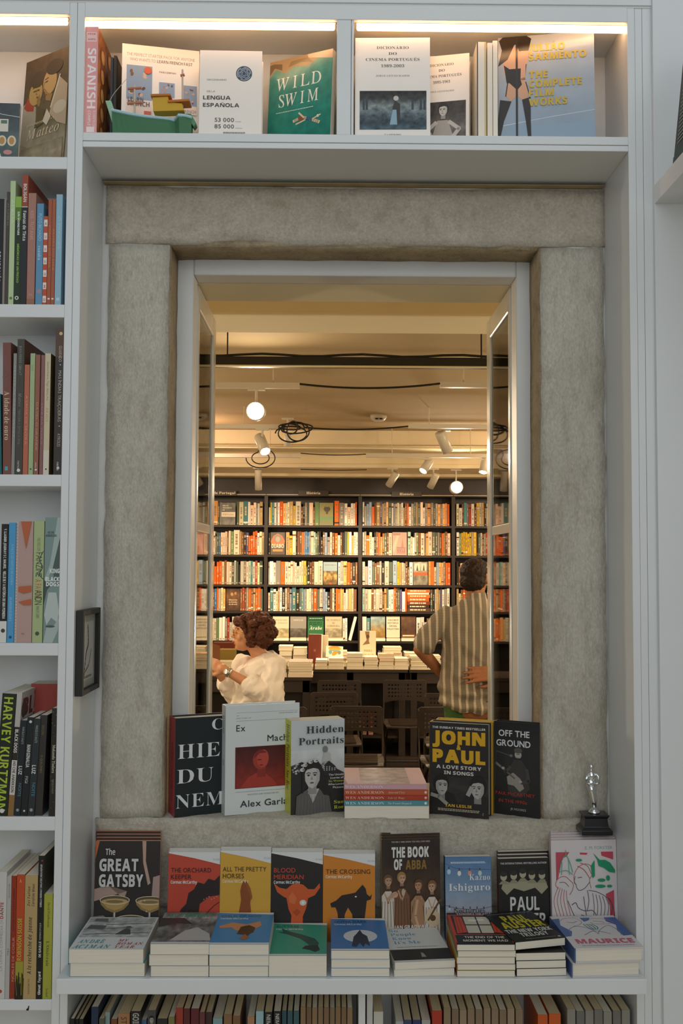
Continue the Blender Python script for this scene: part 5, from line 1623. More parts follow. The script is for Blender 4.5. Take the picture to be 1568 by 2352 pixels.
def a_nyt(A):
    A.rect(0, 0, 1, 1, '#1f211f'); A.greek(.05, .95, .9, .012, '#8a8d86', 1)
    A.text('PAUL', .5, .66, .2, '#c2b52c', 'bold', w=.52, al='c', off=.03); A.text('AUSTER', .52, .44, .2, '#c2b52c', 'bold', w=.86, al='c', off=.03)
    A.text('THE NEW YORK', .5, .28, .11, '#c9cbc6', 'bold', w=.92, al='c', off=.02); A.text('TRILOGY', .52, .14, .11, '#c9cbc6', 'bold', w=.55, al='c', off=.02); A.greek(.25, .05, .6, .014, '#8a8d86', 1); A.ell(.92, .05, .03, .03, '#bbb')
zt = zpx(2172, YF + .009)
th = (zt - Z_BRD) / 4
flat_book('black book with yellow and white lettering, lying askew on its pile', 1183, 1297, YF + .014, zt + .005, .168, th, yaw=14, cover='#1f211f', art=a_nyt)
for k, lab in enumerate(('second book under the askew black one', 'third book under the askew black one', 'lowest book under the askew black one')):
    flat_book(lab + ', cream page edges', 1184 + k, 1298 + k, YF + .012, zt - th * (k + 1), .18, th - .0004, yaw=3, cover='#2a2824')
def a_mau(A):
    A.rect(0, 0, 1, 1, '#d6d3d3'); B = '#4766a0'
    A.poly([(0, .9), (.12, .92), (.06, .7), (.16, .5), (.1, .36), (0, .34)], B); A.poly([(.44, .93), (.6, .93), (.54, .84), (.46, .8)], B); A.poly([(.82, .93), (1, .93), (1, .36), (.86, .34), (.84, .5), (.9, .68), (.8, .8)], B)
    A.curve([(.1, .84), (.2, .92), (.36, .92), (.42, .8), (.34, .7), (.24, .66)], .009, '#b98a88'); A.curve([(.54, .84), (.62, .9), (.8, .88), (.9, .78), (.8, .72), (.62, .72), (.54, .78)], .009, '#b98a88')
    A.curve([(.2, .8), (.28, .78), (.36, .82)], .009, '#8a6a70'); A.curve([(.6, .82), (.7, .8), (.76, .76)], .009, '#8a6a70'); A.curve([(.1, .38), (.14, .56), (.3, .66), (.46, .56), (.52, .4)], .01, '#7f8fa8')
    A.curve([(.52, .42), (.62, .56), (.78, .66), (.86, .5), (.84, .36)], .01, '#7f8fa8')
    for k in range(4):
        A.curve([(.42 + k * .04, .72), (.44 + k * .05, .62), (.5 + k * .02, .54)], .014, '#4fa09a')
    A.curve([(.3, .38), (.5, .5), (.7, .4)], .01, '#6a9a98')
    A.text('MAURICE', .52, .13, .12, '#cf5a72', 'bold', w=.84, al='c', off=.01); A.greek(.14, .06, .76, .014, '#c9a3ac', 1); A.text('E. M. FORSTER', .5, .95, .028, '#a9b9b4', 'plain', w=.3, al='c')
pile(['white hardback with blue corners and a drawn pair, on top of its pile', 'lower copy under the white hardback with the drawn pair'], 1319, 1478, YF + .004, 2178, .185, ['#cfcccc'], a_mau, spines=['#4a5f90', '#4a5f90'], hard=True, yaws=[3.5, 3.5], jx=[0, -7], pages=PAGES)

# ================================================================== little trophy on the book tops
tz = zpx(1917, .135)
tp = at(1365, 1905, .155)
ztp = tz
tr = thing('trophy', 'small silver winged-figure trophy on a black base, on the books at the end', 'trophy', (tp.x, .158, ztp))
def sq_(r, z):
    return [Vector((r * a, r * .8 * b_, z)) for a, b_ in ((-1, -1), (1, -1), (1, 1), (-1, 1))]
mb = MB()
mb.rings([sq_(.035, 0), sq_(.035, .010), sq_(.031, .014), sq_(.0275, .017), sq_(.025, .036), sq_(.029, .040), sq_(.029, .044)], '#17181a')
mb.build('base', mat('black_lacquer', '#131414', .25), tr, bevel=.0008)
mb = MB()
mb.lathe([(.001, .058), (.006, .056), (.0075, .0535), (.010, .0525), (.0105, .050), (.0125, .049), (.013, .0465), (.0135, .044), (.0, .0438)], n=20)
mb.build('foot', CHROME, tr, True)
mb = MB()
s_ = 1.0
mb.tube([(0, 0, .056), (-.001, 0, .072), (-.005, 0, .092), (-.008, 0, .108)], [.0035, .0045, .007, .0085], n=10)
mb.tube([(.003, .003, .056), (.002, .002, .075), (-.002, 0, .095), (-.006, 0, .110)], [.003, .004, .006, .007], n=10)
mb.ball((-.006, 0, .112), (.0105, .008, .010))
mb.ball((-.005, 0, .126), (.009, .007, .013))
mb.tube([(-.012, 0, .133), (-.018, -.004, .122), (-.020, -.008, .112), (-.008, -.010, .110)], [.0035, .003, .0028, .0024], n=8)
mb.tube([(.003, 0, .134), (.009, -.002, .126), (.011, -.006, .114), (.002, -.010, .110)], [.0035, .003, .0028, .0024], n=8)
mb.ball((-.006, 0, .148), (.0052, .0055, .007))
mb.tube([(-.006, 0, .136), (-.006, 0, .144)], .0028, n=8)
mb.build('figure', CHROME, tr, True, label='polished standing figure')

# ================================================================== books in the dark shelves under the display board
LOW = 'books in the dark bay under the display board'
def low(rows, zb):
    pass
ZL = .586
lb = [(157, 166, 2340, '#24221e', 'thin dark book'), (167, 176, 2341, '#2a2925', 'thin dark book'), (177, 187, 2341, '#232220', 'thin dark book'),
      (205, 221, 2313, '#26374f', 'navy book'), (223, 235, 2340, '#5a5c50', 'grey-green book'), (237, 248, 2325, '#8fa6a3', 'pale teal book'), (251, 265, 2341, '#7a4a30', 'brown book'),
      (267, 294, 2328, '#a87a52', 'broad tan book'), (296, 319, 2323, '#1f1e1c', 'broad black book'), (321, 333, 2343, '#4a6a8f', 'blue book'), (335, 354, 2321, '#4a4a48', 'book with a white face on black'),
      (357, 381, 2340, '#2b2a26', 'dark book'), (383, 397, 2336, '#7a7a4a', 'olive book'), (400, 417, 2315, '#a83e30', 'red book'), (418, 433, 2317, '#5d2a2c', 'maroon book'), (435, 454, 2317, '#64272d', 'maroon book'),
      (455, 467, 2325, '#6a3a3c', 'dull red book'), (469, 484, 2325, '#4a3232', 'brown-red book'), (486, 508, 2339, '#7fa6a8', 'teal-topped tan book'), (511, 530, 2330, '#8a6a48', 'tan book'), (532, 549, 2334, '#7d5c3e', 'brown book'),
      (566, 582, 2335, '#b08560', 'tan book'), (585, 603, 2323, '#9cc0c6', 'light blue book'), (605, 623, 2325, '#22211f', 'black book'), (626, 643, 2323, '#22211f', 'black book'), (645, 656, 2322, '#3a5a62', 'dark teal book'), (658, 670, 2322, '#3c5c64', 'dark teal book'), (672, 685, 2322, '#3f5f66', 'dark teal book')]
lb += [(688 + k * 13.5, 700 + k * 13.5, 2313 + k % 3, ['#8a7052', '#80664a', '#8f7658'][k % 3], 'brown book') for k in range(9)]
rb = [(824, 838, 2283, '#d0d0ca', 'tall white book'), (841, 855, 2283, '#cfd0ca', 'tall white book'), (857, 879, 2324, '#c9c6bc', 'white book'), (908, 926, 2346, '#a9adb0', 'grey book'), (927, 945, 2343, '#3a4568', 'navy-topped book'), (947, 966, 2343, '#34406a', 'navy-topped book'), (968, 988, 2343, '#a9a9a2', 'grey book'), (992, 1015, 2322, '#b03a26', 'red book')]
rb += [(1019 + k * 18.4, 1035 + k * 18.4, 2316 + (k * 7) % 5, ['#8f7a60', '#86725a', '#9a866c'][k % 3], 'tan book') for k in range(10)]
rb += [(1236, 1259, 2331, '#c75a22', 'bright orange book'), (1262, 1289, 2329, '#c95c20', 'bright orange book')]
rb += [(1304 + k * 21, 1323 + k * 21, 2318 + (k * 5) % 7, ['#8d8a80', '#77766e'][k % 2], 'grey book') for k in range(7)]
ORD = ['first', 'second', 'third', 'fourth', 'fifth', 'sixth', 'seventh', 'eighth', 'ninth', 'tenth', 'eleventh', 'twelfth', 'thirteenth', 'fourteenth', 'fifteenth', 'sixteenth', 'seventeenth', 'eighteenth', 'nineteenth', 'twentieth', 'twenty-first', 'twenty-second', 'twenty-third', 'twenty-fourth', 'twenty-fifth', 'twenty-sixth', 'twenty-seventh', 'twenty-eighth', 'twenty-ninth', 'thirtieth', 'thirty-first', 'thirty-second', 'thirty-third', 'thirty-fourth', 'thirty-fifth', 'thirty-sixth', 'thirty-seventh', 'thirty-eighth', 'thirty-ninth', 'fortieth']
for rows, side in ((lb, 'side panel'), (rb, 'middle divider')):
    for k, (x0, x1, yt, c, nm) in enumerate(rows):
        yy = .012 + .004 * ((k * 7) % 4)
        sa = None
        if x0 == 296:
            sa = stext('GOING', '#b5b5ae', .6, .5, .985, .14, 'bold')
        if x0 == 267:
            sa = stext('STO', '#4a3020', .5, .5, .97, .1)
        if x0 == 335:
            sa = lambda A: face(A, .5, .925, .35, '#a5a5a0', '#1d1d1d', '#333', 0)
        if x0 in (605, 626):
            sa = stext('NEMO', '#b9b9b4', .5, .5, .98, .12, 'bold')
        spine_book('%s under the display board, %s from the %s' % (nm, ORD[k], side), x0, x1, yt, yy, ZL, .155, cover=c, sart=sa, pages=PAGES_T if k % 3 else PAGES, group=LOW)

# ================================================================== the far room: dark bookcases
ZB = 10.4                       # distance of the shelf fronts from the camera
YB = D(ZB)
SD = .26
bx = [at(p, 1300, YB).x for p in (394, 610, 826.5, 1041, 1256)]
shz = [at(800, p, YB).z for p in (1207, 1275, 1343.5, 1404.5, 1472.5)]
ztop_ = at(800, 1136, YB).z
names_b = ['dark bookcase with the longer sign, behind the curly-haired reader', 'dark bookcase in the middle with its own sign, left of the other like it', 'dark bookcase with a sign, beside the man in the striped shirt', 'dark bookcase behind the man in the striped shirt']
for k in range(4):
    x0, x1 = bx[k], bx[k + 1]
    r = thing('bookcase', names_b[k], 'bookcase', (x0, YB, 0), group=None)
    M = T(-x0, -YB, 0)
    hw = .018
    MB().box(x0, x0 + hw, YB, YB + SD, 0, ztop_, M=M).build('side_panel', DARK_WOOD, r)
    MB().box(x1 - hw, x1, YB, YB + SD, 0, ztop_, M=M).build('side_panel', DARK_WOOD, r)
    MB().box(x0, x1, YB + SD - .01, YB + SD, 0, ztop_, M=M).build('back_panel', DARK_WOOD, r)
    MB().box(x0 + hw, x1 - hw, YB + .002, YB + SD - .01, ztop_ - .02, ztop_ - .006, M=M).build('top_panel', DARK_WOOD, r)
    MB().box(x0 + .004, x1 - .004, YB - .004, YB + .002, ztop_ - .008, ztop_, M=M).build('top_trim', mat('pale_metal_strip', '#b9ab90', .4), r, label='pale metal strip')
    for z_ in shz + [at(800, 1560, YB).z]:
        MB().box(x0 + hw, x1 - hw, YB, YB + SD - .01, z_ - .022, z_, M=M).build('shelf', DARK_WOOD, r)
plain('trim_14', [(-3.2, 3.2, YB + .05, YB + SD + .1, ztop_ + .005, at(800, 1103, YB).z + .12)], DARK_WOOD)
SIGN = mat('dark_sign_plate', attr=True, rough=.5)
for k, (pa, pb, txt, yy) in enumerate(((446, 543, 'História de Portugal', 1132), (685, 754, 'História', 1132.5), (899, 968, 'História', 1135))):
    a, b = at(pa, yy, YB - .02), at(pb, yy, YB - .02)
    h = .055
    mb = MB()
    mb.box(a.x, b.x, YB - .02, YB - .006, a.z - h / 2, a.z + h / 2, '#33261b')
    A = Art(mb, lambda x, y: Vector((a.x + (b.x - a.x) * x, YB - .0201, a.z - h / 2 + h * y)), b.x - a.x, h, (0, -1, 0), .0002)
    A.text(txt, .97 if k == 0 else .5, .3, .46, '#fff4dc', 'serif', al='r' if k == 0 else 'c', w=.9 if k == 0 else .46)
    o = mb.build('shelf_sign', SIGN)
    tag(o, ['dark sign with the longer white inscription, over the first bookcase', 'small dark sign over the middle bookcase', 'small dark sign over the bookcase beside the man'][k], 'sign')

PAL = {'o': '#e2651c', 'f': '#eeaa66', 'p': '#efc9ae', 'w': '#f0e8da', 'c': '#d8cda4', 'k': '#332c26', 'n': '#7d5638', 'g': '#6f8a5a', 'd': '#5d6656', 't': '#4f8284', 'b': '#3d78ad',
       'y': '#e0b62e', 'r': '#a8402c', 's': '#948c80', 'l': '#c4bca8', 'v': '#5a5278', 'm': '#b3925e', 'u': '#8fa3b8', 'e': '#a3c3ae'}  # letter p: white spines with warm lamplight put into the colour
NAMEC = {'o': 'orange', 'f': 'peach', 'p': 'warm-lit white', 'w': 'white', 'c': 'cream', 'k': 'black', 'n': 'brown', 'g': 'green', 'd': 'grey-green', 't': 'teal', 'b': 'blue', 'y': 'yellow', 'r': 'red', 's': 'grey', 'l': 'light grey', 'v': 'violet', 'm': 'ochre', 'u': 'pale blue', 'e': 'mint'}
ROWN = ['top shelf', 'second shelf', 'third shelf', 'fourth shelf', 'fifth shelf', 'lowest shelf']
BAYN = ['first bookcase', 'middle bookcase', 'bookcase beside the man', 'bookcase behind the man']
# (bay, row, first pixel, spines as colour letter + width in pixels; 'F' leaves room for a cover shown face on)
ROWS = [
    (0, 0, 401, 'k4n5s4d5g4s4m5l4w5s5d6s4c4n5w4s5p5o8f12d4s4F35d6c10t10w5p8p6s4l4'),
    (0, 1, 401, 'p6f5w4d5l5n4p6k4m5c5s4w5p5n4l4w5c4p8w4s4d5b4p5p5p5n3p5g7p13m5n5k6v5o5o5o5o5w5'),
    (0, 2, 401, 'n6y5f5c4m5k4s4c5d5w4p5n4s4l5w5p8p4p4p4o6o6o6c6n5p6p6d6w3d6k5l8s5p6e5t4l6r5'),
    (0, 3, 401, 'd5s5l4n5p5o6s5m4k5d4c5n5f6w4s5d4l5o6n4b5o4l6c5f5F34n5r5n4s5o6n5m5o5'),
    (0, 4, 401, 'k5s4w5l5c5d4p5m5n5c4w4s4c5c4c4l4w4n4w6l6l5g6w8w6s5r5l6'),
    (1, 0, 616, 'c4y3t6w4s4w4o8f6l4c5m8y6l12n5k4s5d5p9n4g10F35o11s12w7p8w6p4'),
    (1, 1, 616, 'k4F36f8y7p8k3n6n4o5s3b5b4s4p7e4d4d4k4k5n4u6s6p5n6o7p6n4k6d6y4w6f5'),
    (1, 2, 616, 's3w8w7s10o10l8p5p6p4p4p6l5c5y6g3k5n5n5p10p10F35w6s6f9o7n5k7n5'),
    (1, 3, 616, 'p5t7w6c4f5w5k7l5n5u6t9k8d4t5u3s4c6c5s5o8d6p8u5u5k6n5p5k3o5o5f5f4w4'),
    (1, 4, 616, 'k4n5F40F40F40F42w6w5'),
    (2, 0, 832, 'w4s5u6u6o6n5m8v5m4s5f5d8w4s4l5c4s5w4m4n5o4w6s6d5m4d6p6w5s5f8s6'),
    (2, 1, 832, 'l4s5o7c6p5k4n5o5m5o4d6n4p8F36e7c4w5l4g4n6p8s4f5p9d7d6s4n5'),
    (2, 2, 832, 'p6s7w9d6n5n6s5k7l10d9u9y6m5c5s4n5n4w8F36f5o8c5u5f6f5'),
    (2, 3, 832, 'e6l7c8n5l5p8p7n4f5d5w5w7o5n4d5v5w7o4F54d5k5l4m5s4v4'),
    (2, 4, 832, 'w10t8F36F34F36w10w8l6'),
    (3, 0, 1048, 'c6w7n4t7s4r6w7n5y6l6m6k5w5o6s4p5d5l5w5m6n5f5c5s5'),
    (3, 1, 1048, 'w6g5y5y4y5y5y4s5y7k4d5l4n4s4r4o6o6o6o5p5n4s5w5f6c5k5'),
    (3, 2, 1048, 'k5n4p6c5o6n5w5s4m5r6f5n4t6e5w6p5o5s5d5k5c5m5u5n5'),
    (3, 3, 1048, 'm5c5n5o5r4k5s5w6l4d6y5m4n5k6d5s5o4t5n5f5c4s5l5p5'),
    (3, 4, 1048, 'n5w5c5f5c5l5d5w6s5c5w5c5m5n5p6s5l5w5c4n5k5p5'),
]
spines = []
FACES = {}
for bay, row, px0, s in ROWS:
    import re as _re
    x = px0
    zb = shz[row] + .0007
    i = 0
    end = [606, 822, 1034, 1250][bay]
    for ch, wd in _re.findall(r'([A-Za-z])(\d+)', s):
        wd = int(wd)
        if x + wd > end:
            break
        if ch == 'F':
            FACES.setdefault((bay, row), []).append((x, x + wd))
        else:
            i += 1
            hh = .225 + .022 * rnd.random() - (.04 if rnd.random() < .12 else 0) + (.01 if wd > 8 else 0)
            spines.append((bay, row, i, x, wd, ch, hh, zb))
        x += wd
    if row == 4:
        end = min(end, 798) if bay == 1 else end
    while x + 4 < end:
        wd = rnd.choice([4, 5, 5, 6, 7])
        if x + wd > end:
            break
        i += 1
        spines.append((bay, row, i, x, wd, rnd.choice('pwcfonldsmk'), .225 + .022 * rnd.random(), zb))
        x += wd


def spine_mesh(mb, x0, x1, y, z0, h, dep, col, r):
    """one shelved book seen spine on: boards, page block set back at the top, printed bands"""
    c = lin(col)
    v = .75 + r.random() * .4
    c = tuple(min(1, k * v) for k in c)
    d = r.choice(['#3a3028', '#f0e4cc', '#7a3a28', '#e9dcc0'])
    t = x1 - x0
    mb.box(x0, x1, y, y + .002, z0, z0 + h, c)
    mb.box(x0, x0 + .0015, y + .002, y + dep, z0, z0 + h, c)
    mb.box(x1 - .0015, x1, y + .002, y + dep, z0, z0 + h, c)
    mb.box(x0 + .0015, x1 - .0015, y + .002, y + dep - .002, z0 + .002, z0 + h - .004, '#e8dcc0')
    lum = sum(c)
    ink = '#8a7a68' if lum > .9 else '#c0b090'
    yy = y - .0004
    if r.random() < .75:                       # a line of lettering down the spine
        z = z0 + h * (.86 - r.random() * .1)
        zend = z0 + h * (.25 + r.random() * .2)
        wl = t * (.28 + .2 * r.random())
        xm = (x0 + x1) / 2
        while z > zend:
            l = .006 + r.random() * .02
            mb.poly([(xm - wl / 2, yy, z - l), (xm + wl / 2, yy, z - l), (xm + wl / 2, yy, z), (xm - wl / 2, yy, z)], ink)
            z -= l + .005 + (.02 if r.random() < .2 else 0)
    if r.random() < .35:
        z = z0 + h * r.choice([.08, .12, .75, .8])
        mb.poly([(x0, yy, z), (x1, yy, z), (x1, yy, z + h * .06), (x0, yy, z + h * .06)], d)
    mb.poly([(x0 + t * .3, yy, z0 + .010), (x0 + t * .7, yy, z0 + .010), (x0 + t * .7, yy, z0 + .022), (x0 + t * .3, yy, z0 + .022)], ink)


N_SINGLE = 50
rank = sorted(range(len(spines)), key=lambda q: -(spines[q][4] * spines[q][6]) - (20 if 0 else 0) + (99 if spines[q][0] == 0 and spines[q][3] < 486 else 0) + (99 if spines[q][3] > 1124 else 0))
single = set(rank[:N_SINGLE])
mass = MB()
WARMP = MATTE
for q, (bay, row, i, x, wd, ch, hh, zb) in enumerate(spines):
    xa, xb = at(x, 1300, YB + .02).x, at(x + wd, 1300, YB + .02).x
    gap = .0012
    y = YB + .012 + rnd.random() * .02
    if q in single:
        mb = MB()
        zz = zb
        spine_mesh(mb, xa + gap - (xa + xb) / 2, xb - gap - (xa + xb) / 2, 0, 0, hh, .16, PAL[ch], rnd)
        o = mb.build('book', MATTE)
        o.location = ((xa + xb) / 2, y, zb)
        size = 'broad' if wd > 9 else 'slim' if wd < 6 else ''
        tag(o, ('%s %s book, %s spine on the %s of the %s' % (size, NAMEC[ch], ORD[i - 1], ROWN[row], BAYN[bay])).strip(), 'book', 'spines in the dark bookcases')
    else:
        spine_mesh(mass, xa + gap, xb - gap, y, zb, hh, .16, PAL[ch], rnd)

# covers shown face on among the spines
def fa_photo(cols, bands=(), txt=(), seed=1):
    def f(A):
        A.photo(0, 0, 1, 1, cols, 10, 14, seed, .2)
        for b_ in bands:
            A.rect(*b_)
        for t_ in txt:
            A.text(t_[0], t_[1], t_[2], t_[3], t_[4], t_[5] if len(t_) > 5 else 'bold', al='c', w=t_[6] if len(t_) > 6 else None)
    return f
def f_port(A):
    A.photo(0, 0, 1, 1, ['#77736a', '#5a574f', '#6b675e'], 12, 14, 2, .25); A.rect(0, .36, 1, .58, '#d9cbb2'); A.text('PORTUGAL', .5, .43, .07, '#7a5a48', 'plain', al='c', w=.8)
    for k, s_ in enumerate(('BREVE', 'HISTÓRIA', 'DE')):
        A.text(s_, .08, .84 - k * .1, .06, '#d9d2c2', 'bold')
def f_eagle(A):
    A.rect(0, 0, 1, 1, '#8f8a56'); A.rect(0, .2, 1, .38, '#6c8a58'); A.rect(0, 0, 1, .2, '#7f7a50'); A.ell(.55, .7, .16, .2, '#4f4630'); A.poly([(.3, .72), (.42, .86), (.5, .7), (.42, .6)], '#4f4630'); A.poly([(.8, .72), (.68, .86), (.6, .7), (.68, .6)], '#4f4630'); A.poly([(.45, .55), (.55, .48), (.65, .55), (.55, .62)], '#4f4630')
def f_diabo(A):
    A.rect(0, 0, 1, 1, '#5d5348'); A.poly([(0, .6), (.2, .85), (.5, .95), (.8, .85), (1, .6), (.9, .4), (.1, .4)], '#b8734a'); A.ell(.5, .72, .24, .26, '#8a8070'); A.ell(.5, .68, .16, .2, '#a89c88'); A.text('DIABO', .5, .3, .17, '#e8d8c0', 'bold', al='c', w=.86); A.rect(.15, .14, .85, .24, '#c98a48')
def f_pink(A):
    A.rect(0, 0, 1, 1, '#c98f7a'); A.poly([(.1, .1), (.5, .9), (.3, .9), (0, .3)], '#d8a48c'); A.poly([(.6, .35), (.7, .75), (.78, .35)], '#b5705e')
    for k in range(5):
        A.greek(.3, .32 - k * .06, .6, .03, '#6a4438', 1, seed=k)
    A.greek(.05, .92, .5, .03, '#6a4438', 2)
def f_battle(A):
    A.photo(0, 0, 1, .6, ['#5f4c30', '#8a6a3c', '#a3854c', '#7a6a48'], 14, 10, 5, .5); A.rect(0, .6, 1, 1, '#8fa0a3'); A.text('HISTORIA', .5, .84, .05, '#6a5a40', 'serif', al='c', w=.8); A.ell(.5, .05, .1, .06, '#c0552a')
def f_brown(A):
    A.photo(0, 0, 1, 1, ['#3d281a', '#5d3c24', '#6f4a2c', '#4a3020'], 10, 12, 3, .25); A.ell(.42, .74, .1, .12, '#b08a5a'); A.ell(.68, .78, .09, .11, '#a57c4c')
    for k, s_ in enumerate(('Historia', 'da Rainha', 'do Brasil')):
        A.text(s_, .5, .46 - k * .1, .06, '#e0cfae', 'serif', al='c', w=.6)
def f_red(A):
    A.photo(0, 0, 1, 1, ['#7a7260', '#8d8470', '#a39a84'], 8, 10, 3, .3); A.rect(0, .42, 1, .55, '#c05a2a'); A.rect(.1, .62, .45, .94, '#d8ccb0'); A.rect(.55, .62, .9, .94, '#d0c4a8'); A.poly([(.2, .62), (.28, .9), (.36, .62)], '#5a5040'); A.poly([(.65, .62), (.74, .92), (.8, .62)], '#5a5040')
def f_title(bg, lines, ink, band=None, st='serif'):
    def f(A):
        A.rect(0, 0, 1, 1, bg)
        if band:
            A.photo(0, 0, 1, .42, band, 10, 6, 4, .3)
        for k, (s_, wd_) in enumerate(lines):
            A.text(s_, .5, .78 - k * .14, .08, ink, st, al='c', w=wd_)
    return f
def f_arab(A):
    A.rect(0, 0, 1, 1, '#2f6a40'); A.rect(0, .78, 1, 1, '#244f32'); A.greek(.1, .88, .8, .04, '#8fb08a', 1); A.greek(.1, .66, .8, .06, '#1d4a2c', 2, seed=5); A.text('Árabe', .5, .36, .16, '#efe6d0', 'bolditalic', al='c', w=.8)
faces = [((0, 0), 0, f_port, '#6b675e', 'grey cover with a pale band, face out on the top shelf of the first bookcase', 0),
         ((0, 3), 0, f_brown, '#4a3020', 'brown portrait cover face out on the fourth shelf of the first dark bookcase', 0),
         ((1, 0), 0, f_eagle, '#8f8a56', 'olive cover with a dark eagle, face out on the top shelf of the middle bookcase', 0),
         ((1, 1), 0, f_diabo, '#5d5348', 'grey and orange cover with a horned head, second shelf of the middle bookcase', 0),
         ((1, 2), 0, f_battle, '#8a6a3c', 'cover with a battle scene face out on the third shelf of the middle bookcase', 0),
         ((1, 4), 0, f_title('#cfc6a8', [('MOZÁRABES', .8), ('AL ANDALUS', .8)], '#8a7f60', ['#b5a67c', '#a89a74']), '#cfc6a8', 'pale cream cover, first of four face out on the fifth shelf', 1),
         ((1, 4), 1, f_title('#8f8a80', [('OMEYAS', .6)], '#c9c2b0', ['#4a443c', '#6b655a']), '#77726a', 'grey cloudy cover, second of four face out on the fifth shelf', 1),
         ((1, 4), 2, f_arab, '#2f6a40', 'green cover with white script, third of four face out on the fifth shelf', 1),
         ((1, 4), 3, f_title('#c0b394', [('EL TEMPLO', .8), ('DE', .16), ('CÓRDOBA', .72)], '#6f624a', ['#8f8468', '#a3977a']), '#c0b394', 'beige cover with a landscape foot, last of four face out on the fifth shelf', 1),
         ((2, 1), 0, f_pink, '#c98f7a', 'dusty pink cover face out on the second shelf beside the man', 0),
         ((2, 2), 0, f_red, '#8d8470', 'grey cover crossed by an orange band, third shelf beside the man', 0),
         ((2, 4), 0, fa_photo(['#8a6a34', '#a3854c', '#8f9a8a', '#9aaeb0'], seed=4), '#8a7a50', 'cover with a golden crowd scene, fifth shelf beside the man', 1),
         ((2, 4), 1, f_title('#e0d3b8', [('A MAIS BREVE', .8), ('HISTORIA', .8), ('ISRAEL', .6), ('PALESTINA', .86)], '#5a4a38', None, 'bold'), '#e0d3b8', 'white cover with dark stacked lettering, fifth shelf beside the man', 1),
         ((2, 4), 2, fa_photo(['#6a4028', '#4f3424', '#5d4230', '#6a4a34'], bands=((.1, .05, .9, .12, '#d8c8a8'),), seed=6), '#5a3c28', 'dark brown cover face out nearest the man on the fifth shelf', 1)]
for key, n_, art, c, lab, up in faces:
    pa, pb = FACES[key][n_]
    zb = shz[key[1]] + .0006 + (.036 if up else 0)
    yt = {0: 8, 1: 6}[up]
    top = pix((0, YB + .02, zb + (.235 if not up else .215)))[1]
    face_book(lab, pa + 1, pb - 2, top, YB + .02, zb, yaw=0, lean=3, t=.022, cover=c, art=art)
    if up:                       # flat books under the four covers
        a, b_ = at(pa - 2, 1400, YB + .012).x, at(pb + 2, 1400, YB + .012).x
        bk = MB()
        bk.box(a, b_, YB + .008, YB + .18, shz[4] + .0005, shz[4] + .004, '#d8c8a0'); bk.box(a, b_, YB + .008, YB + .18, shz[4] + .031, shz[4] + .035, '#d8c8a0'); bk.box(a + .004, b_ - .004, YB + .010, YB + .178, shz[4] + .004, shz[4] + .031, '#efe4cc')
        tag(bk.build('book', MATTE), 'white book lying under the %s' % lab.split(',')[0].split(' face')[0], 'book', 'books lying on the fifth shelf')
# stack lying in the third bookcase, fourth shelf
pa, pb = FACES[(2, 3)][0]
hz = shz[3] + .0006
for k, (c, hgt, nm) in enumerate((('#5a3a28', .035, 'dark brown'), ('#3a2c22', .034, 'black'), ('#7a3a24', .036, 'red-brown'), ('#b8602c', .038, 'rust'), ('#c8702c', .034, 'bright orange'), ('#d8d0c0', .02, 'white'), ('#c0622a', .032, 'orange'))):
    xa, xb = at(pa + 1, 1380, YB + .02).x, at(pb - 1 - (k % 2) * 2, 1380, YB + .02).x
    mb = MB()
    mb.box(xa, xb, YB + .012, YB + .17, hz, hz + hgt - .001, c)
    A = Art(mb, lambda x, y: Vector((xa + (xb - xa) * x, YB + .0118, hz + hgt * y)), xb - xa, hgt, (0, -1, 0), .0002)
    A.greek(.12, .35, .7, .35, '#e8d8b8', 1, seed=k)
    tag(mb.build('book', MATTE), '%s book lying flat, %s from the bottom of the stack beside the man' % (nm, ORD[k]), 'book', 'stack lying on the fourth shelf')
    hz += hgt
# leaning white book
lb_ = MB()
p0, p1 = at(800, 1470, YB + .03), at(817, 1416, YB + .03)
M_ = T(p0) @ RY(rad(14))
lb_.box(0, .028, 0, .16, 0, .25, '#ece0c8', M=M_)
lb_.box(.003, .025, -.0006, .158, .004, .252, '#f5ecd8', M=M_)
tag(lb_.build('book', MATTE), 'white book leaning at the end of the fifth shelf, middle bookcase', 'book')
# spines of the lowest shelf seen over the table
zl_ = at(800, 1560, YB).z + .0007
x = 868
i = 0
while x < 968:
    wd = rnd.choice([6, 7, 8, 9])
    i += 1
    mb = MB()
    a, b_ = at(x, 1500, YB + .03).x, at(x + wd, 1500, YB + .03).x
    spine_mesh(mb, -(b_ - a) / 2 + .001, (b_ - a) / 2 - .001, 0, 0, .27 + .02 * rnd.random(), .16, PAL[rnd.choice('vbnorkwtw')], rnd)
    o = mb.build('book', MATTE)
    o.location = ((a + b_) / 2, YB + .03, zl_)
    tag(o, 'dark-toned book, %s spine on the lowest shelf beside the man' % ORD[i - 1], 'book', 'spines on the lowest shelf')
    x += wd
for bay_, (x, xe) in enumerate(((720, 822),)):
    i = 0
    while x < xe:
        wd = rnd.choice([7, 8, 10])
        i += 1
        mb = MB()
        a, b_ = at(x, 1500, YB + .03).x, at(x + wd, 1500, YB + .03).x
        spine_mesh(mb, -(b_ - a) / 2 + .001, (b_ - a) / 2 - .001, 0, 0, .25 + .03 * rnd.random(), .16, PAL[rnd.choice('rrnwonk')], rnd)
        o = mb.build('book', MATTE)
        o.location = ((a + b_) / 2, YB + .03, zl_)
        tag(o, 'red-toned book, %s spine on the lowest shelf of the middle bookcase' % ORD[i - 1], 'book', 'spines on the lowest shelf')
        x += wd

# ================================================================== tables
ZT = .80
Y2 = at_z(900, 1538, ZT).y
Y1 = at_z(600, 1555.5, ZT).y


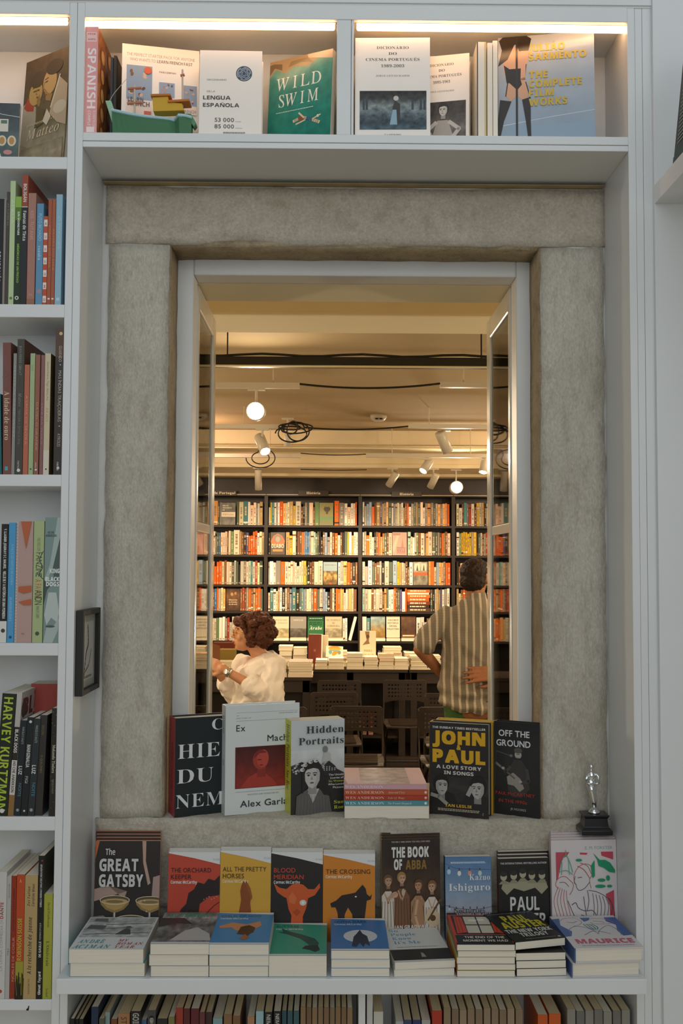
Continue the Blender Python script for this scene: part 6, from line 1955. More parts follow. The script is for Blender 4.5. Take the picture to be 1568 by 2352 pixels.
def table(label, x0, x1, y0, dep, legs, apron=.1, frontc=None):
    r = thing('display_table', label, 'table', (x0, y0, 0))
    M = T(-x0, -y0, 0)
    MB().box(x0, x1, y0, y0 + dep, ZT - .03, ZT, M=M).build('tabletop', TABLE_WOOD, r, bevel=.003)
    MB().box(x0 + .02, x1 - .02, y0 + .02, y0 + .04, ZT - .03 - apron, ZT - .03, M=M).build('apron', TABLE_WOOD, r)
    MB().box(x0 + .02, x1 - .02, y0 + dep - .04, y0 + dep - .02, 0.02, ZT - .03, M=M).build('back_panel', DARK_WOOD, r)
    for x in legs:
        for yy in (y0 + .02, y0 + dep - .08):
            MB().box(x, x + .06, yy, yy + .06, 0, ZT - .03, M=M).build('leg', DARK_WOOD, r)
    MB().box(x0 + .03, x1 - .03, y0 + .05, y0 + dep - .05, .16, .18, M=M).build('lower_shelf', DARK_WOOD, r)
    return r


t2a, t2b = at(655, 1538, Y2).x, at(938, 1538, Y2).x
table('long dark display table loaded with cream book piles', t2a, t2b - .006, Y2, .8, [t2a + .02, (t2a + t2b) / 2, t2b - .09])
table('dark display table of magazines behind the man in the striped shirt', t2b + .006, at(1330, 1538, Y2).x, Y2, .8, [t2b + .02, at(1280, 1538, Y2).x])
t1a, t1b = at(330, 1555, Y1).x, at(716, 1555, Y1).x
table('nearer dark display table beside the curly-haired reader', t1a, t1b, Y1, .55, [t1a + .02, t1b - .08])

# piles on the tables: (name, left px, right px, bottom px, [heights in px], cover colours, cover art, depth)
def tb(nm, xa, xb, yb, hp, Y, z0, dep, c, k, tot, where, art=None, page_front=True, group=None, dx=0., keep=True):
    s = F_PX / (Y - CAM.y)
    h = hp / s
    a, b = at(xa, yb, Y).x + dx, at(xb, yb, Y).x + dx
    mb = MB() if keep else mass
    mb.box(a, b, Y, Y + dep, z0, z0 + .0016, c)
    mb.box(a, b, Y, Y + dep, z0 + h - .0022, z0 + h - .0006, c)
    mb.box(b - .002 if k % 2 else a, b if k % 2 else a + .002, Y, Y + dep, z0 + .0016, z0 + h - .0022, c)
    mb.box(a + .002, b - .002, Y + .001, Y + dep - .001, z0 + .0016, z0 + h - .0022, '#efe3c6')
    if art:
        art(Art(mb, lambda x, y: Vector((a + (b - a) * x, Y + dep * y, z0 + h - .0005)), b - a, dep, (0, 0, 1), .0003))
    if keep:
        tag(mb.build('book', MATTE), nm, 'book', group)
    return z0 + h


def tpile(what, xa, xb, Y, hs, cols, dep=.2, art=None, z0=ZT + .0005, group=None, keep=True):
    z = z0
    n = len(hs)
    for k, h in enumerate(hs):
        pos = 'lowest' if k == 0 else 'topmost' if k == n - 1 else ORD[k] + ' from bottom'
        lab = '%s book, %s' % (pos, what) if n > 1 else 'single book, %s' % what
        z = tb(lab, xa + (k % 3) - 1, xb - ((k * 2) % 3) + 1, 1540, h, Y + .004 * (k % 2), z, dep, cols[k % len(cols)], k, n, what, art if k == n - 1 else None, group='piles on the display tables', keep=keep)
    return z


PL = ['#e8dcc0', '#d8cba8', '#efe6d2', '#cfc09a']
cov = lambda cs, sd=1: (lambda A: A.photo(0, 0, 1, 1, cs, 6, 6, sd, .3))
ztA = tpile('low pile right of the magazine stack', 724, 752, Y2 + .004, [8, 8, 5], PL)
ztB = tpile('pile under the lemon-patterned book', 754, 789, Y2 + .003, [8, 8, 9], PL)
tpile('pile left of the pale slab of books', 797, 834, Y2 + .004, [8, 9, 5, 6, 8], PL, art=cov(['#c9d0c4', '#8fa3a0']))
ztC = tpile('pile in front of the cream standing book', 836, 868, Y2 + .003, [6, 5, 6, 5, 6], PL)
tpile('pile topped by an orange cover', 870, 904, Y2 + .003, [10, 9, 6, 9], ['#e0d2b0', '#d8c8a0', '#c9803c'], art=cov(['#c9803c', '#e0d2b0']))
tpile('pile with a lifted page on top', 906, 937, Y2 + .003, [9, 10, 6], PL)
tpile('flat magazine stack nearest the man', 943, 982, Y2 + .002, [4, 4, 4, 4, 5, 4, 5], ['#d8cba8', '#8a7a58', '#e8dcc0', '#b09a6a'], keep=False)
tpile('magazine stack half hidden by the man', 984, 1012, Y2 + .004, [5, 5, 5, 5, 6, 5], ['#d8cba8', '#e8dcc0'], keep=False)
# second line of piles, further back on the table
tpile('back-row pile behind the lemon-patterned book', 762, 796, Y2 + .26, [9, 9, 8, 8], PL, keep=False)
tpile('back-row pile behind the orange-topped one', 880, 922, Y2 + .28, [8, 7, 7, 8, 7, 6], PL, keep=False)
tpile('back-row pile behind the flat magazines', 930, 972, Y2 + .30, [8, 8, 7, 7], ['#8a7a58', '#e8dcc0'], keep=False)
tpile('back-row pile left of the red-brown standing book', 672, 704, Y2 + .24, [14, 12, 16], ['#cfc4a0', '#e8dcc0'])
tpile('back-row pile beside the curly-haired reader', 640, 670, Y2 + .24, [12, 12, 12, 10], ['#a89a70', '#e0d4b4'])
tpile('pile right of the man, seen past the window leaf', 1132, 1160, Y2 + .004, [10, 10, 9, 12], PL)
tpile('further pile right of the man, seen past the window leaf', 1162, 1196, Y2 + .004, [12, 10, 9], PL, keep=False)
# near table
tpile('white magazine stack on the nearer table', 662, 717, Y1 + .004, [7, 6, 5, 6, 5, 5], ['#f2e8da', '#efe2d0', '#c9b8a0'], dep=.28, art=lambda A: (A.rect(0, 0, 1, 1, '#f3e2d6'), A.line([(.88, 0), (.88, 1)], .01, '#b0a090')))
tpile('pile behind the curly-haired reader on the nearer table', 634, 658, Y1 + .004, [10, 9, 9, 5], ['#efe6d2', '#e0d2b8'])
tpile('cream pile at the reader\'s elbow', 500, 536, Y1 + .02, [8, 9, 8, 8], ['#efe6d2', '#d8cba8'])
tpile('cream pile left of the reader, behind the window leaf', 452, 484, Y1 + .02, [9, 9, 10, 10], ['#efe6d2', '#d8cba8'])

# standing books on the table
def a_orn(A):
    A.rect(0, 0, 1, 1, '#7a3620')
    for k in range(7):
        t = k * .9
        A.ell(.5, .5, .1 + .02 * (k % 3), .06, '#8f4a30', 10, t)
    A.ell(.5, .5, .07, .07, '#a3684a', 12)
    for x in (.1, .9):
        A.curve([(x, .08), (x + .05, .4), (x - .05, .7), (x, .92)], .02, '#8f4a30')
face_book('red-brown book with an embossed rosette standing on the display table', 707, 737, 1457, Y2 + .22, ZT + .0005, yaw=-14, lean=2, t=.05, cover='#7a3620', art=a_orn)
face_book('plain book with cream boards standing behind the red-brown one', 739, 752, 1459, Y2 + .30, ZT + .0005, yaw=-10, lean=2, t=.03, cover='#d8c9a4')
def a_lem(A):
    A.rect(0, 0, 1, 1, '#e8dcc4'); A.rect(.1, .08, .92, .94, '#d8ccb4'); A.ell(.5, .78, .36, .16, '#d8a03a'); A.ell(.5, .9, .3, .05, '#c98a34'); A.ell(.52, .36, .2, .12, '#d98a2c', 14, .7); A.ell(.26, .44, .1, .14, '#6f9a90', 10); A.ell(.78, .42, .1, .12, '#7f8a70', 10); A.ell(.5, .58, .3, .04, '#7f9ca0', 10)
zb_ = ztB
face_book('white book with lemons and leaves on its cover, propped on a pile', 748, 787, 1484, Y2 + .12, zb_ + .0005, yaw=4, lean=18, t=.012, roll=3, cover='#e8dcc4', art=a_lem)
def a_pat(A):
    A.rect(0, 0, 1, 1, '#ddd0b0'); A.poly([(.32, .98), (.6, .98), (.56, .72), (.62, .64), (.34, .62), (.16, .6), (.3, .68), (.42, .74)], '#8a6a4a'); A.ell(.5, .84, .1, .12, '#5f4630')
    A.text('PODER E', .5, .42, .06, '#6f6250', 'serif', al='c', w=.5); A.text('PATRIARCADO', .5, .30, .06, '#6f6250', 'serif', al='c', w=.75); A.greek(.2, .18, .6, .02, '#8a7a60', 2); A.rect(0, 0, 1, .06, '#8fa3a0')
face_book('cream book with a brown bust on its cover, standing over the table piles', 826, 863, 1449, Y2 + .20, ZT + .0005, yaw=0, lean=3, t=.02, cover='#ddd0b0', art=a_pat)
# carton and patterned box by the reader
cb = MB()
a, b_ = at(502, 1515, Y1 + .3), at(540, 1515, Y1 + .3)
cb.box(a.x, b_.x, Y1 + .3, Y1 + .42, ZT + .0005, at(520, 1492, Y1 + .3).z, '#8f7a3a')
tag(cb.build('book_box', MATTE, bevel=.002), 'olive-gold box of books behind the reader on the nearer table', 'box')
gb = thing('gift_bag', 'red-brown patterned bag with a loop handle beside the olive-gold box', 'bag', (at(512, 1500, Y1 + .45).x, Y1 + .45, ZT + .0005))
zz = at(512, 1476, Y1 + .45).z - ZT
MB().box(-.09, .10, 0, .08, 0, zz, '#6f3320').build('bag_body', MATTE, gb, bevel=.004)
hd = MB()
hd.tube([(-.03 + .06 * t, -.004, zz * .6 + .05 * math.sin(math.pi * t)) for t in [i / 10 for i in range(11)]], .004, '#b5803f', 6)
hd.build('handle', MATTE, gb)

# red and black books on the floor rack between the chairs, and the rack
Yr = Y2 + .08
rk = []
for k, (pa, pb, yt, c, nm) in enumerate(((823, 828, 1687, '#3a1a14', 'narrow black-red'), (831, 842, 1687, '#54221a', 'dark red'), (845, 857, 1674, '#7a2a1c', 'tall red'))):
    a, b_ = at(pa, 1738, Yr).x, at(pb, 1738, Yr).x
    mb = MB()
    h = at(pa, yt, Yr).z - .181
    mb.box(a, b_, Yr, Yr + .17, .181, .181 + max(h, .2), c)
    A = Art(mb, lambda x, y: Vector((a + (b_ - a) * x, Yr - .0002, .181 + max(h, .2) * y)), b_ - a, max(h, .2), (0, -1, 0), .0003)
    A.rect(.1, .04, .9, .40, '#cdb9a0')
    A.text('GEORGE' if k == 2 else 'MARTIN', .15, .38, .6, '#4a1a14', 'bold', rot=-90, w=.3)
    tag(mb.build('book', MATTE), '%s book under the table, seen between the chair legs' % nm, 'book', 'books under the table')

o = mass.build('small_books', MATTE)
tag(o, 'the many narrower books filling the dark bookcases and the back of the tables', 'books', kind='stuff')

# ================================================================== folding chairs
def make_chair():
    r = thing('folding_chair', 'x', 'chair')
    # back panel with rows of round holes (a real grille: strips between holes)
    w2, z0, z1 = .19, .585, .775
    nx, nz = 11, 4
    mb = MB()
    bm = bmesh.new()
    # panel outline with holes, extruded
    def ring(cx, cz, rr, n=10):
        return [(cx + rr * math.cos(2 * math.pi * k / n), cz + rr * math.sin(2 * math.pi * k / n)) for k in range(n)]
    W_ = w2 * 2
    dxh, dzh = .30 / nx, .128 / nz
    cols_x = [-.15 + dxh * (k + .5) for k in range(nx)]
    rows_z = [z0 + .034 + dzh * (k + .5) for k in range(nz)]
    def cell(cx, cz, hx, hz, hole):
        q = []
        n = 8
        sq = [(hx, 0), (hx, hz), (0, hz), (-hx, hz), (-hx, 0), (-hx, -hz), (0, -hz), (hx, -hz)]
        inner = [(cx + .0085 * math.cos(math.pi / 4 * k), cz + .0085 * math.sin(math.pi / 4 * k)) for k in range(8)]
        outer = [(cx + a_, cz + b2) for a_, b2 in sq]
        for k in range(8):
            j = (k + 1) % 8
            a, b2, c2, d2 = outer[k], outer[j], inner[j], inner[k]
            for y in (0, .006):
                f = [(a[0], y, a[1]), (b2[0], y, b2[1]), (c2[0], y, c2[1]), (d2[0], y, d2[1])]
                mb.poly(f if y else f[::-1])
            mb.poly([(d2[0], 0, d2[1]), (c2[0], 0, c2[1]), (c2[0], .006, c2[1]), (d2[0], .006, d2[1])])
    for cx in cols_x:
        for cz in rows_z:
            cell(cx, cz, dxh / 2, dzh / 2, True)
    # solid border with rounded corners
    xi, zi0, zi1 = .15, z0 + .034, z0 + .034 + .128
    def arc(cx, cz, a0):
        return [(cx + .03 * math.cos(rad(a0 + 15 * k)), cz + .03 * math.sin(rad(a0 + 15 * k))) for k in range(7)]
    out = arc(w2 - .03, z1 - .03, 0) + arc(-w2 + .03, z1 - .03, 90) + [(-w2, z0 - .01), (-w2 * .55, z0 + .012), (0, z0 + .018), (w2 * .55, z0 + .012), (w2, z0 - .01)]
    inn = []
    for x, z in out:
        inn.append((max(-xi, min(xi, x)), max(zi0, min(zi1, z))))
    n = len(out)
    for k in range(n):
        j = (k + 1) % n
        for y in (-.003, .009):
            mb.poly([(out[k][0], y, out[k][1]), (out[j][0], y, out[j][1]), (inn[j][0], y, inn[j][1]), (inn[k][0], y, inn[k][1])])
        mb.poly([(out[k][0], -.003, out[k][1]), (out[j][0], -.003, out[j][1]), (out[j][0], .009, out[j][1]), (out[k][0], .009, out[k][1])])
    mb.build('backrest', CHAIR_M, r)
    # seat: ribbed dished panel
    st = MB()
    rs = []
    for i in range(13):
        t = i / 12
        y = -.02 - .37 * t
        z = .44 + .012 * math.cos(t * math.pi * 2) * .5 + (.012 if t > .9 else 0) * -1
        hw = .185 + .01 * math.sin(math.pi * t)
        rs.append([Vector((-hw, y, z - .012)), Vector((hw, y, z - .012)), Vector((hw, y, z)), Vector((0, y, z - .006)), Vector((-hw, y, z))])
    st.rings(rs)
    for k in range(12):
        y = -.05 - .027 * k
        st.box(-.15, .15, y, y + .009, .436, .449)
    st.build('seat', CHAIR_M, r)
    for s in (-1, 1):
        MB().tube([(s * .18, .006, .76), (s * .185, .004, .58), (s * .19, -.10, .40), (s * .195, -.38, .0)], .010, n=8).build('leg', CHAIR_L, r, True)
        MB().tube([(s * .172, -.36, .43), (s * .172, -.16, .30), (s * .172, .10, .0)], .009, n=8).build('leg', CHAIR_L, r, True)
    MB().tube([(-.19, .08, .06), (.19, .08, .06)], .006, n=6).build('stretcher', CHAIR_L, r)
    return r


def dup(root):
    r = root.copy()
    COL.objects.link(r)
    for ch in list(root.children):
        c = ch.copy()
        COL.objects.link(c)
        c.parent = r
    return r


chair0 = make_chair()
chs = [(779, 1563, 'perforated folding chair with a brown back, in front of the dark table opening', 1, 0),
       (767, 1590, 'perforated folding chair half covering the one by the table opening', 1.08, 0),
       (818, 1622, 'perforated folding chair nearest the film book pile, seat facing the window', 1, 0),
       (929.5, 1562, 'perforated folding chair standing alone in the back row near the man', 1, 0),
       (1030, 1593, 'perforated folding chair mostly hidden behind the man, further one', 1, 0),
       (1020, 1624, 'perforated folding chair beside the man, seat showing behind the yellow-lettered book', 1, 0),
       (643, 1624, 'perforated folding chair behind the tall white book, only a corner showing', 1, 0)]
for k, (px, yt, lab, sx, rz_) in enumerate(chs):
    c = chair0 if k == 0 else dup(chair0)
    p = at_z(px, yt, .775)
    c.location = (p.x, p.y, 0)
    c.rotation_euler = (0, 0, rad([0, 3, -2, 1, -3, 4, 2][k]))
    c['label'] = lab
    c['group'] = 'folding chairs facing the window'

# ================================================================== ceiling fittings
# black trunking with cables
yt0 = D(4.95)
z_ = at(800, 831, yt0).z
tk = thing('cable_trunking', 'black cable trunking spanning the ceiling with a pale lower edge', 'cable duct', (0, yt0, z_))
MB().box(-2.4, 2.4, -.03, .05, -.024, .018, '#17130d').build('duct', BLACK_PLASTIC, tk)
MB().box(-2.4, 2.4, -.031, -.012, -.031, -.0245, '#d8cba0').build('edge_strip', MATTE, tk, label='pale lower edge')
cb_ = MB()
cb_.tube([(-1.0 + .1 * i, -.01, .030 + .006 * math.sin(i * 1.3)) for i in range(21)], .006, '#14100b', 6)
cb_.build('cable', BLACK_PLASTIC, tk)
for px in (522, 1105):
    MB().tube([(at(px, 831, yt0).x, 0, -.03), (at(px, 831, yt0).x, 0, ZC - z_)], .004, '#222', 6).build('hanger', BLACK_PLASTIC, tk)


def track(label, xa, xb, py, Zc, hang=()):
    y = D(Zc)
    a, b_ = at(xa, py, y), at(xb, py, y)
    r = thing('lighting_track', label, 'lighting track', (a.x, y, a.z))
    L = b_.x - a.x
    MB().box(0, L, -.018, .018, -.016, .016).build('rail', METAL_WHITE, r)
    for q in hang:
        x = at(q, py, y).x - a.x
        MB().tube([(x, 0, .016), (x, 0, min(ZC - a.z, .5))], .004, n=6).build('hanger', METAL_WHITE, r)
    return y, a.z


y1_, z1_ = track('white lighting track nearest the window, on the curly-haired reader\'s side', 300, 688, 884, 5.75, (627,))
track('white lighting track nearest the window, on the man\'s side', 1010, 1400, 884, 5.75, (1064,))
y2_, z2_ = track('second white lighting track, with the coiled cable', 300, 655, 978, 7.6, (560,))
track('second white lighting track, on the man\'s side', 937, 1400, 979, 7.6, (985,))
y3_, z3_ = track('third white lighting track, along the cove', 300, 690, 1045, 8.8, (420, 620))
track('third white lighting track, on the man\'s side', 840, 1400, 1046, 8.8, (900, 1080))


def wire(name, label, pts, r=.006):
    mb = MB()
    mb.tube(pts, r, '#2a1c12', 6)
    tag(mb.build(name, BLACK_PLASTIC, None, True), label, 'cable')


def sag(pa, pb, Zc, s, n=16):
    y = D(Zc)
    a, b_ = at(*pa, y), at(*pb, y)
    return [a + (b_ - a) * (i / n) + Vector((0, 0, -s * 4 * (i / n) * (1 - i / n))) for i in range(n + 1)]


wire('power_cable', 'black cable sagging between the two nearest lighting tracks', sag((688, 882), (1010, 881), 5.75, .025))
wire('power_cable', 'black cable sagging between the second pair of lighting tracks', sag((700, 982), (937, 979), 7.6, .02))
wire('power_cable', 'thin cable sagging between the third pair of lighting tracks', sag((690, 1041), (842, 1043), 8.8, .012), .004)
wire('power_cable', 'thin cable along the last ledge above the bookcases', sag((690, 1078), (842, 1079), 9.25, .006), .004)
# coil of cable on the second track
c0 = at(672, 985, y2_ - .05)
pts = []
for i in range(140):
    t = i / 139
    a_ = t * math.pi * 2 * 5.5
    rx_, rz_ = .085 + .04 * math.sin(t * 9), .05 + .028 * math.cos(t * 7 + 1)
    pts.append(c0 + Vector((rx_ * math.cos(a_) + .03 * math.sin(t * 11), .02 * math.sin(t * 20), rz_ * math.sin(a_) - .01 + .025 * math.sin(t * 5))))
wire('cable_coil', 'black cable wound in loose loops hanging from the second track', pts, .0055)
c0 = at(598, 1052, D(8.6))
pts = [c0 + Vector((.125 * math.cos(a_) * (1 if i < 20 else .6), 0, .085 * math.sin(a_) * (1 if i < 20 else .6))) for i, a_ in enumerate([math.pi + i * math.pi * 3.2 / 40 for i in range(41)])]
wire('cable_coil', 'smaller cable loop hanging under the cove behind the lit spotlight', pts + [c0 + Vector((.03, .20, .09)), c0 + Vector((.02, .37, .125))], .005)
# smoke detector
p = at(869, 948, D(8.0))
sm = thing('smoke_detector', 'white round smoke detector on the ceiling', 'smoke detector', (p.x, p.y, ZC))
MB().lathe([(.0, -.052), (.035, -.052), (.05, -.044), (.066, -.022), (.07, -.0005)], n=24).build('housing', METAL_WHITE, sm, True)
for s_ in (-1, 1):
    MB().box(s_ * .018 - .011, s_ * .018 + .011, -.066, -.052, -.045, -.034).build('sensor_slot', BLACK_PLASTIC, sm)

# ---- track spotlights
EMB = bpy.data.materials.new('lit_lamp_lens')
EMB.use_nodes = True
_e = EMB.node_tree.nodes['Principled BSDF']
_e.inputs['Emission Color'].default_value = (1, .78, .5, 1)
_e.inputs['Emission Strength'].default_value = 30
spot_n = 0


def spotlight(label, px, py, Zc, aim, lit=0, mount=None, mz=None, L=.15, r=.042, power=0, cone=80, rl=None):
    """cylinder spot: pixel of its middle; aim: direction the lens looks; mount: pixel row of its track"""
    y = D(Zc)
    P = at(px, py, y)
    d = Vector(aim).normalized()
    root = thing('spotlight', label, 'spotlight', P)
    q = d.to_track_quat('Z', 'Y').to_matrix().to_4x4()
    MB().lathe([(.0, -L / 2), (r * .92, -L / 2), (r, -L / 2 + .008), (r, L / 2), (r * .9, L / 2), (r * .88, L / 2 - .012), (.0, L / 2 - .012)], n=20, M=q).build('lamp_body', METAL_WHITE, root, True)
    if lit:
        MB().lathe([(.0, L / 2 - .008), (r * .86, L / 2 - .008), (r * .5, L / 2 + .004), (.0, L / 2 + .007)], n=20, M=q).build('lens', EMB, root, True, label='glowing lens')
    if mount or mz:
        zt = (mz if mz else at(px, mount, y).z) - P.z
        MB().tube([(0, 0, 0), (0, 0, zt)], .008, n=8).build('stem', METAL_WHITE, root)
        MB().box(-.05, .05, -.016, .016, zt - .012, zt).build('adapter', METAL_WHITE, root)
    if power:
        pos = P + d * (L / 2 + .03)
        lamp('track_or_fill_spot', 'SPOT', pos, power, (1, .79, .54), pos + d, spot_size=rad(cone), spot_blend=.8, shadow_soft_size=.05)
    return root


spotlight('lit spotlight aimed at the window, hanging from the nearest track', 588, 945, 5.75, (.02, -1, -.12), 1, 0, z1_ - .016, r=.055, power=22, cone=150)
spotlight('tilted lit spotlight on the second track near the cable coil', 602, 1020, 7.6, (.3, -.55, -.7), 1, 0, z2_ - .016, L=.17, power=90, cone=120)
spotlight('grey tilted spotlight on the second track, on the man\'s side', 1019, 1015, 7.6, (.42, .35, -.9), 0, 0, z2_ - .016, L=.17, power=150, cone=80)
spotlight('small lit spotlight left of the big lamp over the man', 979, 1070, 8.8, (-.5, -.4, -.75), 1, 0, z3_ - .016, L=.13, r=.038, power=40, cone=120)
spotlight('small lit spotlight nearest the window leaf', 1112, 1070, 8.8, (-.2, -.3, -.9), 1, 0, z3_ - .016, L=.13, r=.038, power=40, cone=120)
spotlight('big glaring spotlight over the man', 1047, 1120, 9.4, (-.03, -1, -.02), 1, 0, zat(1075, 9.3), r=.06, power=40, cone=150)
spotlight('small unlit spotlight behind the cable coil', 660, 1012, 8.2, (0, .1, -1), 0, 0, ZC, L=.1, r=.028)
spotlight('straight white spotlight pointing down in front of the first bookcase', 593, 1102, 9.3, (0, .3, -1), 0, 0, zat(1075, 9.3), L=.19, r=.033, power=70, cone=90)
spotlight('tilted white spotlight over the second small sign', 901, 1101, 9.3, (-.45, .5, -.75), 0, 0, zat(1075, 9.3), L=.15, r=.034, power=80, cone=95)
spotlight('tilted white spotlight left of the big glaring one', 995, 1104, 9.3, (-.35, .5, -.8), 0, 0, zat(1075, 9.3), L=.15, r=.034, power=80, cone=95)
# added spots without fixtures, brightening the far shelves
for x_, y_ in ((-1.75, D(8.8)), (-.55, D(9.25)), (.62, D(9.25)), (2.1, D(8.8))):
    lamp('track_or_fill_spot', 'SPOT', (x_, y_, 2.6), 55, (1, .79, .54), (x_, YB, 1.3), spot_size=rad(105), spot_blend=.8, shadow_soft_size=.06)
for x_, tx in ((-1.9, -.6), (2.3, .9)):  # added spots brightening the people, without fixtures
    lamp('track_or_fill_spot', 'SPOT', (x_, D(5.0), 2.7), 70, (1, .80, .56), (tx, D(6.3), 1.0), spot_size=rad(70), spot_blend=.8, shadow_soft_size=.08)
for x_ in (-2.1, 2.4):  # added warm fill for the middle of the room, out of view
    lamp('fill_point', 'POINT', (x_, D(6.4), 2.35), 52, (1, .79, .54), shadow_soft_size=.12)
# unseen fill added inside the window to brighten soffit and leaves
for x_ in (-1.75, 1.95):
    lamp('fill_point', 'POINT', (x_, D(4.3), 1.45), 34, (1, .86, .66), shadow_soft_size=.1)
# unseen small lamps added to wash the ends of the cove
for x_ in (-1.2, 1.85):
    lamp('fill_point', 'POINT', (x_, D(8.35), 2.62), 15, (1, .66, .46), shadow_soft_size=.05)

# ================================================================== people
def cap(mb, a, b, ra, rb, n=14, m=6, flat=None):
    """tapered limb with round ends"""
    a, b = Vector(a), Vector(b)
    d = (b - a)
    L = d.length
    d = d / L if L > 1e-6 else Vector((0, 0, 1))
    u = d.cross(Vector((.12, .93, .31)))
    u.normalize()
    v = d.cross(u)
    if flat is not None:                    # flat: (direction, factor)
        fd = Vector(flat[0]) - d * Vector(flat[0]).dot(d)
        fd.normalize()
        u, v = fd, d.cross(fd)
    rs = []
    k = flat[1] if flat is not None else 1
    def ring(c, r):
        return [c + u * (r * k * math.cos(2 * math.pi * i / n)) + v * (r * math.sin(2 * math.pi * i / n)) for i in range(n)]
    for j in range(m):
        t = math.pi / 2 * (j + .08) / m
        rs.append(ring(a - d * ra * math.cos(t), ra * math.sin(t)))
    for j in range(5):
        t = j / 4
        rs.append(ring(a + d * L * t, ra + (rb - ra) * t))
    for j in range(m - 1, -1, -1):
        t = math.pi / 2 * (j + .08) / m
        rs.append(ring(b + d * rb * math.cos(t), rb * math.sin(t)))
    mb.rings(rs)


def chain(mb, pts, rr):
    for i in range(len(pts) - 1):
        cap(mb, pts[i], pts[i + 1], rr[i], rr[i + 1])


def fuse(mb, name, m, parent, voxel=.006, smooth=6, disp=None, fac=.5):
    """melts the overlapping pieces into one continuous skin"""
    me = bpy.data.meshes.new('t')
    me.from_pydata(mb.v, [], mb.f)
    o = bpy.data.objects.new('t', me)
    COL.objects.link(o)
    r = o.modifiers.new('r', 'REMESH')
    r.mode = 'VOXEL'
    r.voxel_size = voxel
    r.use_smooth_shade = True
    s = o.modifiers.new('s', 'SMOOTH')
    s.factor = fac
    s.iterations = smooth
    dg = bpy.context.evaluated_depsgraph_get()
    me2 = bpy.data.meshes.new_from_object(o.evaluated_get(dg))
    bpy.data.objects.remove(o)
    if disp:
        nn = [v.normal.copy() for v in me2.vertices]
        for v, n_ in zip(me2.vertices, nn):
            v.co += n_ * disp(v.co)
    me2.name = name
    me2.materials.clear()
    me2.materials.append(m)
    me2.polygons.foreach_set('use_smooth', [True] * len(me2.polygons))
    ob = bpy.data.objects.new(name, me2)
    COL.objects.link(ob)
    ob.parent = parent
    return ob


def hand(mb, wrist, fdir, up, s=1., curl=.5, thumb=1, spread=.0):
    """palm with four bent fingers of unequal length and a thumb from its side; up: direction of the back of the hand"""
    f = Vector(fdir).normalized()
    u = Vector(up)
    u = (u - f * u.dot(f)).normalized()
    r = f.cross(u) * thumb
    w = Vector(wrist)
    cap(mb, w, w + f * .03 * s, .024 * s, .03 * s, flat=(r, 1.1))
    for k in range(4):
        q = (k - 1.5) * .0195 * s
        cap(mb, w + f * .02 * s + r * q * .7, w + f * .082 * s + r * q, .014 * s, .0115 * s)
        base = w + f * .086 * s + r * q
        L = (.040, .045, .042, .033)[k] * s
        d = f + r * (k - 1.5) * spread
        p = base
        for j, kk in enumerate((1.0, .7, .55)):
            d = (d - u * curl * .55).normalized()
            p2 = p + d * L * kk
            cap(mb, p, p2, (.0095 - .0009 * j) * s, (.0088 - .001 * j) * s, 10, 4)
            p = p2
    side = -r
    b = w + f * .025 * s + side * .022 * s
    t1 = b + (f * .55 + side * .65 - u * .2).normalized() * .042 * s
    t2 = t1 + (f * .85 + side * .2 - u * .3).normalized() * .032 * s
    t3 = t2 + (f * .95 - side * .1 - u * .35).normalized() * .024 * s
    chain(mb, [b, t1, t2, t3], [.0145 * s, .0125 * s, .0108 * s, .0085 * s])


def head(mb, c, face_dir, s=1., tilt=0.):
    """skull, jaw, brow, nose, lips, chin, ears; c is the middle of the skull, s 1 = 0.23 m crown to chin"""
    f = Vector(face_dir).normalized()
    z = Vector((0, 0, 1)) * math.cos(tilt) + f * math.sin(tilt)
    f = (f - z * f.dot(z)).normalized()
    x = f.cross(z)
    B = Matrix((x, f, z)).transposed()
    def P(a, b, c_):
        return Vector(c) + B @ Vector((a, b, c_)) * s
    M = B.to_4x4()
    mb.ball(c, (.074 * s, .094 * s, .088 * s), nu=24, nv=18, M=M)
    mb.ball(P(0, .035, -.055), (.056 * s, .055 * s, .066 * s), nu=20, nv=14, M=M)
    mb.ball(P(0, .062, -.102), (.026 * s, .022 * s, .018 * s), M=M)              # chin
    mb.ball(P(0, .082, .018), (.052 * s, .016 * s, .014 * s), M=M)               # brow
    cap(mb, P(0, .090, .005), P(0, .108, -.032), .009 * s, .0125 * s)            # nose
    for q in (-1, 1):
        mb.ball(P(q * .011, .098, -.036), .0085 * s)
        mb.ball(P(q * .040, .062, -.034), (.022 * s, .020 * s, .024 * s), M=M)   # cheek
        mb.ball(P(q * .032, .080, -.004), (.0135 * s, .010 * s, .009 * s), M=M)  # eye
        mb.ball(P(q * .076, -.004, -.016), (.009 * s, .018 * s, .032 * s), M=M)  # ear
    mb.ball(P(0, .088, -.062), (.022 * s, .009 * s, .0065 * s), M=M)
    mb.ball(P(0, .086, -.074), (.019 * s, .009 * s, .007 * s), M=M)
    return P, B


# ---------------------------------------------------------------- man seen from behind, hands on his hips and back
ZM = 6.25
YM = D(ZM)


def pm(px, py, dy=0.):
    return at(px, py, YM + dy)


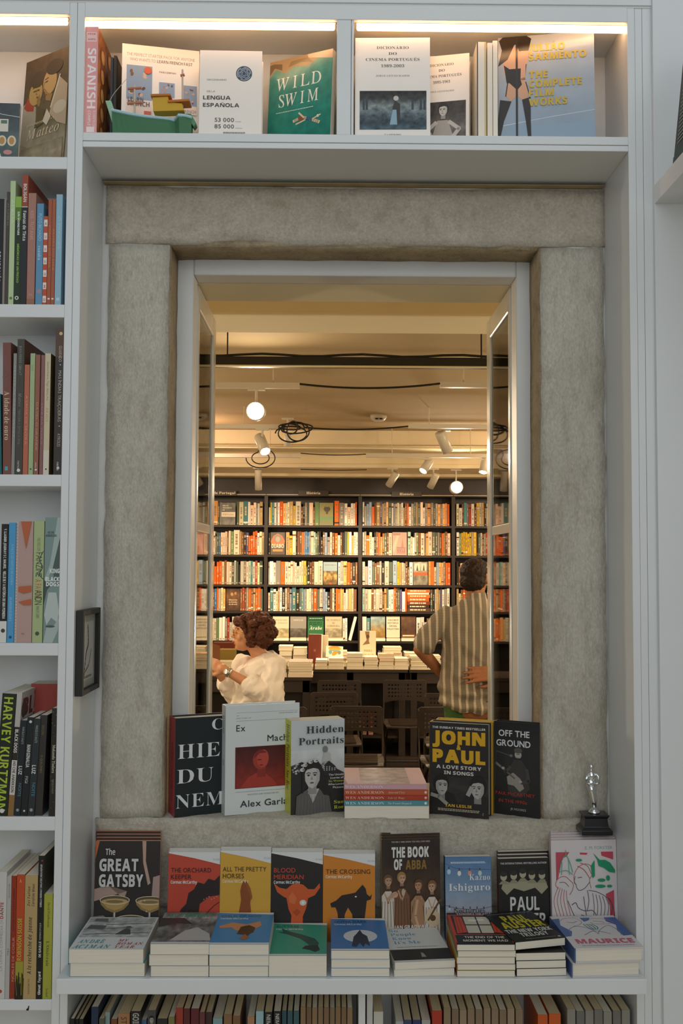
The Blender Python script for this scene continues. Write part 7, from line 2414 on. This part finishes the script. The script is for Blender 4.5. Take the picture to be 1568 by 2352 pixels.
mo = pm(1090, 1500)
man = thing('person', 'man in a striped beige shirt seen from behind, hands at his back', 'person', (mo.x, YM, 0))
MI = T(-mo.x, -YM, 0)
L = lambda v: MI @ Vector(v)
body = MB()
hc = L(pm(1089, 1323, .01))
hd_dir = (.38, .9, .02)
Pm, Bm = head(body, hc, hd_dir, 1.12)
nape, c7 = L(pm(1094, 1375)), L(pm(1092, 1398))
cap(body, hc + Vector((0, -.015, -.05)), c7, .060, .058)
sh_l, sh_r = L(pm(1016, 1418)), L(pm(1166, 1418))
chest = L(pm(1090, 1455))
hip = L(pm(1087, 1618))
cap(body, c7 + Vector((0, 0, -.02)), chest, .055, .11, flat=((1, 0, 0), 1.15))
cap(body, chest, L(pm(1088, 1560)), .125, .115, flat=((1, 0, 0), 1.2))
cap(body, L(pm(1088, 1560)), hip, .115, .13, flat=((1, 0, 0), 1.15))
cap(body, sh_l, c7 + Vector((0, 0, -.035)), .042, .045)
cap(body, sh_r, c7 + Vector((0, 0, -.035)), .042, .045)
el_l = L(pm(964, 1491, -.03))
wr_l = L(pm(1022, 1556, .09))
chain(body, [sh_l, (sh_l + el_l) / 2, el_l], [.048, .048, .041])
chain(body, [el_l, el_l.lerp(wr_l, .3), wr_l], [.041, .041, .027])
hand(body, wr_l, (.75, .35, -.35), (-.3, -.3, .8), 1.0, .5, 1)
el_r = L(pm(1208, 1508, -.12))
wr_r = L(pm(1150, 1546, -.178))
chain(body, [sh_r, (sh_r + el_r) / 2, el_r], [.048, .048, .041])
chain(body, [el_r, el_r.lerp(wr_r, .3), wr_r], [.041, .041, .028])
hand(body, wr_r, (-.96, .05, -.06), (0, -.95, .3), 1.22, .16, 1, .06)
kl, kr = Vector((hip.x - .10, .01, .46)), Vector((hip.x + .10, .01, .46))
for s_, k_ in ((-1, kl), (1, kr)):
    top = Vector((hip.x + s_ * .09, 0, hip.z))
    ank = Vector((hip.x + s_ * .11, -.01, .07))
    chain(body, [top, k_, ank], [.095, .06, .042])
    cap(body, ank + Vector((0, -.02, -.025)), ank + Vector((s_ * .02, .16, -.035)), .04, .032)
fuse(body, 'body', SKIN_M, man, .006, 4)
# short dark hair: cap over the skull, cut at the nape
hair = MB()
M4 = Bm.to_4x4()
hair.ball(Pm(0, -.012, .016), (.086, .100, .090), nu=28, nv=20, M=M4)
hair.ball(Pm(0, -.040, -.030), (.080, .070, .064), nu=24, nv=16, M=M4)
hair.ball(Pm(0, .03, .06), (.068, .07, .045), nu=24, nv=16, M=M4)
HAIR_M = mat('dark_brown_hair', '#2a1a10', .7, spec=.3, noise_s=60, noise_a=.35, bump=.6, bump_s=120)
fuse(hair, 'hair', HAIR_M, man, .005, 2, lambda c: .006 * noise.noise(c * 45) + .004 * noise.noise(c * 110))
# shirt: hangs loose from the shoulders, short sleeves, straight hem
SHIRT = bpy.data.materials.new('striped_woven_cotton')
SHIRT.use_nodes = True
nt = SHIRT.node_tree
bs = nt.nodes['Principled BSDF']
bs.inputs['Roughness'].default_value = .9
bs.inputs['Specular IOR Level'].default_value = .15
tc = nt.nodes.new('ShaderNodeTexCoord')
wv = nt.nodes.new('ShaderNodeTexWave')
wv.wave_type = 'BANDS'
wv.bands_direction = 'X'
wv.inputs['Scale'].default_value = 7.2
wv.inputs['Distortion'].default_value = 1.2
wv.inputs['Detail'].default_value = 1
wv.inputs['Detail Scale'].default_value = .6
cr = nt.nodes.new('ShaderNodeValToRGB')
cr.color_ramp.elements[0].position = .70
cr.color_ramp.elements[0].color = (*lin('#857a68'), 1)
cr.color_ramp.elements[1].position = .86
cr.color_ramp.elements[1].color = (*lin('#c4b8a2'), 1)
w2 = nt.nodes.new('ShaderNodeTexWave')
w2.bands_direction = 'Z'
w2.inputs['Scale'].default_value = 60
w2.inputs['Distortion'].default_value = 2
mx = nt.nodes.new('ShaderNodeMix')
mx.data_type = 'RGBA'
mx.blend_type = 'MULTIPLY'
mx.inputs[0].default_value = .35
nt.links.new(tc.outputs['Object'], wv.inputs['Vector'])
nt.links.new(tc.outputs['Object'], w2.inputs['Vector'])
nt.links.new(wv.outputs['Fac'], cr.inputs[0])
nt.links.new(cr.outputs[0], mx.inputs[6])
nt.links.new(w2.outputs['Color'], mx.inputs[7])
nt.links.new(mx.outputs[2], bs.inputs['Base Color'])
shirt = MB()


def ell_ring(c, rx, ry, n=36, rot=0.):
    return [Vector((c.x + rx * math.cos(2 * math.pi * k / n + rot), c.y + ry * math.sin(2 * math.pi * k / n + rot), c.z)) for k in range(n)]


prof = [(1376, 1092, .074, .076), (1384, 1092, .100, .088), (1394, 1091, .150, .098), (1403, 1090, .185, .106), (1416, 1090, .205, .112), (1440, 1089, .212, .128), (1480, 1087, .204, .138), (1520, 1084, .194, .138), (1560, 1082, .190, .138), (1598, 1083, .200, .145), (1622, 1085, .205, .148)]
rs = []
for py, px, rx_, ry_ in prof:
    c = L(pm(px, py))
    rs.append(ell_ring(c, rx_, ry_))
c = L(pm(1085, 1631))
rs.append([Vector((q.x, q.y, q.z + .016 * math.cos(2 * (2 * math.pi * k / 36)) )) for k, q in enumerate(ell_ring(c, .204, .148))])
shirt.rings(rs)
cap(shirt, L(pm(1093, 1372)), L(pm(1093, 1386)), .068, .074)                       # collar stand
slv = sh_l.lerp(el_l, .80)
chain(shirt, [sh_l + Vector((.02, 0, .005)), sh_l.lerp(el_l, .4), slv], [.066, .066, .071])
slv = sh_r.lerp(el_r, .80)
chain(shirt, [sh_r + Vector((-.02, 0, .005)), sh_r.lerp(el_r, .4), slv], [.066, .066, .071])


def folds(c):
    back = 1 if c.y < .02 else .4
    d1 = .010 * math.sin(c.x * 42 + c.z * 16 + 2.2 * noise.noise(c * 5)) * max(0, 1 - abs(c.z - 1.02) * 2.2)
    d2 = .013 * max(0, 1 - abs(c.z - .93) * 5) * math.sin(c.z * 70 + c.x * 7 + 2 * noise.noise(c * 6))
    d3 = .008 - .020 * abs(noise.noise(Vector((c.x * 9 + c.z * 5, c.y * 8, c.z * 4)))) - .008 * abs(noise.noise(Vector((c.x * 20, c.y * 18, c.z * 11 + c.x * 6))))
    diag = c.x * .55 + (c.z - 1.2)
    d4 = -.012 * math.exp(-(diag * 22) ** 2) * (1 if -.1 < c.x < .12 else 0)
    return (d1 + d2 + d4) * back + d3


fuse(shirt, 'shirt', SHIRT, man, .007, 5, folds)
tr_ = MB()
for s_, k_ in ((-1, kl), (1, kr)):
    top = Vector((hip.x + s_ * .085, 0, hip.z - .0))
    ank = Vector((hip.x + s_ * .11, -.01, .10))
    chain(tr_, [top, k_, ank], [.100, .082, .075])
cap(tr_, hip + Vector((-.07, 0, .02)), hip + Vector((.07, 0, .02)), .115, .115)
fuse(tr_, 'trousers', mat('green_cotton', '#3d5a2e', .9, spec=.2, bump=.2, bump_s=50), man, .009, 4, lambda c: .006 * noise.noise(c * 12))
for s_ in (-1, 1):
    sm_ = MB()
    a = Vector((hip.x + s_ * .11, -.03, .045))
    cap(sm_, a, a + Vector((s_ * .02, .19, -.002)), .045, .04)
    o = fuse(sm_, 'shoe', mat('dark_leather', '#2a211a', .5), man, .007, 3)

# ---------------------------------------------------------------- curly-haired woman in profile
ZW = 6.0
YWm = D(ZW)


def pw(px, py, dy=0.):
    return at(px, py, YWm + dy)


wo = pw(590, 1560)
wom = thing('person', 'curly red-haired person with glasses and a loose white shirt, reading', 'person', (wo.x, YWm, 0))
MW = T(-wo.x, -YWm, 0)
L = lambda v: MW @ Vector(v)
body = MB()
hc = L(pw(573, 1453))
Pw, Bw = head(body, hc, (-.97, -.16, 0), .93, tilt=-.10)
c7 = L(pw(598, 1508))
cap(body, hc + Vector((.018, 0, -.06)), c7, .045, .050)
chest = L(pw(592, 1550))
hip = L(pw(590, 1640))
shn, shf = L(pw(628, 1528, -.13)), L(pw(560, 1526, .13))
cap(body, c7, c7 + Vector((-.02, 0, -.05)), .048, .052)
cap(body, c7 + Vector((-.015, 0, -.06)), chest, .05, .085)
cap(body, chest, hip, .105, .125)
cap(body, shn + Vector((0, .02, -.015)), c7 + Vector((0, 0, -.04)), .034, .040)
cap(body, shf + Vector((0, -.02, -.015)), c7 + Vector((0, 0, -.04)), .034, .040)
eln = L(pw(622, 1600, -.20))
wrn = L(pw(519, 1541, -.22))
chain(body, [shn + Vector((0, .02, -.015)), shn.lerp(eln, .5), eln], [.036, .036, .034])
chain(body, [eln, eln.lerp(wrn, .35), wrn], [.036, .034, .0225])
hand(body, wrn, (-.83, .05, .42), (-.35, -.75, .55), .92, .55, 1)
elf = L(pw(548, 1600, .10))
wrf = L(pw(500, 1545, -.05))
chain(body, [shf + Vector((0, -.02, -.015)), shf.lerp(elf, .5), elf], [.036, .036, .034])
chain(body, [elf, elf.lerp(wrf, .35), wrf], [.036, .034, .0225])
hand(body, wrf, (-.5, -.2, .85), (-.8, .3, -.4), .92, .5, -1)
for s_ in (-1, 1):
    top = Vector((hip.x, s_ * .08, hip.z))
    kn = Vector((hip.x - .02, s_ * .085, .40))
    ank = Vector((hip.x + .02, s_ * .09, .06))
    chain(body, [top, kn, ank], [.095, .058, .04])
    cap(body, ank + Vector((.02, 0, -.02)), ank + Vector((-.15, 0, -.03)), .036, .03)
fuse(body, 'body', SKIN_W, wom, .005, 6)
# face details: eyes, brow and mouth as small parts of the head
ey = MB()
for q in (-1, 1):
    ey.ball(Pw(q * .032, .0865, -.004), (.0075, .0075, .0055), '#2a1c14', 10, 8)
ey.build('eye', mat('dark_eye', '#2a1c14', .3), wom, True)
lp = MB()
lp.ball(Pw(0, .094, -.067), (.010, .016, .006), '#a0503c', 12, 8)
lp.build('mouth', mat('lips', '#a8553f', .5), wom, True)
br = MB()
for q in (-1, 1):
    br.tube([Pw(q * .018, .094, .019), Pw(q * .034, .090, .024), Pw(q * .05, .078, .019)], .003, '#4a2a18', 6)
br.build('eyebrows', mat('brow_hair', '#4a2a18', .8), wom)
gl_ = MB()
for q in (-1, 1):
    gl_.tube([Pw(q * .034 + .024 * math.cos(t), .104, -.008 + .020 * math.sin(t)) for t in [i * math.pi / 8 for i in range(17)]], .0022, '#caa04a', 6)
    gl_.tube([Pw(q * .058, .102, -.003), Pw(q * .074, .04, .0), Pw(q * .078, -.005, -.005)], .0022, '#caa04a', 6)
gl_.tube([Pw(-.011, .106, -.006), Pw(0, .111, -.003), Pw(.011, .106, -.006)], .0022, '#caa04a', 6)
gl_.build('glasses', mat('gold_wire', '#c9a14e', .3, metal=.8), wom, True, label='thin gold-rimmed glasses')
hair = MB()
rh = random.Random(11)
hair.ball(Pw(0, -.038, .020), (.096, .097, .098), nu=22, nv=16)
for k in range(210):
    th = rh.random() * math.tau
    ph = math.acos(1 - 2 * rh.random())
    a, b_, c_ = math.sin(ph) * math.cos(th), math.sin(ph) * math.sin(th), math.cos(ph)
    if b_ > .40 and c_ < .45:
        continue
    if c_ < -.86:
        continue
    R_ = .108 + .012 * rh.random()
    hair.ball(Pw(a * R_ * .98, -.040 + b_ * R_ * 1.0, .015 + c_ * R_ * .93), .014 + .012 * rh.random(), nu=8, nv=6)
for k in range(16):                                        # loose curls over the brow
    t = k / 15
    hair.ball(Pw(-.06 + .12 * t, .062 + .03 * math.sin(math.pi * t), .066 + .012 * math.sin(k * 2.1)), .014 + .006 * rh.random(), nu=8, nv=6)
for q in (-1, 1):
    for k in range(5):
        hair.ball(Pw(q * .082, .055 - .012 * k, .045 - .02 * k), .018, nu=8, nv=6)
HAIR_W = mat('auburn_curls', '#55290f', .6, spec=.4, noise_s=40, noise_a=.45, bump=.8, bump_s=90)
fuse(hair, 'hair', HAIR_W, wom, .005, 1, lambda c: .008 * noise.noise(c * 55) + .006 * noise.noise(c * 130))
sh = MB()
prof = [(1502, 604, .058, .060), (1507, 604, .070, .085), (1513, 602, .092, .130), (1522, 600, .112, .165), (1534, 598, .125, .182), (1556, 596, .135, .185), (1585, 594, .140, .185), (1612, 592, .148, .19), (1650, 592, .155, .19), (1690, 592, .16, .19)]
rs = []
for py, px, rx_, ry_ in prof:
    lo = max(0, (1530 - py) / 28) * .085
    rs.append([Vector((q.x + (.25 * lo if k in range(11, 22) else 0), q.y, q.z + lo * min(0, math.cos(2 * math.pi * k / 32)))) for k, q in enumerate(ell_ring(L(pw(px, py)), rx_, ry_, 32))])
sh.rings(rs)
cuffn = eln.lerp(wrn, .42)
chain(sh, [shn + Vector((0, .025, -.002)), shn.lerp(eln, .5), eln], [.062, .068, .070])
chain(sh, [eln, eln.lerp(cuffn, .6), cuffn], [.070, .062, .056])
cufff = elf.lerp(wrf, .55)
chain(sh, [shf + Vector((0, -.03, 0)), shf.lerp(elf, .5), elf], [.060, .064, .064])
chain(sh, [elf, cufff], [.064, .056])


def wfolds(c):
    a = noise.noise(Vector((c.x * 9 - c.z * 7, c.y * 9, c.z * 8 + c.x * 5)))
    b = noise.noise(Vector((c.x * 20 - c.z * 14 + 3, c.y * 18, c.z * 15 + c.x * 12)))
    return .017 - .030 * abs(a) - .014 * abs(b)


fuse(sh, 'shirt', mat('white_cotton', '#e9dfd2', .85, spec=.2, bump=.15, bump_s=200), wom, .007, 4, wfolds)
col = MB()
# open collar: two folded flaps round the neck
n0 = c7
for q in (-1, 1):
    ring = []
    for i in range(9):
        t = i / 8
        a = math.pi * (.02 + .9 * t) * q
        r_ = .068 + .020 * t
        p = n0 + Vector((.004 + r_ * math.cos(a) * 1.05, r_ * math.sin(a) * -1.15, .034 - .075 * t * t))
        ring.append((p, p + Vector((.042 * math.cos(a), -.042 * math.sin(a) * 1.1, -.034 - .02 * t))))
    for (p, o1), (p2, o2) in zip(ring, ring[1:]):
        col.mesh([p, p2, o2, o1, p + Vector((0, 0, .003)), p2 + Vector((0, 0, .003)), o2 + Vector((0, 0, .004)), o1 + Vector((0, 0, .004))],
                 [(0, 1, 2, 3), (7, 6, 5, 4), (0, 4, 5, 1), (3, 2, 6, 7)], '#e9dfd2')
col.build('collar', mat('white_cotton_collar', '#ece3d6', .85, spec=.2), wom, True)
cf = MB()
d_ = (wrn - eln).normalized()
cf.tube([cuffn - d_ * .012, cuffn, cuffn + d_ * .03, cuffn + d_ * .034], [.057, .061, .063, .052], '#efe6da', 18)
cf.build('cuff', mat('white_cotton_cuff', '#f0e8dc', .85, spec=.2), wom, True, label='turned-back white cuff')
wt = MB()
wc = wrn - d_ * .018
wt.tube([wc - d_ * .011, wc + d_ * .011], [.0285, .0285], '#cfcac0', 18)
q = d_.to_track_quat('Z', 'Y').to_matrix().to_4x4()
wt.lathe([(.0, .0), (.017, .0), (.017, .007), (.013, .009), (.0, .009)], (0, 0, 0), n=18, M=T(wc + Vector((-.012, -.026, .006))) @ Vector((-.35, -.8, .3)).to_track_quat('Z', 'Y').to_matrix().to_4x4())
wt.build('wristwatch', mat('steel_watch', '#d0ccc2', .25, metal=.8), wom, True, label='steel wristwatch')
sk = MB()
for s_ in (-1, 1):
    chain(sk, [Vector((hip.x, s_ * .075, hip.z)), Vector((hip.x - .02, s_ * .085, .40)), Vector((hip.x + .02, s_ * .09, .09))], [.115, .085, .07])
fuse(sk, 'trousers', mat('dark_cotton', '#2d2822', .9), wom, .009, 4)
for s_ in (-1, 1):
    z_ = MB()
    a = Vector((hip.x + .04, s_ * .09, .04))
    cap(z_, a, a + Vector((-.17, 0, -.003)), .042, .036)
    fuse(z_, 'shoe', mat('dark_shoe', '#241d18', .5), wom, .007, 3)
# the open booklet she holds
h0 = L(pw(493, 1512, -.12)) + Vector((wo.x, YWm, 0))
bk = thing('book', 'small brown booklet held up in the curly-haired reader\'s hands', 'book', M=T(h0) @ RZ(rad(60)) @ RX(rad(-12)) @ RY(rad(14)))
b1 = MB()
b1.box(-.05, .05, 0, .003, -.075, .085, '#8a5a38')
b1.box(-.05, .05, .012, .015, -.075, .085, '#8a5a38')
b1.box(-.053, -.05, 0, .015, -.075, .085, '#8a5a38')
b1.build('cover', PRINT, bk)
MB().box(-.05, .047, .003, .012, -.073, .083, '#e8dcc0').build('page_block', PAGES, bk)
